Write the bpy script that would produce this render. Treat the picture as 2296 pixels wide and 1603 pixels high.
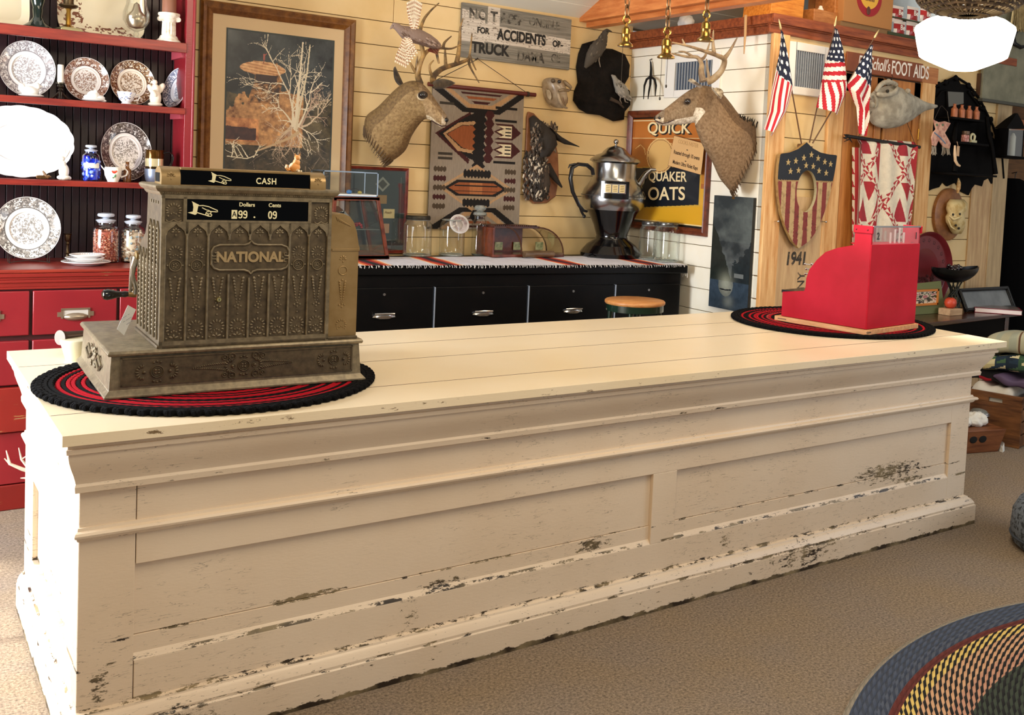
import bpy, bmesh, math, random
import numpy as np
from mathutils import Vector, Matrix, noise as mnoise
PI = math.pi
sc = bpy.context.scene
for o in list(bpy.data.objects): bpy.data.objects.remove(o)
COL = sc.collection
# ---------------------------------------------------------------- camera
CF, CX, CY = 2296.52, 1468.68, 534.49
_r = Vector((0.0758, -0.6559, 0.029))
_R = Matrix.Rotation(_r.length, 3, _r.normalized()) @ Matrix(((1,0,0),(0,0,-1),(0,1,0)))
CAM = Vector((-0.3685, -2.7222, 1.5451))
cd = bpy.data.cameras.new('camera'); cam = bpy.data.objects.new('camera', cd); COL.objects.link(cam)
cd.sensor_fit = 'HORIZONTAL'; cd.sensor_width = 36; cd.lens = CF/2296*36
cd.shift_x = (1148-CX)/2296; cd.shift_y = (CY-801.5)/2296
cd.clip_start = .05
m = Matrix((_R[0], -_R[1], -_R[2])).transposed().to_4x4(); m.translation = CAM
cam.matrix_world = m
sc.camera = cam
# ---------------------------------------------------------------- world, lights, exposure
sc.view_settings.view_transform = 'Standard'; sc.view_settings.look = 'None'
sc.view_settings.gamma = 1; sc.view_settings.exposure = 0.16
wd = bpy.data.worlds.new('world'); sc.world = wd; wd.use_nodes = True
bg = wd.node_tree.nodes['Background']; bg.inputs[0].default_value = (1, .97, .93, 1); bg.inputs[1].default_value = .30
def area(name, loc, target, sx, sy, power, col):
    l = bpy.data.lights.new(name, 'AREA'); l.shape = 'RECTANGLE'; l.size = sx; l.size_y = sy; l.energy = power; l.color = col
    o = bpy.data.objects.new(name, l); COL.objects.link(o); o.location = loc
    o.rotation_euler = (Vector(target)-Vector(loc)).to_track_quat('-Z', 'Y').to_euler(); return o
area('window_daylight', (-1.84, 1.2, 1.3), (1.5, .9, .7), 1.6, 1.7, 225, (.90, .95, 1))
area('door_daylight', (-2.3, -1.2, 1.3), (1, .3, .6), 1.0, 2.0, 30, (.9, .95, 1))
area('shopfront_daylight', (5.6, -2.6, 1.7), (3.4, .3, .6), 1.8, 1.6, 36, (.84, .91, 1))
area('unseen_overhead_light', (-.2, -1.9, 2.7), (.6, .1, .6), .6, .6, 17, (1, .84, .60))  # added warm fill for the counter's left front, stands for no known lamp
area('unseen_overhead_light', (1.6, -1.0, 2.9), (2.0, 1.6, .9), 1.0, 1.0, 34, (1, .82, .58))
area('unseen_overhead_light', (3.4, .9, 2.9), (4.0, 1.4, 1.2), .8, .8, 16, (1, .82, .58))
sl = bpy.data.lights.new('sun', 'SUN'); sl.energy = 5; sl.angle = .02; sl.color = (1, .97, .92)
so = bpy.data.objects.new('sun', sl); COL.objects.link(so); so.rotation_euler = Vector((1, -.22, -.92)).to_track_quat('-Z', 'Y').to_euler()
# ---------------------------------------------------------------- helpers
def at(px, py, ax, v):
    d = _R.transposed() @ Vector(((px-CX)/CF, (py-CY)/CF, 1)); i = 'xyz'.index(ax)
    return CAM + d*((v-CAM[i])/d[i])
def rl(T, px, py, ax, v):
    """photo point on the plane ax = v of a local frame T, in its own coordinates"""
    Ti = T.inverted(); o = Ti @ CAM; q = Ti @ at(px, py, 'y', 9) - o; i = 'xyz'.index(ax)
    return o+q*((v-o[i])/q[i])
def lin(c):
    if isinstance(c, str):
        c = [int(c[i:i+2], 16)/255 for i in (0, 2, 4)]
        return tuple(x/12.92 if x <= .04045 else ((x+.055)/1.055)**2.4 for x in c)
    return tuple(c[:3])
MATS = {}
class NT:
    def __init__(s, name):
        s.m = bpy.data.materials.new(name); s.m.use_nodes = True; s.t = s.m.node_tree; s.b = s.t.nodes['Principled BSDF']
    def n(s, typ, **k):
        q = s.t.nodes.new(typ)
        for a, v in k.items(): setattr(q, a, v)
        return q
    def l(s, a, b): s.t.links.new(a, b)
    def coord(s, scale=(1,1,1)):
        c = s.n('ShaderNodeTexCoord'); mp = s.n('ShaderNodeMapping'); mp.inputs['Scale'].default_value = scale
        s.l(c.outputs['Object'], mp.inputs[0]); return mp.outputs[0]
    def noise(s, scale, detail=4, vec=None, rough=.55):
        q = s.n('ShaderNodeTexNoise'); q.inputs['Scale'].default_value = scale; q.inputs['Detail'].default_value = detail; q.inputs['Roughness'].default_value = rough
        s.l(vec if vec else s.coord(), q.inputs['Vector']); return q.outputs['Fac']
    def ramp(s, fac, a, b, inter='LINEAR'):
        q = s.n('ShaderNodeValToRGB'); q.color_ramp.interpolation = inter
        q.color_ramp.elements[0].position = a[0]; q.color_ramp.elements[0].color = (*lin(a[1]), 1)
        q.color_ramp.elements[1].position = b[0]; q.color_ramp.elements[1].color = (*lin(b[1]), 1)
        s.l(fac, q.inputs[0]); return q.outputs[0]
    def mask(s, fac, lo, hi):
        q = s.n('ShaderNodeMapRange'); q.inputs[1].default_value = lo; q.inputs[2].default_value = hi; q.clamp = True
        s.l(fac, q.inputs[0]); return q.outputs[0]
    def mix(s, fac, a, b, mode='MIX'):
        q = s.n('ShaderNodeMix', data_type='RGBA', blend_type=mode)
        if isinstance(fac, float): q.inputs[0].default_value = fac
        else: s.l(fac, q.inputs[0])
        for i, v in ((6, a), (7, b)):
            if isinstance(v, (str, tuple)): q.inputs[i].default_value = (*lin(v), 1)
            else: s.l(v, q.inputs[i])
        return q.outputs[2]
    def math(s, op, a, b=None):
        q = s.n('ShaderNodeMath', operation=op)
        for i, v in ((0, a), (1, b)):
            if v is None: continue
            if isinstance(v, (int, float)): q.inputs[i].default_value = v
            else: s.l(v, q.inputs[i])
        return q.outputs[0]
    def bump(s, h, strength=.3, dist=.004):
        q = s.n('ShaderNodeBump'); q.inputs['Strength'].default_value = strength; q.inputs['Distance'].default_value = dist
        s.l(h, q.inputs['Height']); s.l(q.outputs[0], s.b.inputs['Normal'])
def M(name, col=None, rough=.5, metal=0, vary=None, bump=None, stretch=(1,1,1), attr=False, trans=0, coat=0, sheen=0, spec=None, emit=None, ior=None):
    if name in MATS: return MATS[name]
    k = NT(name); b = k.b
    b.inputs['Roughness'].default_value = rough; b.inputs['Metallic'].default_value = metal
    if spec is not None: b.inputs['Specular IOR Level'].default_value = spec
    if coat: b.inputs['Coat Weight'].default_value = coat; b.inputs['Coat Roughness'].default_value = .12
    if sheen: b.inputs['Sheen Weight'].default_value = sheen
    if trans: b.inputs['Transmission Weight'].default_value = trans
    if ior: b.inputs['IOR'].default_value = ior
    if emit: b.inputs['Emission Color'].default_value = (*lin(emit[0]), 1); b.inputs['Emission Strength'].default_value = emit[1]
    src = None
    if attr:
        a = k.n('ShaderNodeAttribute'); a.attribute_name = 'Col'; src = a.outputs['Color']
    if vary:   # (scale, second colour, low, high)
        f = k.mask(k.noise(vary[0], 5, k.coord(stretch)), vary[2] if len(vary) > 2 else .35, vary[3] if len(vary) > 3 else .7)
        src = k.mix(f, src if src else lin(col), vary[1], 'MULTIPLY' if attr else 'MIX')
    if src is not None: k.l(src, b.inputs['Base Color'])
    else: b.inputs['Base Color'].default_value = (*lin(col), 1)
    if bump: k.bump(k.noise(bump[0], 5, k.coord(stretch)), bump[1], bump[2] if len(bump) > 2 else .003)
    MATS[name] = k.m; return k.m
def paint(name, col, chip, cut=.66, scale=9, stretch=(1,1,1), rough=.45, crack=True, col2=None, low=None, edges=(), spots=()):
    """Old paint: hairline cracks along the grain, chips down to the wood; low = height of a worn foot;
    edges = heights of arrises where paint has come off; spots = worn places (x, z, rx, rz)."""
    if name in MATS: return MATS[name]
    k = NT(name); v = k.coord(stretch)
    base = k.mix(k.mask(k.noise(2.2, 3), .35, .7), col, col2 or col)
    n1 = k.noise(scale, 8, v, .7)
    f = k.mask(n1, cut, cut+.012)
    if crack:
        cr = k.noise(1.6, 3, k.coord((6, 6, 75)), .5)
        a = k.math('ABSOLUTE', k.math('SUBTRACT', cr, .5))
        line = k.mask(a, .0085, .003)
        line = k.math('MULTIPLY', k.math('MULTIPLY', line, k.mask(k.noise(2.6, 4), .47, .55)), k.mask(k.noise(17, 3, k.coord((1, 1, 3))), .50, .53))
        base = k.mix(k.math('MULTIPLY', line, .62), base, chip)
    c = k.n('ShaderNodeTexCoord'); sp = k.n('ShaderNodeSeparateXYZ'); k.l(c.outputs['Object'], sp.inputs[0])
    if low:
        h = k.math('ADD', sp.outputs[2], k.math('MULTIPLY', k.noise(14, 6, k.coord((1,1,2.5)), .7), -low*1.6))
        f = k.math('MAXIMUM', f, k.mask(h, -low*.28, -low*.36))
        n3 = k.noise(26, 8, v, .75); f = k.math('MAXIMUM', f, k.math('MULTIPLY', k.mask(n3, .62, .64), k.mask(sp.outputs[2], low*7, low*3)))
    ne = k.noise(22, 8, k.coord((.6, .6, 2)), .75)
    for z, wd_, th_ in edges:
        d = k.math('ABSOLUTE', k.math('SUBTRACT', sp.outputs[2], z))
        f = k.math('MAXIMUM', f, k.math('MULTIPLY', k.mask(d, wd_, wd_*.7), k.mask(ne, th_, th_+.015)))
    nf = k.noise(55, 8, k.coord((.5, .5, 1.3)), .8)
    for x, z, rx, rz, th_ in spots:
        dx_ = k.math('POWER', k.math('DIVIDE', k.math('SUBTRACT', sp.outputs[0], x), rx), 2)
        dz_ = k.math('POWER', k.math('DIVIDE', k.math('SUBTRACT', sp.outputs[2], z), rz), 2)
        q = k.mask(k.math('ADD', dx_, dz_), 1, .0)
        f = k.math('MAXIMUM', f, k.math('MULTIPLY', k.mask(q, .0, .02), k.mask(k.math('ADD', nf, k.math('MULTIPLY', q, .14)), th_, th_+.012)))if False else k.math('MAXIMUM', f, k.math('MULTIPLY', k.mask(q, .0, .02), k.mask(k.math('ADD', nf, k.math('MULTIPLY', q, .14)), th_, th_+.012)))
    out = k.mix(f, base, k.ramp(k.noise(30, 4), (.35, chip), (.65, '8a7a5c')) if not spots else k.ramp(k.noise(9, 4), (.42, chip), (.62, '8a7a5c')))
    k.l(out, k.b.inputs['Base Color']); k.b.inputs['Roughness'].default_value = rough
    k.bump(k.math('SUBTRACT', k.noise(60, 4, k.coord((1,1,4))), k.math('MULTIPLY', f, 1.5)), .18, .002)
    MATS[name] = k.m; return k.m
def wood(name, a, b, rough=.45, grain=(2, 2, 30), knots=True, sc_=3., coat=0):
    if name in MATS: return MATS[name]
    k = NT(name); v = k.coord(grain)
    f = k.noise(sc_, 8, v, .62)
    c = k.ramp(f, (.34, a), (.68, b))
    if knots:
        vo = k.n('ShaderNodeTexVoronoi'); vo.inputs['Scale'].default_value = 1.0
        k.l(k.coord(tuple(6 if q == max(grain) else 2.2 for q in grain)), vo.inputs['Vector'])
        c = k.mix(k.mask(vo.outputs['Distance'], .085, .03), c, '5a3418')
    k.l(c, k.b.inputs['Base Color']); k.b.inputs['Roughness'].default_value = rough
    if coat: k.b.inputs['Coat Weight'].default_value = coat
    k.bump(f, .15, .002); MATS[name] = k.m; return k.m
def glass(name='clear_glass', col=(.95,.965,.945), rough=.02, tint=None):
    """Thin glass: mostly see-through with a mirror sheen, cheap to render."""
    if name in MATS: return MATS[name]
    k = NT(name); t = k.t; out = t.nodes['Material Output']
    tr = k.n('ShaderNodeBsdfTransparent'); tr.inputs[0].default_value = (*col, 1)
    gl = k.n('ShaderNodeBsdfGlossy'); gl.inputs['Roughness'].default_value = rough
    fr = k.n('ShaderNodeLayerWeight'); fr.inputs[0].default_value = .5
    mx = k.n('ShaderNodeMixShader'); k.l(k.math('ADD', k.math('MULTIPLY', k.math('POWER', fr.outputs['Facing'], 2.0), .85), .05), mx.inputs[0])
    k.l(tr.outputs[0], mx.inputs[1]); k.l(gl.outputs[0], mx.inputs[2]); k.l(mx.outputs[0], out.inputs[0])
    MATS[name] = k.m; return k.m

WM = {}
def wm(o): return WM.get(o.name, Matrix())
class MB:
    def __init__(s, T=None):
        s.v = []; s.f = []; s.c = []; s.T = T or Matrix(); s.anyc = False
    def add(s, vs, fs, col=None, M4=None):
        T = s.T @ M4 if M4 is not None else s.T
        n = len(s.v); s.v += [T @ Vector(p) for p in vs]; s.f += [tuple(n+i for i in f) for f in fs]
        if col is not None: s.anyc = True
        if isinstance(col, list): s.c += col
        else: s.c += [lin(col) if col is not None else (1, 1, 1)]*len(fs)
        return s
    def box(s, c, d, col=None, R=None, taper=None):
        h = [x/2 for x in d]; vs = []
        for z in (-1, 1):
            k = taper if (taper and z > 0) else 1
            for x, y in ((-1,-1),(1,-1),(1,1),(-1,1)): vs.append((x*h[0]*k, y*h[1]*k, z*h[2]))
        X = Matrix.Translation(c) @ (R.to_4x4() if R is not None else Matrix())
        return s.add(vs, [(3,2,1,0),(4,5,6,7),(0,1,5,4),(1,2,6,5),(2,3,7,6),(3,0,4,7)], col, X)
    def bb(s, a, b, col=None): return s.box([(a[i]+b[i])/2 for i in range(3)], [abs(b[i]-a[i]) for i in range(3)], col)
    def prism(s, poly, h0, h1, col=None, X=None):
        """polygon in local xy, extruded along local z"""
        ar = sum(poly[i][0]*poly[(i+1) % len(poly)][1]-poly[(i+1) % len(poly)][0]*poly[i][1] for i in range(len(poly)))
        if ar < 0: poly = poly[::-1]
        n = len(poly); vs = [(p[0], p[1], h0) for p in poly]+[(p[0], p[1], h1) for p in poly]
        fs = [tuple(range(n-1, -1, -1)), tuple(range(n, 2*n))]+[(i, (i+1) % n, n+(i+1) % n, n+i) for i in range(n)]
        return s.add(vs, fs, col, X)
    def lathe(s, prof, n=24, c=(0,0,0), col=None, X=None, a0=0, a1=2*PI, sy=1):
        full = abs(a1-a0-2*PI) < 1e-4; m = n if full else n+1; vs = []; fs = []
        for r, z in prof:
            for i in range(m):
                a = a0+(a1-a0)*i/n; vs.append((c[0]+r*math.cos(a), c[1]+r*math.sin(a)*sy, c[2]+z))
        for j in range(len(prof)-1):
            for i in range(n):
                k = (i+1) % m; fs.append((j*m+i, j*m+k, (j+1)*m+k, (j+1)*m+i))
        if full:
            if prof[0][0] > 1e-5: fs.append(tuple(range(m-1, -1, -1)))
            if prof[-1][0] > 1e-5: fs.append(tuple((len(prof)-1)*m+i for i in range(m)))
        return s.add(vs, fs, col, X)
    def loft(s, rings, col=None, cap=True, closed=True, X=None):
        n = len(rings[0]); vs = [p for r in rings for p in r]; fs = []
        for j in range(len(rings)-1):
            for i in range(n if closed else n-1):
                k = (i+1) % n; fs.append((j*n+i, j*n+k, (j+1)*n+k, (j+1)*n+i))
        if cap: fs += [tuple(range(n-1, -1, -1)), tuple((len(rings)-1)*n+i for i in range(n))]
        return s.add(vs, fs, col, X)
    def tube(s, pts, r, n=8, col=None, closed=False, cap=True, flat=1, up=(0,0,1)):
        pts = [Vector(p) for p in pts]; N = len(pts); rings = []
        R = r if isinstance(r, (list, tuple)) else [r]*N
        up = Vector(up); prev = None
        for i, p in enumerate(pts):
            if closed: t = pts[(i+1) % N]-pts[i-1]
            else: t = pts[min(i+1, N-1)]-pts[max(i-1, 0)]
            t = t.normalized() if t.length > 1e-9 else Vector((0,0,1))
            if prev is None:
                a = up.cross(t)
                if a.length < 1e-3: a = Vector((1,0,0)).cross(t)
            else: a = prev-t*prev.dot(t)
            a.normalize(); prev = a; b = t.cross(a)
            rings.append([p+a*R[i]*math.cos(2*PI*k/n)+b*R[i]*flat*math.sin(2*PI*k/n) for k in range(n)])
        if closed: rings.append(rings[0]); cap = False
        return s.loft(rings, col, cap)
    def ball(s, c, r, n=12, m=8, col=None, R=None):
        if not isinstance(r, (tuple, list)): r = (r, r, r)
        prof = [(math.sin(PI*j/m), -math.cos(PI*j/m)) for j in range(m+1)]; prof[0] = (0, -1); prof[-1] = (0, 1)
        X = Matrix.Translation(c) @ (R.to_4x4() if R is not None else Matrix()) @ Matrix.Diagonal((*r, 1))
        return s.lathe(prof, n, (0,0,0), col, X)
    def cyl(s, a, b, r0, r1=None, n=16, col=None): return s.tube([a, b], [r0, r0 if r1 is None else r1], n, col)
    def grid(s, fn, nu, nv, colfn=None, X=None):
        vs = [fn(i/nu, j/nv) for j in range(nv+1) for i in range(nu+1)]; w = nu+1
        fs = [(j*w+i, j*w+i+1, (j+1)*w+i+1, (j+1)*w+i) for j in range(nv) for i in range(nu)]
        col = [colfn(i, j) for j in range(nv) for i in range(nu)] if colfn else None
        return s.add(vs, fs, col, X)
    def make(s, name, mat, smooth=40):
        me = bpy.data.meshes.new(name); me.from_pydata([tuple(p) for p in s.v], [], s.f)
        if s.anyc:
            a = me.color_attributes.new('Col', 'FLOAT_COLOR', 'CORNER'); arr = []
            for f, c in zip(s.f, s.c): arr += [c[0], c[1], c[2], 1]*len(f)
            a.data.foreach_set('color', arr)
        if mat: me.materials.append(mat)
        b = bmesh.new(); b.from_mesh(me); bmesh.ops.remove_doubles(b, verts=b.verts, dist=1e-6)
        bmesh.ops.recalc_face_normals(b, faces=b.faces)
        if smooth:
            th = math.radians(smooth)
            for f in b.faces: f.smooth = True
            for e in b.edges:
                if len(e.link_faces) != 2 or e.calc_face_angle(0) > th: e.smooth = False
        b.to_mesh(me); b.free(); return me
def fin(o, bevel=0, sub=0, disp=None, solid=0):
    if solid: q = o.modifiers.new('solid', 'SOLIDIFY'); q.thickness = solid; q.offset = 0
    if bevel: q = o.modifiers.new('bevel', 'BEVEL'); q.width = bevel; q.segments = 2; q.limit_method = 'ANGLE'; q.angle_limit = .6
    if sub: q = o.modifiers.new('sub', 'SUBSURF'); q.levels = sub; q.render_levels = sub
    if disp:
        t = bpy.data.textures.new('clouds', 'CLOUDS'); t.noise_scale = disp[0]
        q = o.modifiers.new('disp', 'DISPLACE'); q.texture = t; q.strength = disp[1]; q.mid_level = .5
def tag(o, label=None, cat=None, group=None, kind=None):
    if label: o['label'] = label
    if cat: o['category'] = cat
    if group: o['group'] = group
    if kind: o['kind'] = kind
    return o
def thing(name, label, cat, loc=(0,0,0), rz=0, group=None):
    o = bpy.data.objects.new(name, None); COL.objects.link(o); o.empty_display_size = .05
    o.location = loc; o.rotation_euler = (0, 0, rz)
    WM[o.name] = Matrix.Translation(loc) @ Matrix.Rotation(rz, 4, 'Z')
    return tag(o, label, cat, group)
def part(mb, name, mat, parent, bevel=0, smooth=40, label=None, **k):
    o = bpy.data.objects.new(name, mb.make(name, mat, smooth)); COL.objects.link(o); o.parent = parent
    WM[o.name] = wm(parent); fin(o, bevel, **k)
    return tag(o, label) if label else o
def single(mb, name, mat, label, cat, group=None, bevel=0, smooth=40, **k):
    """a thing that is one mesh, built in world coordinates; origin moved to its base"""
    o = bpy.data.objects.new(name, mb.make(name, mat, smooth)); COL.objects.link(o)
    co = [v.co.copy() for v in o.data.vertices]; c = sum(co, Vector())/len(co); c.z = min(v.z for v in co)
    o.data.transform(Matrix.Translation(-c)); o.location = c; WM[o.name] = Matrix.Translation(c)
    fin(o, bevel, **k); return tag(o, label, cat, group)
def struct(mb, name, mat, bevel=0, smooth=40):
    o = bpy.data.objects.new(name, mb.make(name, mat, smooth)); COL.objects.link(o); fin(o, bevel); o['kind'] = 'structure'; return o
def inv(o): return wm(o).inverted()        # build in world coordinates under a placed thing
def MW(o): return MB(inv(o))
def copy_tree(o, parent=None):
    c = o.copy(); COL.objects.link(c)
    if parent: c.parent = parent
    for ch in [q for q in bpy.data.objects if q.parent == o]: copy_tree(ch, c)
    return c
# walls: local (u, v, w) = along, up, out of the wall
YB, XW, YX = 2.95, 3.735, 1.58
def frame(o, u, v, w): return Matrix(((u[0], v[0], w[0], o[0]), (u[1], v[1], w[1], o[1]), (u[2], v[2], w[2], o[2]), (0,0,0,1)))
FB = frame((0, YB, 0), (1,0,0), (0,0,1), (0,-1,0))
FP = frame((XW, 0, 0), (0,-1,0), (0,0,1), (-1,0,0))
FX = frame((0, YX, 0), (1,0,0), (0,0,1), (0,-1,0))
def ub(px, py, w=0): p = at(px, py, 'y', YB-w); return (p.x, p.z)
def up_(px, py, w=0): p = at(px, py, 'x', XW-w); return (-p.y, p.z)
def ux(px, py, w=0): p = at(px, py, 'y', YX-w); return (p.x, p.z)
def yplane(px, py, y): p = at(px, py, 'y', y); return (p.x, p.z)
def FY(y): return frame((0, y, 0), (1,0,0), (0,0,1), (0,-1,0))
def text(body, name, mat, parent, X, size, depth=.001, bold=0, width=1, shear=0, align='CENTER', space=1):
    """lettering as a mesh; X places local xy (z out)"""
    c = bpy.data.curves.new('lettering', 'FONT'); c.body = body; c.size = size; c.extrude = depth/2; c.offset = bold; c.shear = shear
    c.align_x = align; c.align_y = 'CENTER'; c.space_character = space
    t = bpy.data.objects.new('tmp', c); COL.objects.link(t)
    me = bpy.data.meshes.new_from_object(t.evaluated_get(bpy.context.evaluated_depsgraph_get())); bpy.data.objects.remove(t)
    me.transform(inv(parent) @ X @ Matrix.Diagonal((width, 1, 1, 1)) if parent else X @ Matrix.Diagonal((width, 1, 1, 1)))
    me.materials.clear(); me.materials.append(mat)
    o = bpy.data.objects.new(name, me); COL.objects.link(o); o.parent = parent; WM[o.name] = wm(parent); return o
def warp_text(o, P, fn):
    """bend lettering vertices through fn in world space"""
    T = wm(P); Ti = T.inverted()
    for v in o.data.vertices: v.co = Ti @ fn(T @ v.co)
class Canvas:
    """colours of a woven, printed or painted surface, laid out as cells"""
    def __init__(s, w, h, bg):
        s.w, s.h = w, h; s.a = np.zeros((h, w, 3)); s.a[:] = lin(bg)
        s.X, s.Y = np.meshgrid((np.arange(w)+.5)/w, (np.arange(h)+.5)/h); s.ar = h/w
    def poly(s, pts, col):
        ins = np.zeros(s.X.shape, bool); n = len(pts)
        for i in range(n):
            x0, y0 = pts[i]; x1, y1 = pts[(i+1) % n]
            if y0 == y1: continue
            c = ((s.Y >= y0) != (s.Y >= y1)) & (s.X < (x1-x0)*(s.Y-y0)/(y1-y0)+x0); ins ^= c
        s.a[ins] = lin(col)
    def rect(s, x0, y0, x1, y1, col): s.a[(s.X >= x0) & (s.X < x1) & (s.Y >= y0) & (s.Y < y1)] = lin(col)
    def ell(s, cx, cy, rx, ry, col, r0=0):
        d = ((s.X-cx)/rx)**2+((s.Y-cy)/ry)**2; s.a[(d <= 1) & (d >= r0)] = lin(col)
    def line(s, pts, wd, col, w1=None):
        for i in range(len(pts)-1):
            (x0, y0), (x1, y1) = pts[i], pts[i+1]; dx, dy = x1-x0, (y1-y0)*s.ar; L = dx*dx+dy*dy+1e-12
            t = np.clip(((s.X-x0)*dx+(s.Y-y0)*s.ar*dy)/L, 0, 1); d = np.hypot(s.X-x0-t*dx, (s.Y-y0)*s.ar-t*dy)
            wv = wd if w1 is None else wd+(w1-wd)*(i+t)/(len(pts)-1)
            s.a[d < wv/2] = lin(col)
    def mesh(s, mb, fn, X=None): mb.grid(fn, s.w, s.h, lambda i, j: tuple(s.a[j, i]), X)
def fbm(X, Y, sc_, seed, oct_=4):
    """value noise on numpy arrays"""
    out = np.zeros_like(X); amp = 1; tot = 0; rng = np.random.default_rng(seed)
    for o in range(oct_):
        T = rng.random((64, 64)); x = X*sc_; y = Y*sc_; xi = np.floor(x).astype(int); yi = np.floor(y).astype(int); fx = x-xi; fy = y-yi
        fx = fx*fx*(3-2*fx); fy = fy*fy*(3-2*fy); xi %= 64; yi %= 64; x2 = (xi+1) % 64; y2 = (yi+1) % 64
        out += amp*((T[yi, xi]*(1-fx)+T[yi, x2]*fx)*(1-fy)+(T[y2, xi]*(1-fx)+T[y2, x2]*fx)*fy); tot += amp; amp *= .55; sc_ *= 2.1
    return out/tot
# ================================================================ room
k = NT('carpet'); n1 = k.noise(110, 7, None, .8); n2 = k.noise(3, 4)
c = k.mix(k.mask(n2, .35, .7), k.ramp(n1, (.36, '51473f'), (.64, 'ab9986')), k.ramp(n1, (.36, '574938'), (.64, 'b09a7e')))
k.l(c, k.b.inputs['Base Color']); k.b.inputs['Roughness'].default_value = 1; k.bump(n1, .6, .006); MATS['carpet'] = k.m
struct(MB().bb((-3, -3.6, -.06), (10.5, 6.2, 0)), 'floor', MATS['carpet'])
wallm = M('plank_paint', 'e6ca96', .55, vary=(3, 'dcbb80'), bump=(40, .12, .002))
kk = M('wall_gap', '6b5230', .9)
ZC = 2.53
def plank_wall(name, F, u0, u1, v0, v1, th, seams, mat, vs=()):
    """horizontal tongue-and-groove boards with dark seams between them; vs = vertical butt joints (u, row)"""
    m = MB(F); ss = [v0]+[q for q in sorted(seams) if v0 < q < v1]+[v1]
    for i in range(len(ss)-1):
        cuts = [u0]+[q for q, r in vs if ss[i] < r < ss[i+1]]+[u1]
        for a, b in zip(cuts[:-1], cuts[1:]):
            m.bb((a+(.0015 if a != u0 else 0), ss[i]+.002, -.012), (b-(.0015 if b != u1 else 0), ss[i+1]-.002, 0))
    o = struct(m, name, mat, bevel=.0015, smooth=0)
    g = MB(F).bb((u0, v0, -th), (u1, v1, -.0125)); q = bpy.data.objects.new('board_gaps', g.make('board_gaps', kk, 0)); COL.objects.link(q); q.parent = o
    return o
# seam heights on each wall follow the photograph
sb = [ub(960, 18+0*1)[1]]
bs = .1375
z0 = ub(1180, 191.6)[1]
seams_b = [z0+bs*i for i in range(-20, 12)]
plank_wall('wall_back', FB, -3, XW, 0, ZC+.02, .09, seams_b, wallm, [(ub(883, 20)[0], ub(883, 25)[1]), (ub(1170, 300)[0], ub(1170, 300)[1])])
z1 = up_(1614, 208)[1]
wallw = M('plank_paint_white', 'faf5e6', .5, vary=(3, 'f3ead2'), bump=(40, .12, .002))
plank_wall('wall_partition', FP, -YB, -YX, 0, 2.5, .05, [z1+.134*i for i in range(-20, 8)], wallw)
z2 = ux(1790, 311)[1]
plank_wall('wall_front', FX, XW, 6.06, 0, 2.44, .05, [z2+.148*i for i in range(-20, 8)], wallm)
# the rest of the shell: left wall with its window, far wall behind the doorway, ceiling
m = MB(); x = -1.9
m.bb((x-.12, -3.6, 0), (x, 0.55, 6)); m.bb((x-.12, .55, 0), (x, 2.15, .62)); m.bb((x-.12, .55, 2.3), (x, 2.15, 6)); m.bb((x-.12, 2.15, 0), (x, YB+.1, 6))
struct(m, 'wall_left', wallm)
m = MB()
for a, b in (((x-.06, .55, .62), (x-.02, .62, 2.3)), ((x-.06, 2.08, .62), (x-.02, 2.15, 2.3)), ((x-.06, .55, .62), (x-.02, 2.15, .69)), ((x-.06, .55, 2.23), (x-.02, 2.15, 2.3)), ((x-.05, 1.33, .62), (x-.03, 1.37, 2.3)), ((x-.05, .55, 1.44), (x-.03, 2.15, 1.48))): m.bb(a, b)
struct(m, 'window_1', M('white_trim', 'e9e4d8', .4))
ceil = paint('ceiling_paint', 'e6e3d6', 'b9b39c', cut=.74, scale=14, crack=False)
m = MB()
for i in range(12):
    y0 = YB+.02-i*.16; zz = ZC+i*.16*.42
    m.loft([[(-3, y0, zz+.002), (4.6, y0, zz+.002), (4.6, y0-.157, zz+.067), (-3, y0-.157, zz+.067)], [(-3, y0, zz+.02), (4.6, y0, zz+.02), (4.6, y0-.157, zz+.085), (-3, y0-.157, zz+.085)]])
struct(m, 'ceiling', ceil, smooth=0)
# loft behind the fascia: dark sloping boards, deck
dk = M('loft_paint', '5f6360', .8, vary=(4, '7d8280'))
m = MB(); m.bb((XW-.02, YX, 2.44), (8.5, YB+2.5, 2.47)); struct(m, 'trim_1', M('loft_deck', '8a6a44', .8))
m = MB(); m.bb((XW-.35, YB+.02, ZC), (9.5, YB+.1, 4.2)); m.bb((3.2, 2.9, 3.3), (9.5, 3.0, 4.2)); struct(m, 'wall_loft', dk)
ced = wood('cedar', '6b2f16', 'a2562c', .5, (3, 3, 22), False, 4)
cedx = wood('cedar_x', '6b2f16', 'a2562c', .5, (3, 30, 30), False, 1.6)
pine_z = wood('pine_upright', 'c98c4a', 'edc388', .5, (22, 22, 2.2), True, 1.8)
pine_x = wood('pine_level', 'c98c4a', 'edc388', .5, (2, 22, 22), False, 1.8)
orange = wood('orange_fir', 'b9642c', 'd98a4c', .45, (3, 3, 20), False, 2)
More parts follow.
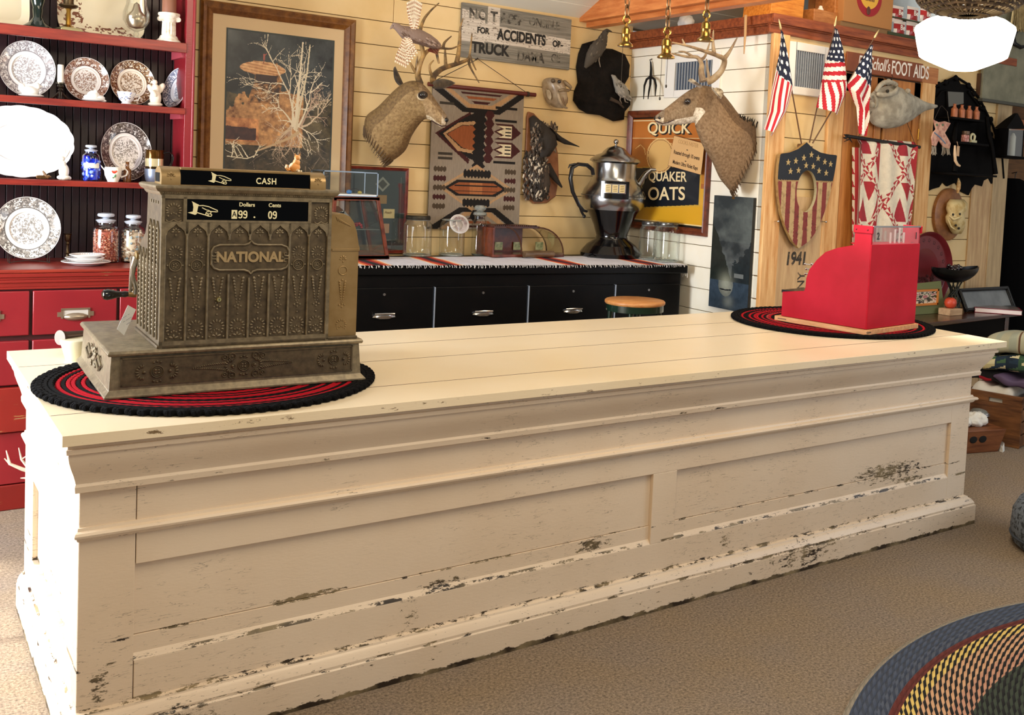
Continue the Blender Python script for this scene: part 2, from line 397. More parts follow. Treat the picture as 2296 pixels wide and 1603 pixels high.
# cedar fascia round the loft edge: two boards stepped
def fascia(name, F, u0, u1, fz0, fz1, w0=.0):
    m = MB(F)
    for (u, z0_, z1_) in ((0, 0, .42), (.012, .42, .5), (.03, .5, 1.0)):
        a0 = fz0[0]+(fz0[1]-fz0[0])*z0_; a1 = fz0[0]+(fz0[1]-fz0[0])*z1_
        m.bb((u0, a0, -.03 if F is FP else .0005), (u1, a1, .02+u))
    return m
lo, hi = up_(1733, 38, .04)[1]-.12, up_(1733, 38, .04)[1]
zf0 = up_(1733, 72, .04)[1]; zf1 = up_(1733, 30, .04)[1]
m = fascia('f', FP, -YB, -YX, (zf0, zf1), 0); o = struct(m, 'trim_2', cedx, bevel=.002, smooth=0)
zx0 = ux(1745, 72, .04)[1]; zx1 = ux(1745, 32, .04)[1]
m = fascia('f', FX, XW-.05, 6.06, (zf0, zf1), 0); o = struct(m, 'trim_3', wood('cedar_long', '6b2f16', 'a2562c', .5, (3, 30, 30), False, 1.6), bevel=.002, smooth=0)
# orange tie beam under the ceiling, running out from the back wall
a = ub(1299, 47); xb = a[0]
m = MB(); m.bb((xb, .2, a[1]-.005), (xb+.05, YB, a[1]+.30)); m.bb((xb+.055, .2, a[1]-.035), (xb+.13, YB, a[1]+.0)); struct(m, 'trim_4', orange, bevel=.003, smooth=0)
# corner post and the door casing of the front wall
def upright(F, u0, u1, v0, v1, w0, w1, mat, name, lab=None):
    o = struct(MB(F).bb((u0, v0, w0), (u1, v1, w1)), name, mat, bevel=.003, smooth=0); return o
upright(FX, XW-.02, ux(1760, 300, .03)[0], 0, zf0, 0.0, .03, pine_z, 'trim_5')
# ================================================================ the long counter
L, D, H = 3.828, 1.212, .86
cream = paint('counter_paint', 'e6d4bd', '2e241b', cut=.73, scale=11, stretch=(1, 1, 3.2), rough=.38, col2='dfcab0', low=.03, edges=((.134, .007, .52), (.094, .006, .53), (.240, .006, .5), (.299, .004, .55), (.572, .003, .6), (.705, .004, .6)),
    spots=((1.60-L/2, .275, .09, .028, .60), (3.15-L/2, .315, .28, .05, .60), (3.3-L/2, .262, .12, .02, .6), (.93-L/2, .20, .05, .06, .66), (.62-L/2, .305, .13, .01, .57), (1.05-L/2, .255, .10, .02, .62), (.10-L/2, .20, .03, .08, .64), (2.2-L/2, .19, .06, .05, .65), (2.6-L/2, .07, .25, .06, .63), (.25-L/2, .05, .2, .06, .6)))
topp = paint('counter_top_paint', 'efdfc2', '6b4a2a', cut=.78, scale=12, stretch=(1, 3, 1), rough=.3, crack=False, col2='ead7b4', edges=((H-.014, .0095, .60), (H-.026, .003, .6)))
C = thing('counter', 'long cream painted store counter with chipped panelled front', 'counter', (L/2, D/2, 0))
x0, x1, y0, y1 = .05, 3.69, .08, D-.07          # body faces
m = MW(C)
ys = [0, .2235, .611, .915, D]
for i in range(4):
    m.bb((0, ys[i]+(.002 if i else 0), H-.027), (L, ys[i+1]-(.002 if i < 3 else 0), H))
part(m, 'countertop', topp, C, bevel=.0008, smooth=0)
for q in ys[1:4]: part(MW(C).bb((.004, q-.002, H-.006), (L-.004, q+.0021, H+.0001)), 'board_seam', M('seam_brown', '5a3c22', .9), C)
def ringprof(m, prof, ex=0):
    """profile (out, z) carried round the four sides with mitred corners"""
    rings = []
    for o_, z in prof:
        rings.append([Vector((x0-o_*(.045/.075), y0-o_, z)), Vector((x1+o_*1.5, y0-o_, z)), Vector((x1+o_*1.5, y1+o_*.6, z)), Vector((x0-o_*(.045/.075), y1+o_*.6, z))])
    m.loft(rings)
m = MW(C)
pr = [(0, .70), (.022, .70), (.024, .715), (.020, .722), (.022, .728), (.030, .745), (.042, .765), (.052, .785), (.056, .800), (.056, .806), (.064, .808), (.066, .820), (.060, .822), (.060, .8335), (0, .8335)]
ringprof(m, pr); part(m, 'crown_moulding', cream, C, smooth=25)
m = MW(C); pr = [(0, .572), (.006, .572), (.010, .576), (.012, .581), (.020, .584), (.022, .590), (.018, .596), (.008, .599), (.006, .606), (0, .606)]
ringprof(m, pr); part(m, 'belt_moulding', cream, C, smooth=25)
m = MW(C); pr = [(0, 0), (.034, 0), (.034, .088), (.030, .092), (.030, .100), (.020, .118), (.012, .124), (.010, .130), (0, .134)]
ringprof(m, pr); part(m, 'plinth', cream, C, smooth=25)
m = MW(C); m.bb((x0+.03, y0+.03, .01), (x1-.03, y1-.03, .832)); part(m, 'carcass', cream, C)
# face frames: front
def yy(px, py): return at(px, py, 'y', y0).x
stL, mu0, mu1, stR = yy(302, 1350), yy(1461, 1150), yy(1515, 1120), yy(2130, 990)
zt, zb = .490, .262
fr = MW(C)
fr.bb((x0, y0, .60), (stL-.001, y0+.03, .71)); fr.bb((stL+.001, y0, .60), (x1, y0+.03, .71))
fr.bb((x0, y0, 0), (stL-.001, y0+.03, .58)); fr.bb((stR, y0, 0), (x1, y0+.03, .58))
fr.bb((stL+.001, y0, zt), (stR, y0+.03, .58)); fr.bb((stL+.001, y0, 0.02), (stR, y0+.03, .235)); fr.bb((mu0, y0, .235), (mu1, y0+.03, zt))
part(fr, 'face_frame', cream, C, bevel=.0015, smooth=0)
for a, b in ((stL, mu0), (mu1, stR)):
    m = MW(C); m.bb((a, y0+.016, .30), (b, y0+.026, zt)); m.bb((a, y0+.012, .225), (b, y0+.026, .2985))
    m.prism([(y0, .235), (y0+.012, .252), (y0+.02, .252), (y0+.02, .235)], a, b, X=frame((0,0,0), (0,1,0), (0,0,1), (1,0,0)))
    part(m, 'front_panel', cream, C, bevel=.001, smooth=0)
# end frames
for s, xe in ((1, x0), (-1, x1)):
    m = MW(C); t = .03*s
    def eb(ya, yb, za, zb_, off=0): m.bb((xe+off*s-.0008*s, max(ya, y0+.001), za), (xe+t, yb, zb_))
    eb(y0, y1, .60, .71); eb(y0, y0+.2, 0, .58); eb(y1-.2, y1, 0, .58); eb(y0+.2, y1-.2, .49, .58); eb(y0+.2, y1-.2, .02, .235)
    part(m, 'end_frame', cream, C, bevel=.0015, smooth=0)
    m = MW(C); m.bb((xe+.014*s, y0+.2, .23), (xe+t, y1-.2, .492)); part(m, 'end_panel', cream, C)
m = MW(C); m.bb((x0, y1-.03, 0), (x1, y1, .71)); part(m, 'back_panel', cream, C)
# ================================================================ black drawer desk along the back wall
DZ = 1.0
dfl = at(809, 597, 'z', DZ); dfr = at(1540, 595, 'z', DZ)
dl = dfl+(dfl-dfr).normalized()*(dfl.x-.93)
ang = math.atan2(dfr.y-dfl.y, dfr.x-dfl.x); Ld = (dfr-dl).length
K = thing('drawer_desk', 'long black metal drawer cabinet under a striped runner', 'cabinet', (dl.x, dl.y, 0), ang)
blk = M('black_enamel', '020203', .4, spec=.18, vary=(6, '0c0807', .5, .8), bump=(25, .08, .002)); blk2 = M('black_top', '020203', .4, spec=.18)
dd = .55
bkl = YB-.012-dl.y-.0; bk = lambda x: bkl/math.cos(ang)-x*math.tan(ang)
m = MB(); m.prism([(.03, .03), (Ld-.02, .03), (Ld-.05, bk(Ld)-.03), (.03, bk(.03)-.01)], 0, DZ-.05); part(m, 'cabinet_body', blk, K, bevel=.004)
m = MB(); m.prism([(0, 0), (Ld+.01, 0), (Ld-.03, bk(Ld)-.02), (0, bk(0)-.005)], DZ-.05, DZ); part(m, 'desk_top', blk2, K, bevel=.006)
chrome = M('chrome', 'c8c8c8', .2, 1); steel = M('brushed_steel', '9a9a98', .35, 1)
def dx(px, py):
    p = at(px, py, 'y', 2.3); 
    d = (at(px, py, 'y', 0)-CAM); q = Vector((dl.x, dl.y)); n = Vector((-math.sin(ang), math.cos(ang)))
    t = ((q-CAM.xy).dot(n))/(d.xy.dot(n)); w = CAM+d*t; return ((w.xy-q).dot(Vector((math.cos(ang), math.sin(ang)))), w.z)
s1, s2 = dx(976, 680)[0], dx(1187, 670)[0]; wd_ = s2-s1
edges = [s1-2*wd_, s1-wd_, s1, s2, s2+wd_*1.02, Ld-.03]
edges = [e for e in edges if e > -.2]; edges[0] = max(edges[0], .02)
for i in range(len(edges)-1):
    a, b = edges[i]+.006, edges[i+1]-.006
    if b-a < .2 and i < len(edges)-2: continue
    for (za, zb_) in ((.60, .885), (.30, .585), (.03, .285)):
        d_ = part(MB().bb((a, .012, za), (b, .04, zb_)), 'drawer', blk, K, bevel=.004)
        if b-a > .3:
            hx = (a+b)/2; hz = (za+zb_)/2; m = MB()
            m.lathe([(.0, 0), (.012, .0), (.014, .012), (.010, .02), (0, .02)], 10, (0,0,0), X=Matrix.Translation((hx, .0, hz)) @ Matrix.Diagonal((4.4, 1, 1, 1)) @ Matrix.Rotation(PI, 4, 'X'))
            m.tube([(hx-.055, .012, hz-.004), (hx-.05, -.012, hz+.006), (hx, -.018, hz+.008), (hx+.05, -.012, hz+.006), (hx+.055, .012, hz-.004)], .006, 8)
            part(m, 'cup_handle', chrome, d_)
            if za == .60: part(MB().cyl((hx, .013, zb_-.035), (hx, .006, zb_-.035), .007, n=12), 'lock', steel, d_)
for e in (s1, s2, s2+wd_*1.02): part(MB().bb((e-.003, .008, .03), (e+.003, .03, .885)), 'divider_strip', M('worn_steel_edge', 'a9b4c4', .4, .6), K)
# striped woven runner
cv = Canvas(520, 26, 'dcdfee'); rr = random.Random(3)
stripe = ['dcdfee', 'f0e6dc', 'f08a50', 'c2341c', '8e1420', '1b1a22', '1b1a22', '8e1420', 'c2341c', 'f08a50', 'f4e8dc', 'dcdfee']
cpos = [dx(848, 590)[0], dx(1010, 590)[0], dx(1292, 590)[0], dx(1470, 590)[0], dx(700, 590)[0], dx(560, 590)[0]]
r0_, r1_ = .02, Ld-.02
for c_ in cpos:
    for i, q in enumerate(stripe[1:-1]):
        h_ = .085; t0 = (c_-h_+i*2*h_/10-r0_)/(r1_-r0_); t1 = t0+2*h_/10/(r1_-r0_); cv.rect(t0, 0, t1, 1.1, q)
nz = fbm(cv.X*20, cv.Y*1.2, 9, 4); cv.a *= (.86+.28*nz)[..., None]
R_ = thing('table_runner', 'red, black and white striped woven runner along the black cabinet', 'cloth', (dl.x, dl.y, DZ), ang)
m = MB(); cv.mesh(m, lambda u, v: (r0_+u*(r1_-r0_), -.004+v*(.40+u*.2), .0045+.0015*math.sin(u*90)*math.sin(v*9)))
part(m, 'woven_cloth', M('woven', rough=.95, attr=True, bump=(500, .4, .002)), R_)
m = MB(); rr = random.Random(1)
for i in range(220):
    x = r0_+(r1_-r0_)*(i+rr.random())/220; m.tube([(x, -.004, .004), (x+rr.uniform(-.002, .002), -.016, .0015), (x+rr.uniform(-.004, .004), -.0165, -rr.uniform(.004, .012))], .0012, 4)
for i in range(9):
    y = .02+i*.012; m.tube([(r1_, y, .004), (r1_+.034, y, .002), (r1_+.04, y, -.02), (r1_+.038+rr.uniform(-.005, .005), y, -.05-rr.uniform(0, .03))], .002, 4)
part(m, 'fringe', M('cotton_fringe', 'e7e2dc', .9), R_)
# ================================================================ red hutch with dishes
YF, YK = 2.50, 2.745           # shelf front, backboard
red = paint('hutch_red', '7c1620', '3a0a0c', cut=.8, scale=7, crack=False, rough=.3, col2='8e2026')
redw = paint('hutch_red_worn', '8a2018', 'b0712e', cut=.60, scale=6, stretch=(.5, 1, 5), crack=False, rough=.35, col2='7a1a16')
reds = wood('hutch_shelf_red', '6a1a18', '9a3424', .3, (2, 20, 20), False, 2)
dkb = M('beadboard_dark', '2a0f14', .4, vary=(5, '1d0a10'))
sx = yplane(437, 100, YF)[0]; ix = yplane(417, 100, YF)[0]; hl = -1.0
zs = [yplane(417, 97, YF)[1], yplane(417, 243, YF)[1], yplane(342, 411, YF)[1]]
th = [.046, .03, .026]
YD = 2.25; LZ = yplane(150, 603, YD)[1]
Hh = thing('hutch', 'dark red painted hutch with open plate shelves and drawers', 'hutch', ((hl+sx)/2, 2.5, 0))
m = MW(Hh)
nb = 56
for i in range(nb):
    a = hl+.02+(ix+.03-hl-.02)*i/nb; b = hl+.02+(ix+.03-hl-.02)*(i+1)/nb
    m.bb((a+.0022, YK, LZ), (b-.0022, YK+.012, 2.9)); m.bb((a-.001, YK+.006, LZ), (a+.001, YK+.012, 2.9))
m.bb((hl, YK+.0125, 0), (sx-.01, YK+.02, 2.9)); part(m, 'beadboard_back', dkb, Hh, bevel=.001, smooth=0)
m = MW(Hh)
part(MW(Hh).bb((hl, YF, LZ), (hl+.03, YK+.02, 2.9)), 'side_panel', red, Hh)
m.bb((ix, YF, LZ), (sx, YF+.022, 2.9)); m.bb((ix+.004, YF+.02, LZ), (sx-.003, YK+.02, 2.9))
m.cyl((sx-.004, YF-.002, LZ), (sx-.004, YF-.002, 2.9), .007, n=8)
part(m, 'side_panel', red, Hh, bevel=.002)
for z, t in zip(zs, th):
    m = MW(Hh); m.bb((hl+.03, YF-.004, z-t), (ix+.0035, YF+.02, z)); m.bb((hl+.03, YF+.02, z-.02), (ix+.0035, YK, z-.001))
    part(m, 'shelf', reds, Hh, bevel=.002)
    m = MW(Hh); m.bb((ix-.012, YF+.03, z-t-.02), (ix+.0038, YK-.01, z-.021)); part(m, 'shelf_cleat', M('cleat_pink', 'a8434e', .4), Hh)
# base
m = MW(Hh)
m.bb((hl, YD, LZ-.016), (sx+.01, YK+.02, LZ)); part(m, 'ledge', reds, Hh, bevel=.004)
def yd(px, py): return yplane(px, py, YD)
zr1 = yd(100, 650)[1]; zr1b = yd(100, 752)[1]; zr2 = yd(100, 760)[1]; zr2b = yd(40, 865)[1]; zr3b = yd(30, 968)[1]; zr4b = yd(30, 1085)[1]
m = MW(Hh)
for i, (o_, z) in enumerate(((.012, LZ-.017), (.012, LZ-.03), (.004, LZ-.033), (.010, LZ-.045), (.010, LZ-.052), (.002, LZ-.056), (.008, LZ-.075))):
    zn = [LZ-.03, LZ-.033, LZ-.045, LZ-.052, LZ-.056, LZ-.075, zr1+.004][i]
    m.bb((hl, YD+.012-o_, zn), (sx, YD+.05, z))
part(m, 'ledge_moulding', redw, Hh, bevel=.0015)
m = MW(Hh); m.bb((hl, YD+.02, 0), (sx, YK+.02, LZ-.06)); part(m, 'cabinet_body', M('hutch_gap', '3c0a10', .5), Hh)
xa, xb_, xc = yd(71, 700)[0], yd(264, 700)[0], yd(264, 700)[0]
wdr = xb_-xa; pulls = M('aged_nickel', 'a89a86', .35, .9)
def drawer(a, b, za, zb_, mat, pull=True):
    d_ = part(MW(Hh).bb((a+.004, YD, za+.003), (b-.004, YD+.03, zb_-.003)), 'drawer', mat, Hh, bevel=.004)
    if pull:
        cx, cz = (a+b)/2-.0, (za+zb_)/2-.01; w = .055; m = MW(Hh)
        for (u0, u1, v0, v1) in ((-w, w, .018, .026), (-w, -w+.008, -.018, .02), (w-.008, w, -.018, .02)): m.bb((cx+u0, YD-.005, cz+v0), (cx+u1, YD+.001, cz+v1))
        m.lathe([(.036, 0), (.034, .006), (.02, .018), (0, .022)], 14, (0,0,0), X=Matrix.Translation((cx, YD, cz-.012)) @ Matrix.Rotation(PI/2, 4, 'X') @ Matrix.Diagonal((1.3, .5, 1, 1)))
        m.bb((cx-w-.014, YD-.003, cz-.01), (cx-w, YD+.001, cz+.01)); m.bb((cx+w, YD-.003, cz-.01), (cx+w+.014, YD+.001, cz+.01))
        part(m, 'label_pull', pulls, d_)
        part(MW(Hh).bb((cx-w+.008, YD-.002, cz-.008), (cx+w-.008, YD+.001, cz+.018)), 'label_card', M('card_pale', 'b9b3ab', .7), d_)
k_ = -3
for i in range(-4, 4):
    a = xa+i*(wdr+.004); b = a+wdr
    if a < hl or b > sx+.1: continue
    b = min(b, sx-.01)
    drawer(a, b, zr1b, zr1, red); drawer(a, b, zr2b, zr2, red, False)
m = MW(Hh); m.bb((hl, YD-.01, zr3b), (sx, YD+.03, zr2b-.005)); part(m, 'worn_rail', redw, Hh, bevel=.004)
m = MW(Hh); m.bb((hl, YD+.004, zr4b), (sx, YD+.03, zr3b-.004)); part(m, 'lower_panel', red, Hh, bevel=.003)
m = MW(Hh); m.bb((hl, YD+.0, .0), (sx, YD+.03, zr4b-.004)); part(m, 'base_board', redw, Hh, bevel=.004)
# ---------------------------------------------------------------- dishes
china = M('china', rough=.12, attr=True, coat=.4); whitec = M('white_china', 'f4f2ee', .12, coat=.4)
def plate_mb(m, c, R, tilt, pat, seed, sx_=1, lean=0, yaw=0, depth=.022, scallop=0):
    """standing plate: face towards -Y, leaning back by tilt"""
    rng = np.random.default_rng(seed); nr, na = 60, 240
    T = Matrix.Translation(c) @ Matrix.Rotation(yaw, 4, 'Z') @ Matrix.Rotation(-tilt, 4, 'X') @ Matrix.Translation((0, 0, R))
    base, ink, ink2 = [np.array(lin(q)) for q in pat[:3]]
    u = (np.arange(nr)+.5)/nr; th_ = (np.arange(na)+.5)/na*2*PI; U, TH = np.meshgrid(u, th_)
    X = U*np.cos(TH)*3+4; Y = U*np.sin(TH)*3+4
    n = fbm(X, Y, 5.2, seed, 3); n2 = fbm(X, Y, 9, seed+1, 3)
    n3 = fbm(TH/(2*PI)*24 % 8, U*4, 2.5, seed+2, 3)
    colr = np.zeros((na, nr, 3)); colr[:] = base
    dens = pat[3] if len(pat) > 3 else 1
    if dens > 0:
        rim = (U > .70) & (U < .97); mm = rim & (n3 > .56-.08*dens); colr[mm] = ink2; mm = rim & (n2 > .6-.06*dens); colr[mm] = ink
        mm = (abs(U-.68) < .012) | (abs(U-.975) < .012); colr[mm] = ink
        ctr = (U < .5); mm = ctr & (n > .5) & (abs(np.sin(TH)*U+.06) < .42) & (n2 > .47); colr[mm] = ink; mm = ctr & (n2 > .57); colr[mm] = ink2
    def P(i, j):
        r = i/nr; a = 2*PI*j/na; k = 1+(scallop*abs(math.sin(a*9)) if r > .9 else 0)
        y = -depth*(0 if r < .6 else (r-.6)/.4)**1.3 if r > .6 else 0
        y += .006 if r < .55 else 0
        return (R*r*sx_*k*math.cos(a), y, R*r*k*math.sin(a))
    vs = [P(i, j) for j in range(na) for i in range(nr+1)]; w = nr+1
    fs = []; cs = []
    for j in range(na):
        for i in range(nr):
            j2 = (j+1) % na; fs.append((j*w+i, j*w+i+1, j2*w+i+1, j2*w+i)); cs.append(tuple(colr[j, i]))
    m.add(vs, fs, cs, T)
    # back of the plate
    vs = [(x*1.0, y+.005, z) for x, y, z in vs]; vb = [(0, .012, 0)]
    m.add(vs, [tuple(reversed(f)) for f in fs], [tuple(base)]*len(fs), T)
    ring = [j*w+nr for j in range(na)]
    a_ = [P(nr, j) for j in range(na)]; m.add(a_+[(x, y+.005, z) for x, y, z in a_], [(j, (j+1) % na, na+(j+1) % na, na+j) for j in range(na)], [tuple(base)]*na, T)
def plate(pxl, pxr, zb_, ytop, y, tilt, pat, seed, label, group=None, name='plate', yaw=0, sx_=None, scallop=0):
    a = at(pxl, ytop+40, 'y', y); b = at(pxr, ytop+40, 'y', y); cx = (a.x+b.x)/2; W2 = (b.x-a.x)/2
    t = at((pxl+pxr)/2, ytop, 'y', y).z; R = (t-zb_)/2/math.cos(tilt)
    s_ = sx_ if sx_ else W2/R
    m = MB(); plate_mb(m, (cx, y, zb_+.001), R, tilt, pat, seed, s_, yaw=yaw, scallop=scallop)
    return single(m, name, china, label, 'plate' if name == 'plate' else 'platter', group)
brn = ('f2ece6', '6e4a3c', 'a98774', 1); brn2 = ('efe2cf', '5c3a26', '9c7a58', 1.3); blu = ('f3f4f8', '6b6f86', '9a9fb0', .7)
plate(-2, 126, zs[1], 93, 2.64, .25, ('f4f2ef', '8c8688', 'b5aeae', .7), 3, 'large white plate with faint grey rim pattern, leftmost on the upper plate shelf', 'plates standing on the hutch')
plate(143, 246, zs[1], 131, 2.66, .25, brn, 5, 'brown transferware plate with garden scene, right of the white candle', 'plates standing on the hutch')
plate(248, 348, zs[1], 137, 2.66, .25, brn2, 8, 'brown and gold transferware plate behind the blue flowered cup', 'plates standing on the hutch')
plate(228, 342, zs[2], 277, 2.66, .25, ('d8cfc8', '453a36', '7e716a', 1.4), 12, 'dark transferware plate with a building, behind the poppy creamer', 'plates standing on the hutch')
plate(-12, 138, LZ+.01, 446, 2.56, .28, ('f2efe9', '6f6a66', 'a39d95', .9), 15, 'large transferware plate on a wire stand on the lowest shelf', 'plates standing on the hutch')
# plate seen nearly edge-on at the right end
p_ = at(391, 243, 'y', 2.64); m = MB(); plate_mb(m, (p_.x, p_.y, zs[1]+.001), .098, .22, blu, 21, 1, yaw=-1.25)
single(m, 'plate', china, 'patterned plate turned edge-on at the right end of its shelf', 'plate', 'plates standing on the hutch')
plate(-75, 168, zs[2], 240, 2.62, .3, ('f6f6f6', 'f6f6f6', 'f6f6f6', 0), 1, 'big plain white platter with scalloped rim', name='platter', scallop=.02)
# square-ish cream trays on the top shelf
def tray(pxl, pxr, zb_, ztop, y, label, seed, motif):
    a = at(pxl, 60, 'y', y).x; b = at(pxr, 60, 'y', y).x; cv = Canvas(200, 200, 'eadcbb')
    if motif:
        n = fbm(cv.X*3, cv.Y*3, 9, seed, 3); mk = ((cv.X < .28) | (cv.Y < .2)) & (n > .56) & (cv.X+cv.Y < .95); cv.a[mk] = lin('7b4a30')
    w, h = b-a, ztop-zb_
    T = Matrix.Translation((a, y, zb_)) @ Matrix.Rotation(-.2, 4, 'X')
    m = MB(T)
    def fn(u, v):
        X = 2*u-1; Y = 2*v-1; k = (abs(X)**6+abs(Y)**6)**(1/6); q = max(abs(X), abs(Y)); s_ = q/max(k, 1e-6)
        X *= s_; Y *= s_; d = -.02*max(0, (q-.75)/.25)
        return ((X+1)/2*w, d, (Y+1)/2*h)
    cv.mesh(m, fn); m.grid(lambda u, v: (fn(u, v)[0], fn(u, v)[1]+.006, fn(u, v)[2]), 20, 20, lambda i, j: lin('eadcbb'))
    return single(m, 'platter', china, label, 'platter', 'cream platters on the top shelf')
tray(-75, 66, zs[0], 2.32, 2.68, 'plain cream platter at the left of the top shelf', 2, False)
tray(128, 324, zs[0], 2.34, 2.68, 'cream platter with brown vine border behind the candlesticks', 3, True)
brass = M('brass', 'b58a3c', .3, 1); dbrass = M('dark_brass', '5a4a34', .35, .9); wax = M('wax_white', 'f3efe4', .45)
def at0(px, y, z):  # x on a shelf
    d = at(px, 100, 'y', y); e = at(px, 500, 'y', y); t = (z-d.z)/(e.z-d.z); return d.x+(e.x-d.x)*t
def sz(px, y): return (at(px+10, 300, 'y', y)-at(px, 300, 'y', y)).length/10
def jarprof(R, h, lidless=False): return
def lathe_thing(name, px, y, z, prof, mat, label, cat, n=28, group=None, sy=1):
    return single(MB().lathe(prof, n, (at0(px, y, z), y, z), sy=sy), name, mat, label, cat, group)
lathe_thing('vase', 84, 2.6, zs[0], [(.058, 0), (.056, .01), (.03, .03), (.017, .05), (.02, .085), (.018, .09), (.026, .12), (.032, .16), (.034, .2), (.02, .26), (.03, .3)], M('green_black_glaze', '16241f', .08, coat=.5), 'dark green glossy vase on the top shelf of the hutch', 'vase')
x_ = at0(153, 2.56, zs[0]); t = thing('candlestick', 'brass candlestick with square foot in front of the vine platter', 'candlestick', (x_, 2.56, zs[0]), .2)
m = MB(); m.box((0, 0, .006), (.09, .09, .012)); m.box((0, 0, .014), (.07, .07, .006)); part(m, 'foot', M('mottled_pewter', 'a59c74', .3, .8), t, bevel=.002)
m = MB(); m.lathe([(.03, .016), (.022, .022), (.011, .03), (.009, .09), (.013, .1)], 8); part(m, 'stem', brass, t)
m = MB(); m.lathe([(.0, .098), (.03, .104), (.04, .112), (.036, .118), (.022, .116), (.02, .13), (.026, .2)], 20); part(m, 'cup', dbrass, t)
x_ = at0(305, 2.57, zs[0]); t = thing('hurricane_glass', 'clear footed glass bowl holding a silvery gourd, top shelf', 'glass', (x_, 2.57, zs[0]))
m = MB(); m.lathe([(.032, 0), (.03, .004), (.008, .012), (.012, .024), (.008, .034), (.036, .05), (.056, .085), (.056, .12), (.043, .16), (.04, .22)], 28); part(m, 'glass_bowl', glass(), t)
m = MB(); m.lathe([(0, .046), (.03, .054), (.044, .08), (.042, .105), (.02, .13), (.012, .16), (0, .17)], 20); part(m, 'silver_gourd', M('silver_gourd', 'b9aa94', .3, .9), t)
x_ = at0(378, 2.55, zs[0]); t = thing('column_candle_holder', 'white classical column candle holder with a brown candle', 'candle holder', (x_, 2.55, zs[0]))
m = MB()
for i, (r, z0_, z1_) in enumerate(((.052, 0, .008), (.046, .008, .014), (.04, .014, .024), (.036, .024, .03))): m.lathe([(r, z0_), (r*1.02, (z0_+z1_)/2), (r*.97, z1_)], 28)
nfl = 14
m.lathe([(.031, .03), (.029, .035), (.027, .09), (.030, .095)], 28)
for i in range(nfl): a = 2*PI*i/nfl; m.cyl((.0275*math.cos(a), .0275*math.sin(a), .035), (.026*math.cos(a), .026*math.sin(a), .09), .0042, n=6)
m.lathe([(.03, .095), (.036, .103), (.033, .11), (.04, .118), (.046, .122), (.048, .13), (.046, .135), (0, .135)], 28)
for s_ in (-1, 1):
    for q in (-1, 1): m.lathe([(.0, -.004), (.012, -.004), (.012, .004), (0, .004)], 12, X=Matrix.Translation((s_*.035, q*.02, .108)) @ Matrix.Rotation(PI/2, 4, 'X'))
part(m, 'plaster_column', M('plaster', 'ece4d6', .6, vary=(40, 'cdbb9c', .5, .7)), t)
part(MB().lathe([(.031, .135), (.031, .2), (.028, .205), (0, .203)], 24), 'candle', M('wax_brown', '8a5a44', .5), t)
# candlestick with the white taper, upper plate shelf
x_ = at0(135, 2.58, zs[1]); t = thing('candlestick', 'dark metal candlestick holding a white candle between two plates', 'candlestick', (x_, 2.58, zs[1]))
dk_ = M('dark_silver', '4c463c', .3, .85)
m = MB()
for i in range(3): a = 2*PI*i/3+.4; m.tube([(0, 0, .034), (.014*math.cos(a), .014*math.sin(a), .022), (.032*math.cos(a), .032*math.sin(a), .006), (.042*math.cos(a), .042*math.sin(a), .004)], [.006, .006, .005, .004], 6)
m.lathe([(.006, .02), (.005, .035), (.011, .043), (.006, .05), (.014, .058), (.01, .066), (.018, .07), (.018, .076), (0, .076)], 14); part(m, 'stem', dk_, t)
part(MB().lathe([(.0125, .074), (.0125, .152), (.0105, .156), (0, .156)], 16), 'candle', wax, t)
# small white figurines
def fig(name, px, y, z, shapes, label, cat, mat=whitec, cols=False):
    x_ = at0(px, y, z); m = MB(Matrix.Translation((x_, y, z)))
    for s_ in shapes: m.ball(s_[0], s_[1], 14, 10, s_[2] if len(s_) > 2 else None, R=Matrix.Rotation(s_[3], 3, 'Y') if len(s_) > 3 else None)
    return single(m, name, mat, label, cat)
fig('hen_figurine', 70, 2.55, zs[1], [((0, 0, .008), (.05, .04, .008)), ((-.006, 0, .026), (.036, .026, .022)), ((.022, 0, .048), (.013, .012, .017)), ((.036, 0, .05), (.006, .004, .004)), ((-.036, 0, .04), (.014, .008, .018))], 'white covered hen dish standing in front of the large plate', 'figurine')
fig('shell_figurine', 209, 2.55, zs[1], [((0, 0, .01), (.046, .032, .01)), ((.0, 0, .028), (.026, .02, .024)), ((.02, 0, .02), (.028, .016, .014)), ((-.02, 0, .02), (.02, .014, .012)), ((.008, -.008, .045), (.008, .008, .012)), ((.036, 0, .008), (.018, .012, .008))], 'white porcelain shell shaped figurine below the garden scene plate', 'figurine')
fig('angel_figurine', 348, 2.55, zs[1], [((0, 0, .01), (.032, .026, .012)), ((0, 0, .04), (.026, .022, .04)), ((0, 0, .078), (.018, .015, .028)), ((-.004, -.002, .112), (.012, .012, .013)), ((.022, .004, .085), (.014, .006, .03), None, .5), ((-.02, .004, .08), (.012, .006, .024), None, -.5), ((-.012, -.02, .06), (.012, .008, .02), None, -.7)], 'white porcelain winged figurine beside the edge-on plate', 'figurine', M('bisque', 'f0e6d4', .25, coat=.3))
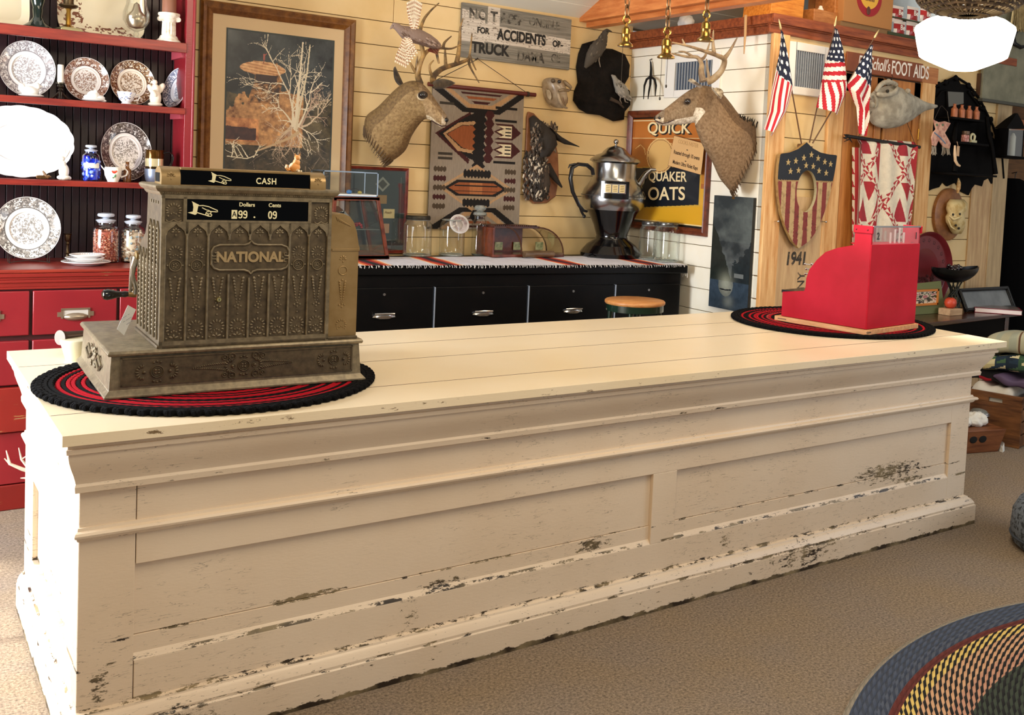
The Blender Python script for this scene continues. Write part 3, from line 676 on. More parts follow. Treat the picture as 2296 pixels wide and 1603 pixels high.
# cup with blue flowers
t = thing('teacup', 'white teacup with small blue flowers in front of a gold plate', 'cup', (at0(283, 2.54, zs[1]), 2.54, zs[1]))
m = MB(); rr = random.Random(6)
prof = [(.02, 0), (.021, .004), (.017, .007), (.03, .022), (.037, .045), (.039, .056), (.037, .056), (.034, .045), (.027, .022), (0, .01)]
m.lathe(prof, 40, col='f2f3f8')
for i in range(34):
    a = rr.uniform(0, 2*PI); z = rr.uniform(.018, .052); r = .0285+(z-.018)*.3
    m.ball((r*math.cos(a), r*math.sin(a), z), .0024, 5, 4, '2f4ea0' if rr.random() < .7 else '5e4a30')
part(m, 'cup_body', china, t); part(MB().tube([(.036, 0, .045), (.05, 0, .046), (.055, 0, .036), (.048, 0, .022), (.031, 0, .018)], .0032, 8), 'handle', whitec, t)
# rabbit, snail
fig('rabbit_figurine', 143, 2.53, zs[2], [((0, 0, .012), (.028, .02, .013)), ((0, 0, .04), (.021, .018, .034)), ((-.004, 0, .068), (.014, .013, .02)), ((-.01, 0, .095), (.014, .011, .012)), ((.012, .0, .118), (.006, .005, .024), None, .45), ((.002, .006, .12), (.006, .005, .022), None, .1), ((-.014, -.01, .012), (.012, .008, .01)), ((.022, 0, .01), (.008, .008, .008))], 'white sitting rabbit figurine in front of the big platter', 'figurine', M('rabbit_white', 'efeae0', .3, vary=(20, 'c9ae86', .55, .7)))
m = MB(Matrix.Translation((at0(97, 2.53, zs[2]), 2.53, zs[2])))
for i in range(9): m.lathe([(.001, -.004), (.011-.0006*abs(i-3), 0), (.001, .004)], 12, X=Matrix.Translation((-.024+i*.0045, 0, .011)) @ Matrix.Rotation(PI/2, 4, 'Y'))
m.tube([(.012, 0, .01), (.022, 0, .016), (.03, 0, .012)], [.009, .006, .002], 8); m.tube([(.01, 0, .015), (.004, 0, .028), (-.002, 0, .038)], [.007, .005, .003], 8)
single(m, 'carved_snail', wood('carved_brown', '5a3a22', '9a7444', .35, (3, 8, 8), False), 'small brown ribbed carving on the shelf edge left of the rabbit', 'carving')
# apothecary jars
def jar(px, y, z, R, h, label, fill, fmat, lab=None, sq=False, group='lidded apothecary jars on the hutch', gl=None):
    t = thing('apothecary_jar', label, 'jar', (at0(px, y, z), y, z), 0, group)
    n = 28; m = MB(); sp = [(0, 0), (R*.96, 0), (R, .006), (R, h*.66), (R*.92, h*.72), (R*.62, h*.77), (R*.62, h*.82), (R*.7, h*.835)]
    m.lathe(sp, n); part(m, 'jar_body', gl or glass(), t)
    m = MB(); m.lathe([(R*.6, h*.80), (R*.78, h*.845), (R*.72, h*.86), (R*.3, h*.88), (R*.2, h*.895), (R*.26, h*.90), (R*.6, h*.925), (R*.66, h*.95), (R*.6, h*.985), (R*.3, h), (0, h)], 20)
    part(m, 'stopper', M('frosted_glass', 'dfe6f2', .15, trans=.35, coat=.5), t)
    if fill: part(fill(R, h), 'contents', fmat, t)
    if lab:
        m = MB(); m.grid(lambda u, v: ((R+.0012)*math.cos(-PI/2+(u-.5)*1.9), (R+.0012)*math.sin(-PI/2+(u-.5)*1.9), h*(.36+v*.14)), 16, 2); part(m, 'paper_label', M('paper_label', 'ece6d8', .6), t)
        o = text(lab, 'lettering', M('ink_black', '14110f', .6), t, frame((0,0,0), (1,0,0), (0,0,1), (0,-1,0)), h*.075, .0004, .0006)
        for v in o.data.vertices:
            a = v.co.x/(R+.002)-PI/2; v.co = Vector(((R+.0018)*math.cos(a), (R+.0018)*math.sin(a), v.co.z+h*.43))
    return t
def pebble_fill(n, s0, cols, top=.62, seed=1, flat=1):
    def f(R, h):
        m = MB(); rr = random.Random(seed)
        m.lathe([(0, .005), (R*.8, .006), (R*.8, h*(top-.04)), (0, h*(top-.02))], 16, col=cols[0])
        for i in range(n):
            a = rr.uniform(0, 2*PI); z = rr.uniform(.006, h*top); r = R*.86 if z < h*(top-.05) else R*.86*rr.random()**.5
            m.ball((r*math.cos(a), r*math.sin(a), z), (s0*rr.uniform(.7, 1.2), s0*rr.uniform(.6, 1), s0*rr.uniform(.5, 1)*flat), 6, 4, rr.choice(cols), R=Matrix.Rotation(rr.uniform(0, 3), 3, (rr.random(), rr.random(), rr.random())))
        return m
    return f
attrm = M('coloured_matte', rough=.5, attr=True)
hb = .178
jar(203, 2.56, zs[2], .036, .165, 'blue glass apothecary jar with a paper label', pebble_fill(60, .011, ['2a4fd0', '3c62e0', '1c38a8', '8fa8f0'], .66, 3), M('blue_glass_bits', rough=.1, attr=True, coat=.6), 'A. BENZOIC', gl=glass('blue_glass', (.35, .5, 1)))
jar(236, 2.52, LZ, .055, .228, 'glass apothecary jar filled with small red beans', pebble_fill(900, .0042, ['a4503c', 'c47a5a', '8a3424', 'e0b8a0', 'b86848'], .66, 5), attrm)
jar(297, 2.52, LZ, .05, .222, 'glass apothecary jar filled with mixed sea shells', pebble_fill(220, .009, ['cdb8a0', 'a8866c', 'e8dccb', '8fa0a8', '7d5a48'], .66, 7, .6), attrm)
# creamer with poppy, amber bottle, lustre mug
t = thing('creamer', 'white china creamer with a red poppy painted on it', 'creamer', (at0(253, 2.52, zs[2]), 2.52, zs[2]))
m = MB(); m.lathe([(.022, 0), (.023, .004), (.034, .03), (.037, .058), (.034, .068), (.032, .066), (.032, .03), (0, .008)], 32, col='f3ece0')
m.loft([[(-.03, -.008, .05), (-.03, .008, .05), (-.032, 0, .045)], [(-.05, -.005, .074), (-.05, .005, .074), (-.048, 0, .066)]], 'f3ece0')
for (a, z, r, c_) in ((-1.6, .046, .009, 'd8402a'), (-1.45, .05, .008, 'e2552f'), (-1.75, .05, .006, 'c9341f'), (-1.6, .052, .0035, '251d18'), (-1.5, .026, .005, '3c7a44'), (-1.7, .02, .004, '3c7a44'), (-1.45, .032, .004, '4a8a5a')): m.ball((.0355*math.cos(a), .0355*math.sin(a)+.001, z), (r, .0022, r*.8), 8, 5, c_)
part(m, 'creamer_body', china, t); part(MB().tube([(.034, 0, .056), (.05, 0, .062), (.06, 0, .05), (.055, 0, .032), (.033, 0, .022)], .0038, 8), 'handle', whitec, t)
lathe_thing('bottle', 285, 2.6, zs[2], [(0, 0), (.016, 0), (.017, .004), (.017, .055), (.008, .066), (.008, .09), (.01, .094)], M('amber_glass', '7a4a20', .08, coat=.6), 'small amber bottle between creamer and tankard', 'bottle', 16)
t = thing('tankard', 'gold banded lustre tankard standing in a grey cup', 'mug', (at0(345, 2.57, zs[2]), 2.57, zs[2]))
m = MB(); m.lathe([(0, 0), (.026, 0), (.037, .012), (.041, .04), (.041, .066), (.038, .066)], 32); part(m, 'grey_cup', M('pewter_blue', '8f9bb4', .35, .6), t)
m = MB(); m.lathe([(.036, .05), (.039, .064), (.039, .078)], 36, col='3a2a14'); m.lathe([(.0392, .078), (.0392, .115)], 36, col='f0dfae'); m.lathe([(.0394, .115), (.040, .118), (.038, .15), (.041, .156), (.038, .156), (.034, .08)], 36, col='5a3a10')
part(m, 'lustre_body', M('gold_lustre', rough=.12, attr=True, metal=.6), t)
part(MB().tube([(.038, 0, .14), (.062, 0, .148), (.078, 0, .14), (.082, 0, .12), (.074, 0, .09), (.055, 0, .06), (.05, 0, .05)], [.005, .004, .004, .005, .005, .004, .006], 8), 'handle', M('black_gloss', '0c0a0b', .08, coat=.6), t)
# ledge: wire stand, thin candlestick, stacked plates
t = thing('wire_plate_stand', 'bent wire easel holding up the plate on the lowest shelf', 'stand', (at0(65, 2.53, LZ), 2.53, LZ))
m = MB(); 
for s_ in (-1, 1): m.tube([(s_*.075, .06, .10), (s_*.075, .04, .002), (s_*.075, -.03, .002), (s_*.075, -.034, .03)], .0018, 6)
m.tube([(-.075, -.01, .003), (0, .0, .012), (.075, -.01, .003)], .0018, 6); part(m, 'wire', M('dark_wire', '4a443e', .4, .8), t)
lathe_thing('candlestick', 151, 2.6, LZ, [(.024, 0), (.022, .005), (.008, .014), (.006, .03), (.01, .036), (.006, .044), (.005, .07), (.009, .08), (.006, .088), (.012, .096), (.014, .12), (.018, .124), (.016, .126)], dbrass, 'slim tarnished candlestick on the lowest shelf, left of the bean jar', 'candlestick')
for i, (px, py, R, lb) in enumerate(((193, 0, .098, 'bottom plate of the stack lying on the lowest shelf'), (190, 0, .078, 'middle plate of the stack lying on the lowest shelf'), (195, 0, .07, 'top plate of the stack lying on the lowest shelf'))):
    z = LZ+[.001, .017, .031][i]; m = MB(); prof = [(0, 0), (R*.55, 0), (R*.6, .003), (R*.8, .008), (R, .016), (R*.995, .0185), (R*.8, .011), (R*.58, .006), (0, .005)]
    m.lathe(prof, 48, (at0(px, 2.40, LZ), 2.40, z), col='f3f1ef'); rr = random.Random(i)
    for k in range(40):
        a = 2*PI*k/40; q = R*.88; m.ball((at0(px, 2.40, LZ)+q*math.cos(a), 2.40+q*math.sin(a), z+.0145), (.004, .004, .0012), 5, 4, rr.choice(['9a6a6a', '6a708a', 'b89a8a']))
    single(m, 'plate', china, lb, 'plate', 'stacked plates on the lowest shelf')
# branching antler leaning on the hutch foot
m = MB(); A = lambda px, py: at(px, py, 'y', 2.2)
m.tube([A(14, 1010), A(22, 1040), A(50, 1052), A(80, 1060)], [.002, .006, .008, .008], 8); m.tube([A(22, 1040), A(10, 1028)], [.005, .002], 6); m.tube([A(42, 1004), A(48, 1030), A(60, 1045)], [.002, .005, .006], 6); m.tube([A(48, 1030), A(60, 1022)], [.004, .002], 6); m.tube([A(46, 1072), A(60, 1072), A(80, 1064)], [.002, .005, .006], 6); m.tube([A(80,1060), A(95, 1100), A(90, 1140)], [.008, .008, .006], 8)
single(m, 'shed_antler', M('bleached_antler', 'e9dcc4', .5), 'pale shed antler leaning against the foot of the red hutch', 'antler')
# ================================================================ braided mats on the counter
def mat_rings(name, cx, cy, R, rings, border, label, ryk=1.0, rot=0):
    t = thing(name, label, 'mat', (cx, cy, H), rot, 'braided mats on the counter')
    yarn = M('wool_yarn', rough=1, attr=True, bump=(300, .6, .003), spec=.15)
    m = MB(); n = 150; prof = []; r = 0
    rr = random.Random(4)
    k = int((R-border)/.0125)
    for i in range(k):
        r0 = i*.0125; c_ = rings[min(len(rings)-1, int((k-1-i)))] if (k-1-i) < len(rings) else rings[(k-1-i) % len(rings)]
        pts = []; nn = max(10, int(2*PI*(r0+.006)/.012)); nn = min(nn, 200)*1
        for j in range(nn):
            a = 2*PI*j/nn; w = .0012 if j % 2 else -.0012
            pts.append(((r0+.006+w)*math.cos(a), (r0+.006+w)*math.sin(a)*ryk, .006+w*.6))
        m.tube(pts, .0074, 6, c_, closed=True)
    part(m, 'braid_rings', yarn, t)
    m = MB(); nb = int(2*PI*(R-border*.35)/.032)
    for q in range(3):
        rq = R-border+.008+q*.014
        nn = int(2*PI*rq/.013)
        m.tube([((rq+(.0014 if j % 2 else -.0014))*math.cos(2*PI*j/nn), (rq+(.0014 if j % 2 else -.0014))*math.sin(2*PI*j/nn)*ryk, .007+(.0015 if j % 2 else 0)) for j in range(nn)], .009, 6, '060608', closed=True)
    for j in range(nb):
        a = 2*PI*j/nb; rq = R-border*.34
        for (dr, da, s_) in ((-.008, 0, .013), (.004, .0, .012), (0, .24, .011), (0, -.24, .011), (.008, .13, .009), (.008, -.13, .009)):
            aa = a+da*2*PI/nb; m.ball(((rq+dr)*math.cos(aa), (rq+dr)*math.sin(aa)*ryk, .009+rr.uniform(-.001, .001)), (s_, s_, .008), 7, 5, '060608')
    part(m, 'crochet_border', yarn, t)
    return t
rd, rk, rb = 'a81020', '2a0c12', '0c080a'
mat_rings('braided_mat', .465, .505, .478, [rd, rb, rd, rd, rb, rd, rb, rb, rd, rd, rb], .062, 'round black and red crocheted mat under the brass cash register')
c1 = at(1665, 708, 'z', H); c2 = at(2132, 757, 'z', H); c3 = at(1960, 774, 'z', H)
# ================================================================ brass cash register
MT = .014
R_ = thing('cash_register', 'antique cast brass cash register with crank and CASH sign', 'cash register', (.147, .302, H+MT), -.03)
TR = wm(R_)
rp = lambda px, py, ax='y', v=.02: rl(TR, px, py, ax, v)
k = NT('antique_brass'); n_ = k.noise(5, 5); n2 = k.noise(60, 5)
cc = k.mix(k.mask(n_, .3, .7), k.ramp(n2, (.3, '5a503f'), (.75, '847862')), k.ramp(n2, (.3, '6a5f4a'), (.75, '928468')))
k.l(cc, k.b.inputs['Base Color']); k.b.inputs['Metallic'].default_value = .3; k.b.inputs['Roughness'].default_value = .42; k.bump(n2, .12, .001); MATS['antique_brass'] = k.m
br = k.m
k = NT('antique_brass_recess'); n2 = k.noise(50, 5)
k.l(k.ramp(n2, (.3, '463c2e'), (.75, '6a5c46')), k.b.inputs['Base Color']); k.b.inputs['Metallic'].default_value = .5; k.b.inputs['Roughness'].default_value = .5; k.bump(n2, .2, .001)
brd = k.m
brt = M('warm_brass', '9c8258', .4, .5, vary=(12, '84693e'))
W_, Dp = .69, .56
def bead(m, x, z, r, y, n=6, h=.6): m.ball((x, y, z), (r, r*h, r), n, 5)
def leaf(m, x, z, L_, w, a, y): m.ball((x, y, z), (w, w*.6, L_), 6, 5, R=Matrix.Rotation(a, 3, 'Y'))
def ringt(m, x, z, r, t_, y, n=20): m.tube([(x+r*math.cos(2*PI*i/n), y, z+r*math.sin(2*PI*i/n)) for i in range(n)], t_, 6, closed=True)
def palm(m, x, z, s_, y, n=9, spread=2.6, up=1):
    for i in range(n):
        a = (i/(n-1)-.5)*spread*2*.75; dx, dz = math.sin(a)*s_, math.cos(a)*s_*up; leaf(m, x+dx, z+dz, s_*.27, s_*.13, a, y)
    for dx, dz in ((-.35, -.55), (.35, -.55), (0, -.4), (-.8, -.9), (.8, -.9)): bead(m, x+dx*s_, z+dz*s_, s_*.14, y)
def trefoil(m, x, z, s_, y):
    for a in (0, PI/2, -PI/2, .8, -.8): leaf(m, x+math.sin(a)*s_*.6, z+math.cos(a)*s_*.6, s_*.36, s_*.22, a, y)
    leaf(m, x, z-s_*.7, s_*.3, s_*.16, 0, y); bead(m, x, z, s_*.2, y)
def drop(m, x, z0_, z1_, y, w=.013):
    n = 9
    for i in range(n):
        t = i/(n-1); z = z0_+(z1_-z0_)*t*.86; hw = w*(1-t*.72); s_ = .0042*(1-.6*t)
        for q in (-1, 1): leaf(m, x+q*hw, z, s_*1.25, s_, q*.5, y)
    bead(m, x, z0_+.006, .003, y)
    for dx, dz in ((-.008, 0), (0, -.006), (.008, 0), (0, .004)): bead(m, x+dx, z1_+dz, .0028, y)
# base
m = MB(); sl_ = .014
def rb_(z, o, o2=None): return [(-o, -o, z), (W_+o, -o, z), (W_+o, Dp+o, z), (-o, Dp+o, z)]
m.loft([rb_(.0, .012), rb_(.006, .012), rb_(.02, 0), rb_(.112, -.006), rb_(.113, .002), rb_(.120, .004), rb_(.126, .0), rb_(.127, -.003)])
part(m, 'base_case', br, R_, bevel=.0012, smooth=20)
m = MB(); f0 = -.0005
for (a, b) in (((.028, .030), (.662, .034)), ((.028, .104), (.662, .108)), ((.028, .03), (.032, .108)), ((.658, .03), (.662, .108))): m.bb((a[0], -.0035, a[1]), (b[0], .012, b[1]))
m.bb((.031, -.001, .033), (.659, .006, .105))
def rosette(cx, cz, s_):
    ringt(m, cx, cz, .017*s_, .0016, -.003); ringt(m, cx, cz, .012*s_, .001, -.003)
    for a in range(4): leaf(m, cx+.006*s_*math.cos(a*PI/2+.78), cz+.006*s_*math.sin(a*PI/2+.78), .004*s_, .003*s_, a*PI/2, -.003)
    for q in (-1, 1):
        for i in range(9):
            a = (i/8-.5)*3.6; x = cx+q*(.040*s_+math.cos(a)*.013*s_); z = cz+math.sin(a)*.018*s_; leaf(m, x, z, .0055*s_, .0028*s_, PI/2-q*a if False else (PI/2-a*q), -.003)
        bead(m, cx+q*.034*s_, cz, .005*s_, -.003)
    for q in (-1, 1):
        for dx in (-.009, 0, .009): bead(m, cx+dx*s_, cz+q*(.03-abs(dx)*.3)*s_, .0035*s_, -.003)
rosette(.118, .066, .95); rosette(.605, .068, .88)
cx_ = .345; rosette(cx_, .068, .9)
for q in (-1, 1):
    for i in range(16):
        t = i/15; x = cx_+q*(.05+t*.085); z = .068+.002*math.sin(t*3); hh = .014*(1-t)+.002
        for s2_ in (-1, 1): leaf(m, x, z+s2_*hh*.6, .005*(1-t*.6), .0018, q*(1.0*s2_)+(PI if False else 0), -.003)
    for (dx, dz, r) in ((.032, .028, .009), (.052, .026, .007), (.032, -.026, .009), (.052, -.024, .006), (.028, .0, .005)): ringt(m, cx_+q*dx, .068+dz, r, .0014, -.003, 12); bead(m, cx_+q*dx, .068+dz, .0028, -.003)
part(m, 'base_front_ornament', brd, R_, smooth=60)
m = MB()    # left end ornament, and bolts
X = frame((0,0,0), (0,-1,0), (0,0,1), (-1,0,0))
for i in range(26):
    rr = random.Random(i); m.ball((-.001, .28+rr.uniform(-.05, .05), .066+rr.uniform(-.03, .03)), (.003, .008, .006), 6, 4)
for q in (-1, 1): m.tube([(-.002, .28+q*.05, .066), (-.002, .28+q*.1, .066+.022*q), (-.002, .28+q*.15, .066), (-.002, .28+q*.1, .066-.02*q), (-.002, .28+q*.05, .066)], .0035, 6)
part(m, 'end_ornament', br, R_, smooth=60)
# cabinet
cl, cr, cf, cz0, cz1 = .122, .588, .012, .127, .552
prof = [(cf, cz0), (cf, cz1), (.215, cz1), (.222, .46), (.245, .43), (.31, .40), (.345, .37), (.355, .33), (.35, cz0)]
XP = frame((0,0,0), (0,1,0), (0,0,1), (1,0,0))
m = MB(); m.prism(prof, cl, cr, X=XP)
m.bb((cl-.006, cf-.006, cz0), (cr+.09, .36, cz0+.009))
part(m, 'cabinet', brd, R_, bevel=.002)
m = MB(); y_ = cf-.004; yb_ = cf-.0015; rib = .0032
def bar(x0_, z0_, x1_, z1_): m.bb((x0_, cf-.006, z0_), (x1_, cf+.002, z1_))
bar(cl, cz0+.008, cr, .146); bar(cl, cz0, cl+.008, cz1); bar(cr-.008, cz0, cr, cz1); bar(cl, .541, cr, cz1)
bar(.177, .478, .186, .546); bar(.518, .478, .527, .546); bar(.186, .477, .518, .4835)
N = 8; a0_, pit = .1345, .0558
plz0, plz1 = .331, .425
px0_, px1_ = .253, .467
for i in range(N):
    xl = a0_+i*pit; xr = xl+.0505; xc_ = (xl+xr)/2
    mid = 2 <= i <= 5
    # ogee arch
    zt_ = .472 if mid or i in (1, 6) else .473
    arch = [(xl, .440), (xl+.003, .452), (xl+.012, .461), (xc_-.006, .466), (xc_, zt_), (xc_+.006, .466), (xr-.012, .461), (xr-.003, .452), (xr, .440)]
    m.tube([(x, y_, z) for x, z in arch], rib*.7, 6, up=(0,1,0))
    # spandrel fill above arches
    m.prism(arch+[(xr+.006, .442), (xr+.006, .478), (xl-.006, .478), (xl-.006, .442)], -.005, .001, X=frame((0, cf, 0), (1,0,0), (0,0,1), (0,1,0)))
    zb2 = plz1+.002 if mid else .146
    m.tube([(xr+.0026, y_, .445), (xr+.0026, y_, .428 if (2 <= i < 5) else .146)], rib, 6)
    if i == 0: m.tube([(xl-.0026, y_, .445), (xl-.0026, y_, .146)], rib, 6)
    if 2 <= i < 5: m.tube([(xr+.0026, y_, .33 if i != 3 else .32), (xr+.0026, y_, .146)], rib, 6)
    trefoil(m, xc_, .449, .0125, yb_)
    if not mid:
        palm(m, xc_, .392, .0155, yb_); ringt(m, xc_, .356, .0155, .0016, yb_-.001); ringt(m, xc_, .356, .010, .0008, yb_)
        bead(m, xc_-.0195, .356, .003, yb_); bead(m, xc_+.0195, .356, .003, yb_)
        for a in range(5): bead(m, xc_+.005*math.cos(a*1.256), .356+.005*math.sin(a*1.256), .0022, yb_)
    drop(m, xc_, .318, .238, yb_)
    bead(m, xc_, .216, .0026, yb_); palm(m, xc_, .181, .0175, yb_, 9)
    for q in (-1, 1): bead(m, xc_+q*.019, .153, .003, yb_); leaf(m, xc_+q*.007, .156, .006, .003, q*1.2, yb_)
    leaf(m, xc_, .160, .005, .0028, 0, yb_)
for xc_ in (.153, .557):
    palm(m, xc_, .508, .017, yb_, 11); m.tube([(xc_-.02, y_, .482), (xc_-.012, y_, .476), (xc_, y_, .483), (xc_+.012, y_, .476), (xc_+.02, y_, .482)], .002, 6)
part(m, 'front_relief', br, R_, smooth=60)
# name cartouche
m = MB(); w2 = (px1_-px0_)/2; xc_ = (px0_+px1_)/2-.001; zc = (plz0+plz1)/2
def cart(k=1.0, kz=1.0, nose=True):
    pts = []
    q = [(-.0, .0475), (.006, .040), (.018, .036), (.085, .036), (.100, .030), (.107, .018), (.107, -.018), (.100, -.030), (.085, -.036), (.018, -.036), (.006, -.040), (0, -.0475)]
    q = q+[(-x, z) for x, z in q[-2:0:-1]]
    return [(xc_+x*k, zc+z*kz) for x, z in q]
m.prism(cart(1, 1), -.0035, .001, X=frame((0, cf, 0), (1,0,0), (0,0,1), (0,1,0)))
part(m, 'name_plate', brd, R_)
m = MB(); m.tube([(x, cf-.005, z) for x, z in cart(1, 1)], .0034, 7, closed=True, up=(0,1,0))
for q in (-1, 1):
    for s_ in (-1, 1):
        m.tube([(xc_+q*.107, cf-.005, zc+s_*.018), (xc_+q*.105, cf-.006, zc+s_*.004), (xc_+q*.094, cf-.006, zc+s_*.004), (xc_+q*.092, cf-.006, zc+s_*.013), (xc_+q*.099, cf-.006, zc+s_*.013)], .0024, 6)
    bead(m, xc_+q*.089, zc, .0035, cf-.005)
part(m, 'name_plate_scroll', br, R_, smooth=60)
text('NATIONAL', 'lettering', M('rubbed_brass', 'b59c72', .35, .5), R_, TR @ frame((xc_, cf-.005, zc), (1,0,0), (0,0,1), (0,-1,0)), .040, .003, .0016, .93)
# side relief (left end)
m = MB(); xs = cl-.0012
for i in range(6):
    yc_ = .045+i*.052
    top = .45 if yc_ < .2 else .36
    m.tube([(xs-.002, yc_-.02, .15), (xs-.002, yc_-.02, top), (xs-.002, yc_, top+.025), (xs-.002, yc_+.02, top), (xs-.002, yc_+.02, .15)], .0026, 6)
    rr = random.Random(i)
    z = .165
    while z < top+.005:
        m.ball((xs, yc_-.007, z), (.003, .0045, .0045), 6, 4); m.ball((xs, yc_+.007, z+.003), (.003, .0045, .0045), 6, 4); z += .0125
    m.tube([(xs-.001, yc_+.012*math.cos(a*.6283), .34+.016*math.sin(a*.6283)) for a in range(10)], .002, 5, closed=True)
for i in range(4): m.bb((xs-.001, .05+i*.034, .524), (xs+.002, .062+i*.034, .532))
part(m, 'side_relief', br, R_, smooth=60)
# cornice and top sign
m = MB()
def rc(z, o): return [(cl-o, cf-o, z), (cr+o, cf-o, z), (cr+o, .235+o, z), (cl-o, .235+o, z)]
m.loft([rc(.548, .0), rc(.553, .004), rc(.558, .006), rc(.562, .013), rc(.570, .018), rc(.575, .018), rc(.578, .012)])
for i in range(78): bead(m, cl+.003+i*.00595, .5565, .0022, cf-.006, 5, 1)
part(m, 'cornice', br, R_, smooth=30)
sl0, sl1 = .122, .572; y0s, y1s = .02, .115
ov = []
for i in range(9): a = PI*i/8; ov.append(((y0s+y1s)/2-math.cos(a)*(y1s-y0s)/2, .600+math.sin(a)*.028 if 0 < i < 8 else .600))
ov = [(y0s, .577)]+ov+[(y1s, .577)]
for a, b in ((sl0, .171), (.526, sl1)):
    m = MB(); m.prism(ov, a, b, X=XP)
    trefoil(m, (a+b)/2, .603, .012, y0s); 
    part(m, 'sign_end', brt, R_, bevel=.002)
m = MB(); 
for i in range(3): m.tube([(sl0-.001, .045+i*.022, .585), (sl0-.001, .045+i*.022, .61)], .003, 5)
part(m, 'end_slots', M('dark_slot', '15171c', .6), R_)
m = MB(); m.bb((.171, y0s+.004, .620), (.526, y1s-.004, .627)); m.bb((.171, y0s+.002, .577), (.526, y1s-.004, .5795)); part(m, 'sign_frame', brt, R_, bevel=.001)
bkgl = M('black_glass', '010204', .12, spec=.12)
m = MB(); m.bb((.171, y0s+.006, .5795), (.526, y1s-.006, .620)); s_ = part(m, 'sign_glass', bkgl, R_)
m = MB(); m.bb((.186, cf-.003, .4835), (.518, cf+.0005, .5415)); w_ = part(m, 'indicator_window', bkgl, R_)
ivory = M('ivory_enamel', 'e8e2b8', .4, emit=None)
def hand(cx, cz, s_, y, parent):
    m = MB(); P = lambda pts, r: m.tube([(cx+x*s_, y, cz+z*s_) for x, z in pts], r*s_, 5, up=(0,1,0))
    m.prism([(cx+x*s_, cz+z*s_) for x, z in ((-1.0, .62), (-.92, .45), (-.86, .12), (-.9, -.22), (-1.28, -.32), (-.72, -.5), (-.6, -.42), (-.5, .2), (-.45, .35), (-.62, .42))], -.0004, .0006, X=frame((0, y, 0), (1,0,0), (0,0,1), (0,1,0)))
    P([(-.52, .26), (-.1, .28), (.3, .2), (.7, .02), (1.0, -.1), (1.02, -.2), (.9, -.22), (.6, -.2), (.42, -.18)], .045)
    P([(-.6, -.3), (-.2, -.42), (.1, -.5), (.3, -.58), (.5, -.6), (.56, -.48), (.45, -.38)], .05)
    P([(-.2, .1), (0, 0), (.15, -.08), (.3, -.1), (.42, -.18), (.5, -.3), (.42, -.4), (.25, -.4), (.12, -.3), (.2, -.2), (.35, -.22)], .04)
    P([(.1, -.3), (.1, -.45)], .04); P([(.25, -.4), (.3, -.56)], .04)
    return part(m, 'pointing_hand', ivory, parent)
hand(.232, .514, .034, cf-.0036, w_); hand(.277, .601, .027, y0s+.0052, s_)
FT = lambda x, y, z: TR @ frame((x, y, z), (1,0,0), (0,0,1), (0,-1,0))
text('CASH', 'lettering', ivory, s_, FT(.401, y0s+.0052, .5965), .0245, .0008, .0005, .85, space=1.15)
text('Dollars', 'lettering', ivory, w_, FT(.345, cf-.0036, .5285), .0155, .0006, .0003, .95)
text('Cents', 'lettering', ivory, w_, FT(.422, cf-.0036, .5285), .0155, .0006, .0003, .95)
m = MB(); m.bb((.3035, cf-.0042, .488), (.3185, cf-.003, .513)); part(m, 'number_flag', ivory, w_)
text('A', 'lettering', M('black_mark', '0a0a0c', .5), w_, FT(.311, cf-.0046, .5005), .022, .0004, .0003, .8)
def digit(ch, x, z):
    m = MB(); y = cf-.0036; P = lambda pts, cl=False: m.tube([(x+a, y, z+b) for a, b in pts], .0018, 6, closed=cl, flat=.3, up=(0, 1, 0))
    if ch == '9': P([(.0042*math.cos(a), .0046+.0052*math.sin(a)) for a in [2*PI*i/16 for i in range(16)]], True); P([(.0042, .0046), (.0042, -.004), (.0034, -.0078), (.0005, -.0098), (-.0030, -.0092), (-.0042, -.0068)])
    else: P([(.0042*math.cos(a), .0098*math.sin(a)) for a in [2*PI*i/18 for i in range(18)]], True)
    part(m, 'digit_nine' if ch == '9' else 'digit_zero', ivory, w_)
for ch, x in (('9', .3275), ('9', .3405), ('0', .4095), ('9', .4225)): digit(ch, x, .5005)
text('.', 'lettering', ivory, w_, FT(.366, cf-.0036, .5005), .028, .0006, .0008)
# receipt box on the right
m = MB(); bx0, bx1 = .5885, .680
o = [(bx0, .128), (bx0, .498), (.60, .505), (.628, .508), (.648, .500), (.662, .482), (.672, .452), (.679, .412), (.682, .405), (.682, .398), (.679, .395), (.679, .128)]
m.prism(o, -.27, -.022, X=frame((0,0,0), (1,0,0), (0,0,1), (0,-1,0)))
xc_ = .632; y_b = .021
m.bb((bx0+.008, .019, .395), (.681, .0225, .402))
trefoil(m, xc_, .37, .012, y_b); ringt(m, xc_, .335, .013, .0014, y_b); drop(m, xc_, .30, .23, y_b, .008); palm(m, xc_, .17, .014, y_b)
for i in range(7): leaf(m, .61+i*.006, .492-.003*i, .009, .002, -.4-.1*i, y_b)
m.lathe([(.0, -.01), (.016, -.01), (.016, .01), (0, .01)], 16, X=Matrix.Translation((.682, .12, .30)) @ Matrix.Rotation(PI/2, 4, 'Y'))
part(m, 'receipt_box', brt, R_, bevel=.0015)
# lock
m = MB(); m.lathe([(0, 0), (.0072, 0), (.0072, .004), (.0055, .006), (0, .006)], 18, X=Matrix.Translation((.2755, cf-.002, .2585)) @ Matrix.Rotation(PI/2, 4, 'X')); lk = part(m, 'lock', M('lock_brass', 'c9bf85', .25, .9), R_)
part(MB().bb((.2745, cf-.0085, .2555), (.2765, cf-.0075, .2615)), 'keyhole', M('dark_slot', '15171c'), lk)
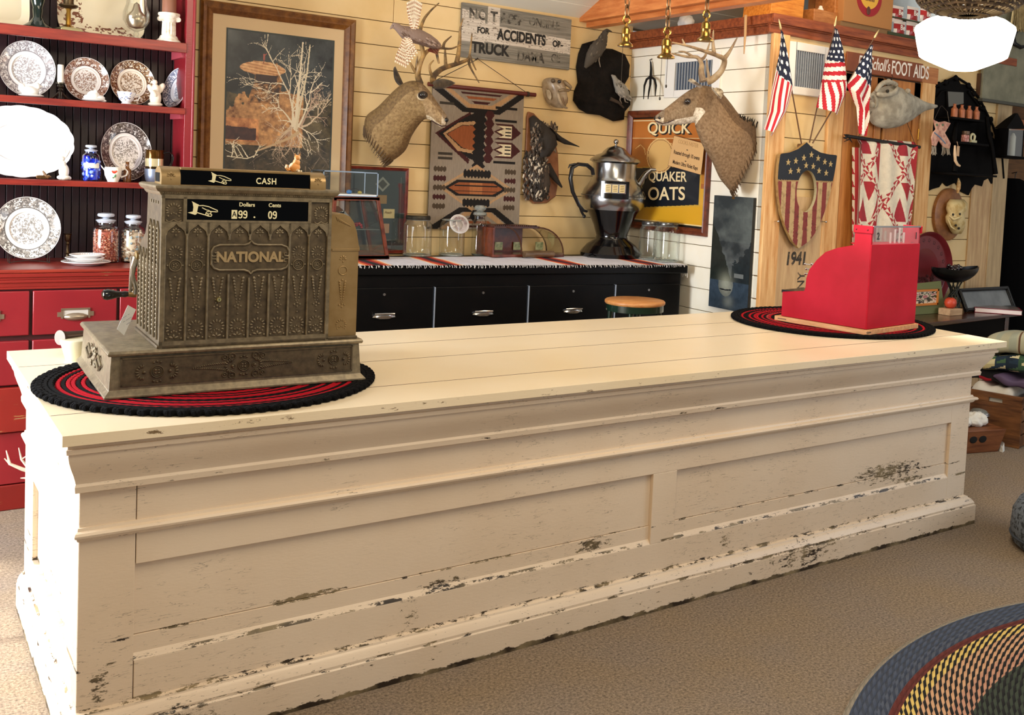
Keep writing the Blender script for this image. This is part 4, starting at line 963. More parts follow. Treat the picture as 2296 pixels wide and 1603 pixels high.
# crank
hub = rp(302, 573, 'y', .37); lo_ = rp(298, 659, 'y', .37); kn = rp(229, 664, 'y', .37)
m = MB(); m.cyl((cl, .335, hub.z+.002), (hub.x-.004, .335, hub.z+.002), .016, n=20)
part(m, 'crank_hub', brt, R_, bevel=.002)
m = MB(); m.tube([(hub.x-.0, .332, hub.z), (hub.x-.008, .34, hub.z-.03), (hub.x-.008, .355, hub.z-.06), (lo_.x+.006, .37, lo_.z+.02), (lo_.x+.004, .37, lo_.z)], [.012, .009, .007, .009, .012], 10)
m.tube([(hub.x-.012, .34, hub.z), (lo_.x-.008, .37, lo_.z+.0)], .0045, 8)
part(m, 'crank_arm', M('nickel', 'b9b7ae', .22, .95), R_)
m = MB(); X = Matrix.Translation((lo_.x+.008, .37, lo_.z)) @ Matrix.Rotation(-PI/2, 4, 'Y')
Lk = (lo_.x+.008-kn.x)
m.lathe([(0, 0), (.011, 0), (.010, Lk*.12), (.008, Lk*.25)], 16, X=X); part(m, 'handle_ferrule', brt, R_)
m = MB(); m.lathe([(.008, Lk*.22), (.010, Lk*.35), (.0085, Lk*.42), (.010, Lk*.55), (.015, Lk*.72), (.017, Lk*.86), (.014, Lk*.97), (.006, Lk*1.02), (0, Lk*1.025)], 18, X=X); part(m, 'handle_grip', M('ebony', '0d0809', .1, coat=.6), R_)
# small paper tag
a = rp(287, 684, 'y', .23); b = rp(305, 694, 'y', .23); c = rp(262, 738, 'y', .20); d = rp(278, 752, 'y', .20)
m = MB(); m.loft([[a, b, b+Vector((0, .001, 0)), a+Vector((0, .001, 0))], [c, d, d+Vector((0, .001, 0)), c+Vector((0, .001, 0))]])
tg = single(MB(TR).loft([[a, b, b+Vector((0, .001, 0)), a+Vector((0, .001, 0))], [c, d, d+Vector((0, .001, 0)), c+Vector((0, .001, 0))]]), 'paper_tag', M('tag_paper', 'eef0f2', .7), 'white paper tag propped on the base of the brass register below its crank', 'tag')
text('~ ~~ ~\n~~ ~~~\n~ ~~ ~', 'handwriting', M('pencil_blue', '5a6a8a', .8), tg, frame(wm(R_) @ ((a+b+c+d)/4+Vector((0, -.004, 0))), (.75,0,.5), (-.4,0,.9), (.1,-.95,.1)), .011, .0002)
# small cat ornament on top of the register
cb = rp(657, 388, 'y', .06)
m = MB(TR); z0_ = .6272
m.ball((cb.x+.004, .06, z0_+.014), (.017, .012, .015)); m.ball((cb.x+.009, .06, z0_+.028), (.011, .010, .012)); m.ball((cb.x+.011, .058, z0_+.042), (.0095, .009, .009))
for q in (-1, 1): m.loft([[(cb.x+.011+q*.008, .058, z0_+.045), (cb.x+.011+q*.002, .058, z0_+.048), (cb.x+.011+q*.005, .062, z0_+.046)], [(cb.x+.011+q*.0078, .058, z0_+.057)]*3])
m.tube([(cb.x-.006, .06, z0_+.008), (cb.x-.016, .058, z0_+.006), (cb.x-.022, .054, z0_+.012), (cb.x-.02, .052, z0_+.02)], .0045, 7)
single(m, 'cat_figurine', M('marmalade', 'd8934a', .5, vary=(60, 'f0dcb8', .5, .6)), 'tiny orange cat figurine sitting on top of the brass register', 'figurine')
single(MB(TR).ball((.50, .05, .6305), (.004, .003, .0035)).ball((.507, .05, .630), (.003, .003, .003)), 'pebble', M('cream_pebble', 'e8dcc0', .5), 'tiny pale pebble on the register beside the cat figurine', 'pebble')
# things on the counter behind the register
t = thing('crock', 'small cream crock with an ochre inside, behind the register', 'pot', (at(176, 806, 'z', H).x, at(176, 806, 'z', H).y, H))
m = MB(); m.lathe([(0, 0), (.036, 0), (.038, .006), (.050, .05), (.053, .056), (.053, .066), (.051, .068)], 32); part(m, 'crock_wall', M('crock_cream', 'dcd6bc', .4, vary=(3, 'cfc49a')), t)
part(MB().lathe([(.0505, .0675), (.047, .05), (.034, .008), (0, .006)], 32), 'crock_inside', M('ochre_glaze', 'c88a3e', .25), t)
p0 = at(134, 757, 'y', at(176, 806, 'z', H).y+.02); p1 = p0+Vector((.15, .09, -.01))
m = MB(); m.tube([p0, p0+(p1-p0)*.06], [.024, .022], 18); m.tube([p0+(p1-p0)*.06, p1], [.019, .016], 16); m.tube([Vector((p1.x-.05, p1.y, H)), p1-Vector((.05, .02, .01))], .012, 8)
m.tube([Vector((p0.x+.04, p0.y+.03, H)), p0+(p1-p0)*.35], .008, 8)
single(m, 'wooden_spyglass', M('tarnished_brown', '4a3a30', .3, .5), 'short dark tube on a peg stand behind the register, beside the crock', 'spyglass')
# ================================================================ red cash register
cA = at(1943, 752, 'z', H+.012); cB = at(1757, 708, 'z', H+.012); cC = at(2056, 736, 'z', H+.012)
rz2 = math.atan2(cC.y-cA.y, cC.x-cA.x); RW = (cC-cA).length; 
RD = (cB-cA).length
mc = at(1897, 735, 'z', H)
mat_rings('braided_mat', (c1.x+c2.x)/2+.03, (c1.y+c2.y)/2+.1, (c2-c1).length/2*.98, [rd, rb, rb, rd, rb, rd, rd, rb, rd, rb, 'a03a3c'], .05, 'round black and red crocheted mat under the red cash register')
G = thing('red_cash_register', 'bright red curved cash register with a glass window at its top', 'cash register', (cA.x, cA.y, H+.013), rz2)
TG = wm(G); sk = (cB-cA); skl = TG.inverted() @ cB
gp = lambda px, py, ax, v: rl(TG, px, py, ax, v)
# left face is the plane through the base corner; local y runs along it
pts = [(1963, 509), (1918, 506), (1916, 549), (1877, 556), (1851, 565), (1832, 582), (1815, 604), (1808, 624), (1806, 645), (1803, 652), (1755, 654), (1757, 703)]
P_ = [gp(px, py, 'x', .01) for px, py in pts]; prf = [(p.y, p.z) for p in P_]
prf = [(0.012, prf[0][1])]+prf[1:-1]+[(prf[-2][0], .024), (.012, .024)]
redp = M('register_red', 'a80a20', .45, spec=.15, vary=(5, 'b8142c')); redd = redp
m = MB(); m.prism(prf, .008, .02, X=XP); part(m, 'side_plate', redp, G, bevel=.002)
m = MB(); m.prism(prf, RW-.02, RW-.008, X=XP); part(m, 'side_plate', redp, G, bevel=.002)
hh = prf[0][1]; wz = gp(1963, 549, 'y', 0.0).z
m = MB(); m.bb((.009, .008, .024), (RW-.009, .014, wz)); part(m, 'back_plate', redp, G, bevel=.002)
inner = [(a+(-.006 if a > .1 else .003), b-.006) for a, b in prf[1:-1]]
m = MB(); xs_ = [.02, RW-.02]
body = [(.016, .024), (.016, wz), (.13, wz)]+[(a, b-.004) for a, b in prf[2:-1]]; m.prism(body, .02, RW-.02, X=XP); part(m, 'key_cover', redp, G, bevel=.001)
m = MB(); ky = prf[10][0]; kz_ = prf[10][1]; m.bb((.012, prf[9][0]-.005, kz_-.004), (RW-.012, ky+.01, kz_+.010)); part(m, 'coin_slab', M('black_marble', '141419', .2), G, bevel=.002)
m = MB(); m.bb((-.004, -.004, 0), (RW+.004, prf[-2][0]+.03, .022)); part(m, 'wood_base', wood('raw_pine_base', 'c98a54', 'e3b27e', .55, (20, 3, 20), False), G, bevel=.001)
for sx_ in (0, 1): 
    m = MB(); m.bb((-.005, -.005+(.0), .010), (.03, .0, .013)) if sx_ == 0 else m.bb((-.0055, prf[-2][0]-.04, .010), (-.003, prf[-2][0]+.01, .013)); part(m, 'staple', M('dark_wire', '4a443e'), G)
for xq in (.002, RW-.012): part(MB().bb((xq, .004, hh-.032), (xq+.010, prf[1][0]+.004, hh+.003)), 'top_band', redp, G, bevel=.002)
for yq in (.03, .09): part(MB().ball((.0015, yq, hh-.016), (.003, .004, .004)), 'rivet', M('rivet', '6a2028', .3, .6), G)
m = MB(); m.bb((.02, .010, wz), (RW-.02, .013, hh-.004)); part(m, 'window_glass', glass('faint_glass', (.93, .93, .92)), G)
m = MB(); m.bb((.02, .115, wz), (RW-.02, .118, hh-.004)); part(m, 'clerk_glass', glass('faint_glass'), G)
m = MB(); m.bb((.012, .006, hh-.004), (RW-.012, .016, hh+.004)); part(m, 'chrome_rail', chrome, G, bevel=.001)
for i, (tx, xx) in enumerate((('2', .06), ('1', RW-.05))):
    text(tx, 'number_tab', M('black_mark', '0a0a0c'), G, TG @ frame((xx, .009, (hh+wz)/2-.004), (1,0,0), (0,0,1), (0,-1,0)), .045, .001, .001)
for i in range(4): part(MB().bb((.26+i*.04, .06, wz-.004), (.262+i*.04, .07, wz+.05+.015*(i % 3))), 'indicator_flag', M('flag_grey', 'b9a7a0', .5), G)
m = MB(); rr = random.Random(2)
for i, (px, py) in enumerate(((1805, 592), (1820, 592), (1808, 603), (1806, 614))):
    p = gp(px, py, 'x', .06); q = Vector((.06, p.y-.05, p.z-.0))
    m.cyl(p, q, .0035, n=8); m.ball(p, (.009, .005, .006), 10, 6)
part(m, 'key_stems', chrome, G)
# ================================================================ pictures and signs on the back wall
def framed(name, label, F, u0, u1, v0, v1, fw, th_, fmat, w0=.0, cat='picture'):
    """picture frame as mitred mouldings; returns the thing"""
    c = F @ Vector(((u0+u1)/2, v0, w0)); t = thing(name, label, cat, c)
    T = inv(t) @ F; m = MB(T)
    pr = [(0, 0), (0, th_*.7), (fw*.18, th_), (fw*.45, th_*.8), (fw*.6, th_*.95), (fw*.85, th_*.6), (fw, th_*.45), (fw, 0)]
    rings = []
    for o_, w in pr: rings.append([(u0+o_, v0+o_, w0+w), (u1-o_, v0+o_, w0+w), (u1-o_, v1-o_, w0+w), (u0+o_, v1-o_, w0+w)])
    rings.append(rings[0]); m.loft(rings, cap=False); part(m, 'frame', fmat, t, smooth=30); return t, T
walnut = wood('walnut_frame', '5a3212', '8a5a28', .35, (6, 6, 6), False, 4)
a = ub(447, 60); b = ub(790, 200); tp = ub(794, 46)[1]
t, T = framed('framed_print', 'large wood framed print of a rocky crag and bare tree with a wide mat', FB, a[0], b[0], 1.22, tp, .062, .035, walnut)
pu0, pu1, pv1 = ub(509, 100)[0], ub(742, 200)[0], ub(742, 94)[1]
pv0 = 1.22+.062+.085
part(MB(T).bb((a[0]+.05, 1.27, .008), (b[0]-.05, tp-.05, .012)), 'mat_board', M('mat_board', 'd8bd94', .8), t)
part(MB(T).bb((pu0-.008, pv0-.008, .0122), (pu1+.008, pv1+.008, .0132)), 'mat_edge', M('mat_edge_grey', '3a4240', .6), t)
cv = Canvas(230, 330, '2a3034'); X, Y = cv.X, cv.Y
n = fbm(X*1.2, Y*1.6, 5, 3, 5); n2 = fbm(X, Y*1.4, 14, 4, 5); n3 = fbm(X, Y*1.4, 30, 9, 3)
def setc(mk, c0, c1, f):
    A, B = np.array(lin(c0)), np.array(lin(c1)); f = np.clip(f, 0, 1)[..., None]; cv.a[mk] = (A+(B-A)*f)[mk]
setc(Y > .5, '14181c', '4a5050', (n-.3)*1.8)
setc(Y <= .62-.04*n, '2a2418', '6a5c3c', (n2-.3)*2)
rock = (Y < .60+.25*(n-.5)) & (Y > .28) & (X < .72) & (Y < .86-abs(X-.42)*.9+.1*(n2-.5)); setc(rock, '6a3c1e', 'f0b878', (n3*.6+n2*.5-.25)*1.5)
neck = (abs(X-.36-.02*np.sin(Y*20)) < .14-(Y-.6)*.12) & (Y > .55) & (Y < .82); setc(neck, '3a2418', 'd89a5c', (n3-.3)*1.6)
capm = (((X-.33)/.21)**2+((Y-.775)/.045)**2 < 1+.3*(n2-.5)); setc(capm, 'a86838', 'f2c48c', (np.sin(Y*330+X*25)*.25+n3))
under = (X > .2) & (X < .5) & (Y < .735) & (Y > .68) & (abs(X-.36) < .1); setc(under, '1c1416', '4a3028', n3)
setc((Y < .45) & (X < .3) & (Y > .3), '8a4a28', 'e6a468', (n3*.7+n2-.5)*1.6); setc((Y < .36+.05*n) & (Y > .31) & (X < .28), '2a1a1e', '54342c', n3)
setc(Y < .27+.06*(n-.5), '1a1a12', '5e5038', (n2*.8+n3*.5-.35)*1.4)
rr = random.Random(8)
def branch(x, y, a, L_, w, d, colr):
    pts = [(x, y)]
    for i in range(5):
        a += rr.uniform(-.3, .3); x += math.cos(a)*L_/5; y += math.sin(a)*L_/5/1.43; pts.append((x, y))
    cv.line(pts, w, colr, w*.4)
    if d:
        for q in range(rr.randint(2, 4)):
            p = pts[rr.randint(1, 5)]; branch(p[0], p[1], a+rr.uniform(-1.1, 1.1), L_*rr.uniform(.45, .75), w*.55, d-1, colr)
bone = ['e8dcc0', 'd4bfa0', 'b89c84']
for i in range(10): branch(.64+rr.uniform(-.04, .04), .42, rr.uniform(-2.6, -.5), .22, .012, 2, rr.choice(bone))
for (x, a_, L_) in ((.64, 1.65, .5), (.66, 1.5, .48), (.62, 1.75, .34), (.68, 1.25, .34), (.63, 2.0, .22), (.7, .9, .25), (.72, .6, .24)): branch(x, .42, a_, L_, .02, 3, rr.choice(bone))
cv.line([(.7, .97), (.68, .75), (.66, .55), (.65, .4)], .014, 'e8dcc0', .03); cv.line([(.77, .96), (.75, .78), (.69, .55), (.66, .4)], .012, 'ddd0b0', .022)
cv.line([(.28, .24), (.45, .29), (.6, .34), (.68, .38)], .014, 'c8ac84', .03)
for i in range(5): branch(.06+.05*i, .2, rr.uniform(1, 2.4), .14, .010, 1, 'efe6c8')
cv.line([(.02, .2), (.2, .19), (.3, .22)], .008, 'efe6c8')
for i in range(12): branch(rr.uniform(.35, .95), rr.uniform(.12, .3), rr.uniform(-2.8, 0), .2, .005, 1, '8a7864')
cv.rect(.325, .83, .345, .87, 'a8584a'); cv.line([(.335, .83), (.33, .81)], .008, '8a4a3a'); cv.line([(.34, .86), (.36, .875)], .006, 'a8584a')
artm = M('art_print', rough=.35, attr=True, coat=.25)
m = MB(T); cv.mesh(m, lambda u, v: (pu0+u*(pu1-pu0), pv0+v*(pv1-pv0), .0136)); part(m, 'print', artm, t, smooth=0)
# small frame with paper labels on a teal mat
a = ub(797, 370); b = ub(911, 470); tp2 = ub(911, 377)[1]; z0_ = DZ+.012
t, T = framed('framed_labels', 'small red-brown frame of paper labels on a grey-green mat, behind the display cases', FB, a[0]-.05, b[0], z0_, tp2, .02, .02, wood('cherry_frame', '5a1c12', '8a3420', .3, (6, 6, 6), False, 4), w0=.004)
part(MB(T).bb((a[0]-.04, z0_+.01, .008), (b[0]-.01, tp2-.01, .011)), 'backing_board', M('teal_mat', '39464a', .8), t)
iu1 = ub(895, 470)[0]; lw = .0012
m = MB(T); m.bb((iu1-.0, z0_+.06, .0112), (iu1+lw, tp2-.055, .0122)); part(m, 'mat_line', M('mat_line', '8a988e', .6), t)
pap = lambda n_, c_: M('paper_'+n_, c_, .7)
def pq(px, py): return ub(px, py, .012)
def rect_on(T, c, w, h, wv, rot=0):
    pts = [(c[0]+x*math.cos(rot)-y*math.sin(rot), c[1]+x*math.sin(rot)+y*math.cos(rot)) for x, y in ((-w/2, -h/2), (w/2, -h/2), (w/2, h/2), (-w/2, h/2))]
    return MB(T).prism(pts, wv, wv+.0008)
c = pq(858, 413); part(rect_on(T, c, .062, .062, .0125, .8), 'diamond_label', pap('grey', '8d928c'), t); part(rect_on(T, c, .04, .04, .0134, .8), 'label_print', pap('ink', '3d423e'), t)
c = pq(857, 447); part(rect_on(T, c, .055, .05, .0125), 'paper_label', pap('tan', '9a7a4c'), t)
c = pq(872, 479); cd_ = part(rect_on(T, c, .068, .054, .0125), 'paper_label', pap('cream', 'd8c48e'), t)
c = pq(865, 512); part(rect_on(T, c, .04, .055, .0125), 'paper_label', pap('pink', 'b58f70'), t)
c = pq(872, 481); text('Peach', 'lettering', M('label_brown', '4a3018', .7), cd_, FB @ Matrix.Translation((c[0]-.008, c[1]+.012, .0185)), .018, .0003, shear=.3)
part(MB(T).bb((a[0]-.035, z0_+.015, .016), (b[0]-.015, tp2-.015, .0175)), 'glazing', glass(), t)
# weathered sign
u0, u1 = ub(1031, 70)[0], ub(1275, 100)[0]; v1 = (ub(1035, 5)[1]+ub(1277, 45)[1])/2; v0 = (ub(1028, 130)[1]+ub(1273, 155)[1])/2
c = FB @ Vector(((u0+u1)/2, v0, .02)); S = thing('wooden_sign', 'weathered grey board sign reading NOT RESPONSIBLE FOR ACCIDENTS OR TRUCK DAMAGE', 'sign', c)
cv = Canvas(240, 110, '8a8478'); X, Y = cv.X, cv.Y; g = fbm(X*1.2, Y*14, 4, 5, 4); g2 = fbm(X*6, Y*8, 4, 7, 3)
f = np.clip((g-.3)*1.6, 0, 1)[..., None]; cv.a[:] = np.array(lin('6e6a60'))+(np.array(lin('9c968a'))-np.array(lin('6e6a60')))*f
wh = ((Y < .66-.10*(X-.3)) & (Y > .34-.03*X) & (X > .12)) | ((Y < .88) & (Y > .3) & (X < .2)) | ((X > .22) & (X < .33) & (Y > .35)); wh &= g2 > .25
cv.a[wh] = (np.array(lin('b9aea0'))+(np.array(lin('e4dccf'))-np.array(lin('b9aea0')))*f)[wh]
ln = wh & (np.abs((Y*26+g*4) % 1-.5) < .05) & (g2 > .5); cv.a[ln] = lin('5a4c3e')
m = MB(inv(S) @ FB); cv.mesh(m, lambda u, v: (u0+u*(u1-u0), v0+v*(v1-v0), .0222)); m.bb((u0, v0, .002), (u1, v1, .022), '6e675b')
part(m, 'board', M('weathered_board', rough=.85, attr=True, bump=(60, .3, .002), stretch=(1, 1, 6)), S, smooth=0)
sw, sh = u1-u0, v1-v0; blackp = M('sign_black', '151310', .7); fade = M('sign_faded', '3c3832', .8, vary=(30, '7a756a', .45, .55))
def st(body, fu, fv, size, mat, bold=.004, width=.8): text(body, 'lettering', mat, S, FB @ Matrix.Translation((u0+fu*sw, v0+fv*sh, .0235)), size, .001, bold, width)
st('NO T RESP', .30, .815, .082, fade, .003, .95); st('ONSIBLE', .74, .83, .075, fade, .0006, .78); st('FOR', .185, .53, .05, blackp, .0018, .85); st('ACCIDENTS', .535, .50, .088, blackp, .0035, .72); st('OR-', .875, .47, .055, blackp, .002, .8)
st('TRUCK', .255, .20, .088, blackp, .0035, .88); st('DAMA', .625, .15, .085, fade, .0025, .8); st('GE', .86, .19, .07, fade, .0008, .8)
# ---------------------------------------------------------------- kilim on its rod
K0, K1 = ub(960, 330)[0], ub(1165, 330)[0]; kt = ub(1100, 208)[1]; kb = DZ+.16
Q = thing('woven_rug', 'grey, black and rust geometric woven rug hanging from a rod', 'rug', FB @ Vector(((K0+K1)/2, kb, .03)))
cv = Canvas(150, 216, '8f8272'); rr = random.Random(2)
zx = lambda x: (x-655)/(1500-655); zy = lambda y: (2010-y)/(2010-800)
def P(pts, c): cv.poly([(zx(x), zy(y)) for x, y in pts], c)
def serr(x0_, x1_, y0_, y1_, c, nt=10, amp=22, horiz=False):
    if not horiz:
        L_ = [(x0_-(amp if i % 2 else 0), y0_+(y1_-y0_)*i/(2*nt)) for i in range(2*nt+1)]; R2 = [(x1_+(amp if i % 2 else 0), y0_+(y1_-y0_)*i/(2*nt)) for i in range(2*nt, -1, -1)]
        P(L_+R2, c)
    else:
        A = [(x0_+(x1_-x0_)*i/(2*nt), y0_-(amp if i % 2 else 0)) for i in range(2*nt+1)]; B = [(x0_+(x1_-x0_)*i/(2*nt), y1_+(amp if i % 2 else 0)) for i in range(2*nt, -1, -1)]; P(A+B, c)
bk_, tan_, rust, dkr = '16110f', 'b08a62', '8f4f2a', '3e1614'
def V(y0_, flip=1):
    P([(640, y0_), (740, y0_), (960, y0_+150*flip), (1240, y0_+150*flip), (1440, y0_), (1530, y0_), (1270, y0_+190*flip), (930, y0_+190*flip)], bk_)
    P([(760, y0_), (820, y0_), (1000, y0_+120*flip), (1190, y0_+120*flip), (1370, y0_), (1420, y0_), (1230, y0_+150*flip), (980, y0_+150*flip)], tan_)
    for k_ in range(3): P([(900+k_*55, y0_+(15+k_*38)*flip), (1290-k_*55, y0_+(15+k_*38)*flip), (1265-k_*55, y0_+(35+k_*38)*flip), (925+k_*55, y0_+(35+k_*38)*flip)], rust if k_ % 2 else dkr)
V(800); V(2010, -1)
P([(690, 1190), (1000, 985), (1010, 1010), (740, 1190), (1010, 1400), (1000, 1440)], dkr); P([(720, 1190), (1000, 1010), (1060, 985), (1060, 1410), (1000, 1390)], bk_)
P([(800, 1190), (930, 1110), (1060, 1100), (1060, 1330), (940, 1300)], rust); P([(760, 1190), (900, 1085), (1060, 1060), (1060, 1095), (930, 1105), (790, 1190), (930, 1305), (1060, 1320), (1060, 1350), (900, 1330)], tan_)
serr(1055, 1130, 960, 1480, bk_, 9, 26)
serr(1160, 1200, 960, 1420, dkr, 6, 24)
for y_ in (1140, 1300):
    P([(1230, y_-70), (1400, y_-70), (1485, y_), (1400, y_+70), (1230, y_+70), (1290, y_+35), (1220, y_), (1290, y_-35)], dkr); P([(1260, y_-52), (1395, y_-52), (1395, y_+52), (1260, y_+52), (1320, y_+28), (1250, y_), (1320, y_-28)], 'd8c8a4')
    for q in (-30, 0, 30): P([(1330, y_+q-6), (1385, y_+q-6), (1385, y_+q+6), (1330, y_+q+6)], bk_)
for y_ in (1040, 930, 1410): P([(1230, y_-12), (1440, y_-12), (1440, y_+12), (1230, y_+12)], bk_)
for y_ in (930, 1360, 1400): P([(720, y_-10), (850, y_-10), (850, y_+10), (720, y_+10)], '3a332a')
P([(1080, 1440), (1430, 1650), (1080, 1870), (740, 1650)], tan_); P([(1080, 1465), (1400, 1650), (1080, 1845), (770, 1650)], '9a8468')
serr(960, 1210, 1500, 1545, bk_, 8, 18, True); serr(960, 1210, 1755, 1800, bk_, 8, 18, True)
P([(790, 1650), (900, 1580), (1260, 1580), (1370, 1650), (1260, 1720), (900, 1720)], bk_); P([(830, 1650), (920, 1600), (1240, 1600), (1330, 1650), (1240, 1700), (920, 1700)], rust); P([(1020, 1600), (1140, 1600), (1140, 1700), (1020, 1700)], 'a8683c')
for q in (1625, 1672): P([(880, q), (1280, q), (1280, q+8), (880, q+8)], bk_)
for sx_, w in ((700, 1), (1460, -1)):
    for i, y_ in enumerate((1480, 1560, 1640, 1720, 1800)): 
        serr(min(sx_, sx_+w*110)-10, max(sx_, sx_+w*110)-10, y_, y_+26, dkr if i % 2 else '4a3c2c', 4, 14, True)
P([(1060, 1840), (1100, 1840), (1130, 1900), (1080, 1960), (1030, 1900)], bk_)
g = fbm(cv.X*30, cv.Y*3, 8, 3, 3); cv.a *= (.78+.42*g)[..., None]
m = MB(inv(Q) @ FB); cv.mesh(m, lambda u, v: (K0+u*(K1-K0), kb+v*(kt-kb), .030+.003*math.sin(u*7+v*3))); 
m.grid(lambda u, v: (K0+u*(K1-K0), kb+v*(kt-kb), .024+.003*math.sin(u*7+v*3)), 10, 10, lambda i, j: lin('5a5042'))
part(m, 'weave', M('woven', rough=.95, attr=True), Q, smooth=60)
m = MB(inv(Q) @ FB); r0_ = ub(985, 195); r1_ = ub(1208, 232)
rz_ = kt+.012
m.cyl((K0-.03, rz_, .032), (K1+.08, rz_-.0, .032), .013, n=14); part(m, 'hanging_rod', M('rod_red', '5a1d14', .4), Q)
m = MB(inv(Q) @ FB); m.cyl((K1+.015, rz_, .032), (K1+.03, rz_, .032), .0165, n=14); part(m, 'end_collar', M('rod_cap', '2a2018', .5), Q)
nl = ub(1068, 133); m = MB(inv(Q) @ FB); m.tube([(K0-.01, rz_+.01, .03), (nl[0], nl[1], .02), (K1+.01, rz_+.012, .03)], .0022, 6)
m.cyl((nl[0]-.006, nl[1], 0), (nl[0]-.006, nl[1]+.004, .03), .004, n=8); part(m, 'hanging_cord', M('cord_dark', '2c221a', .8), Q)
# ---------------------------------------------------------------- bark mounts with game birds, fish head
bark = M('dark_bark', '0d0a08', .9, vary=(14, '1e1814'), bump=(30, .8, .02), spec=.2)
feather = M('feathers', rough=.8, attr=True, bump=(90, .5, .004))
def blob(F, pts, w0, w1, mat, bev=.01): return MB(F)
# upper mount
pts = [(1308, 98), (1330, 92), (1352, 108), (1372, 110), (1400, 122), (1412, 145), (1408, 172), (1398, 190), (1412, 205), (1412, 235), (1400, 250), (1398, 268), (1378, 272), (1348, 258), (1320, 254), (1300, 245), (1288, 225), (1290, 205), (1298, 185), (1294, 150), (1300, 120)]
P2 = [ub(x, y, .03) for x, y in pts]
B = thing('bird_plaque', 'black bark wall mount with two grey game birds near the corner', 'taxidermy', FB @ Vector((P2[0][0], P2[12][1], .02)))
m = MB(inv(B) @ FB); n_ = len(P2); cx_ = sum(p[0] for p in P2)/n_; cz_ = sum(p[1] for p in P2)/n_
sc2 = lambda k_: [(cx_+(p[0]-cx_)*k_, cz_+(p[1]-cz_)*k_) for p in P2]
m.loft([[(x, z, w) for x, z in sc2(k_)] for k_, w in ((.96, .001), (1, .012), (1, .035), (.93, .05), (.6, .062), (.2, .06))]); part(m, 'bark_slab', bark, B, smooth=60, disp=(.04, .02), )
def W2(px, py, w): p = ub(px, py, w); return Vector((p[0], p[1], w))
def tbird(T, pl, cols, nf, legs=(), eye=None, seed=1):
    """bird traced along its spine: (px, py, out from wall, radius)"""
    m = MB(T @ FB); rr = random.Random(seed); C_ = [W2(*q[:3]) for q in pl]; rings = []
    for i, c in enumerate(C_):
        d = (C_[min(i+1, len(C_)-1)]-C_[max(i-1, 0)]).normalized(); s_ = Vector((-d.y, d.x, 0)).normalized(); o = d.cross(s_); r = pl[i][3]
        rings.append([c+s_*r*math.cos(2*PI*k/14)+o*r*.75*math.sin(2*PI*k/14) for k in range(14)])
    m.loft(rings, cols[0])
    big = max(q[3] for q in pl)
    for i in range(nf):
        j = rr.randrange(len(pl)-1)
        if pl[j][3] < big*.55: continue
        t = rr.random(); c = C_[j].lerp(C_[j+1], t); r = pl[j][3]*(1-t)+pl[j+1][3]*t; d = (C_[j+1]-C_[j]).normalized(); s_ = Vector((-d.y, d.x, 0)); o = d.cross(s_)
        a = rr.uniform(0, 2*PI); p = c+s_*r*.93*math.cos(a)+o*r*.7*math.sin(a); ang_ = math.atan2(d.y, d.x)
        m.ball(p, (.017, .007, .004), 6, 4, rr.choice(cols), R=Matrix.Rotation(ang_+rr.uniform(-.2, .2), 3, 'Z'))
    for lg in legs: m.tube([W2(*q) for q in lg], [.006, .004, .003][:len(lg)] if len(lg) < 4 else .004, 6, '8a7c6c')
    if eye: m.ball(W2(*eye), .004, 8, 6, '060504')
    return m
gcol = ['4a4238', '5e564a', '38322a', '6e6656']
part(tbird(inv(B), [(1312, 152, .06, .010), (1318, 142, .07, .026), (1326, 128, .08, .042), (1336, 113, .09, .050), (1345, 101, .09, .046), (1351, 90, .09, .031), (1354, 81, .09, .022), (1357, 73, .09, .0215), (1362, 69, .09, .015), (1367, 69, .09, .006), (1372, 71, .09, .002)], gcol, 170, [[(1344, 122, .09), (1343, 136, .09), (1346, 150, .07)]], (1361, 70, .105), 3), 'perched_bird', feather, B, smooth=60)
part(tbird(inv(B), [(1371, 168, .08, .004), (1376, 172, .09, .015), (1379, 178, .09, .018), (1383, 187, .09, .026), (1390, 197, .1, .04), (1398, 206, .1, .038), (1405, 214, .09, .024), (1412, 222, .08, .010)], ['8a857c', '9c968c', '6e685e', 'b0aaa0'], 120, [[(1392, 214, .09), (1390, 224, .09), (1394, 232, .07)], [(1400, 218, .09), (1402, 228, .09), (1408, 230, .07)]], None, 4), 'lower_bird', feather, B, smooth=60, label='paler grey bird on the bark')
m = MB(inv(B) @ FB); q_ = ub(1385, 230, .07); m.tube([(q_[0]-.06, q_[1]+.02, .07), (q_[0]+.0, q_[1], .08), (q_[0]+.05, q_[1]-.03, .07)], [.014, .01, .006], 8); part(m, 'perch', M('perch_wood', '3a2c20', .8), B)
# small plaque with a hanging pheasant-like bird
pts = [(1183, 250), (1196, 254), (1215, 275), (1240, 300), (1250, 345), (1252, 400), (1245, 440), (1225, 455), (1195, 457), (1176, 440), (1174, 390), (1178, 320), (1180, 262)]
P2 = [ub(x, y, .01) for x, y in pts]
B = thing('bird_plaque', 'narrow wooden plaque with a brown mottled bird beside the hanging rug', 'taxidermy', FB @ Vector((P2[0][0], P2[8][1], .01)))
m = MB(inv(B) @ FB); m.prism(P2, .002, .02); part(m, 'plaque_board', wood('plaque_wood', '7a4a2c', 'a06a44', .4, (4, 4, 4), False, 3), B, bevel=.006)
m = MB(inv(B) @ FB); rr = random.Random(5); q0 = ub(1212, 290, .06); q1 = ub(1205, 420, .06)
cols = ['3a3028', '221c18', '8a7c6c', '5a4a3c', 'c8bca8', '2c2622', '3c3630']
def W2(px, py, w): p = ub(px, py, w); return Vector((p[0], p[1], w))
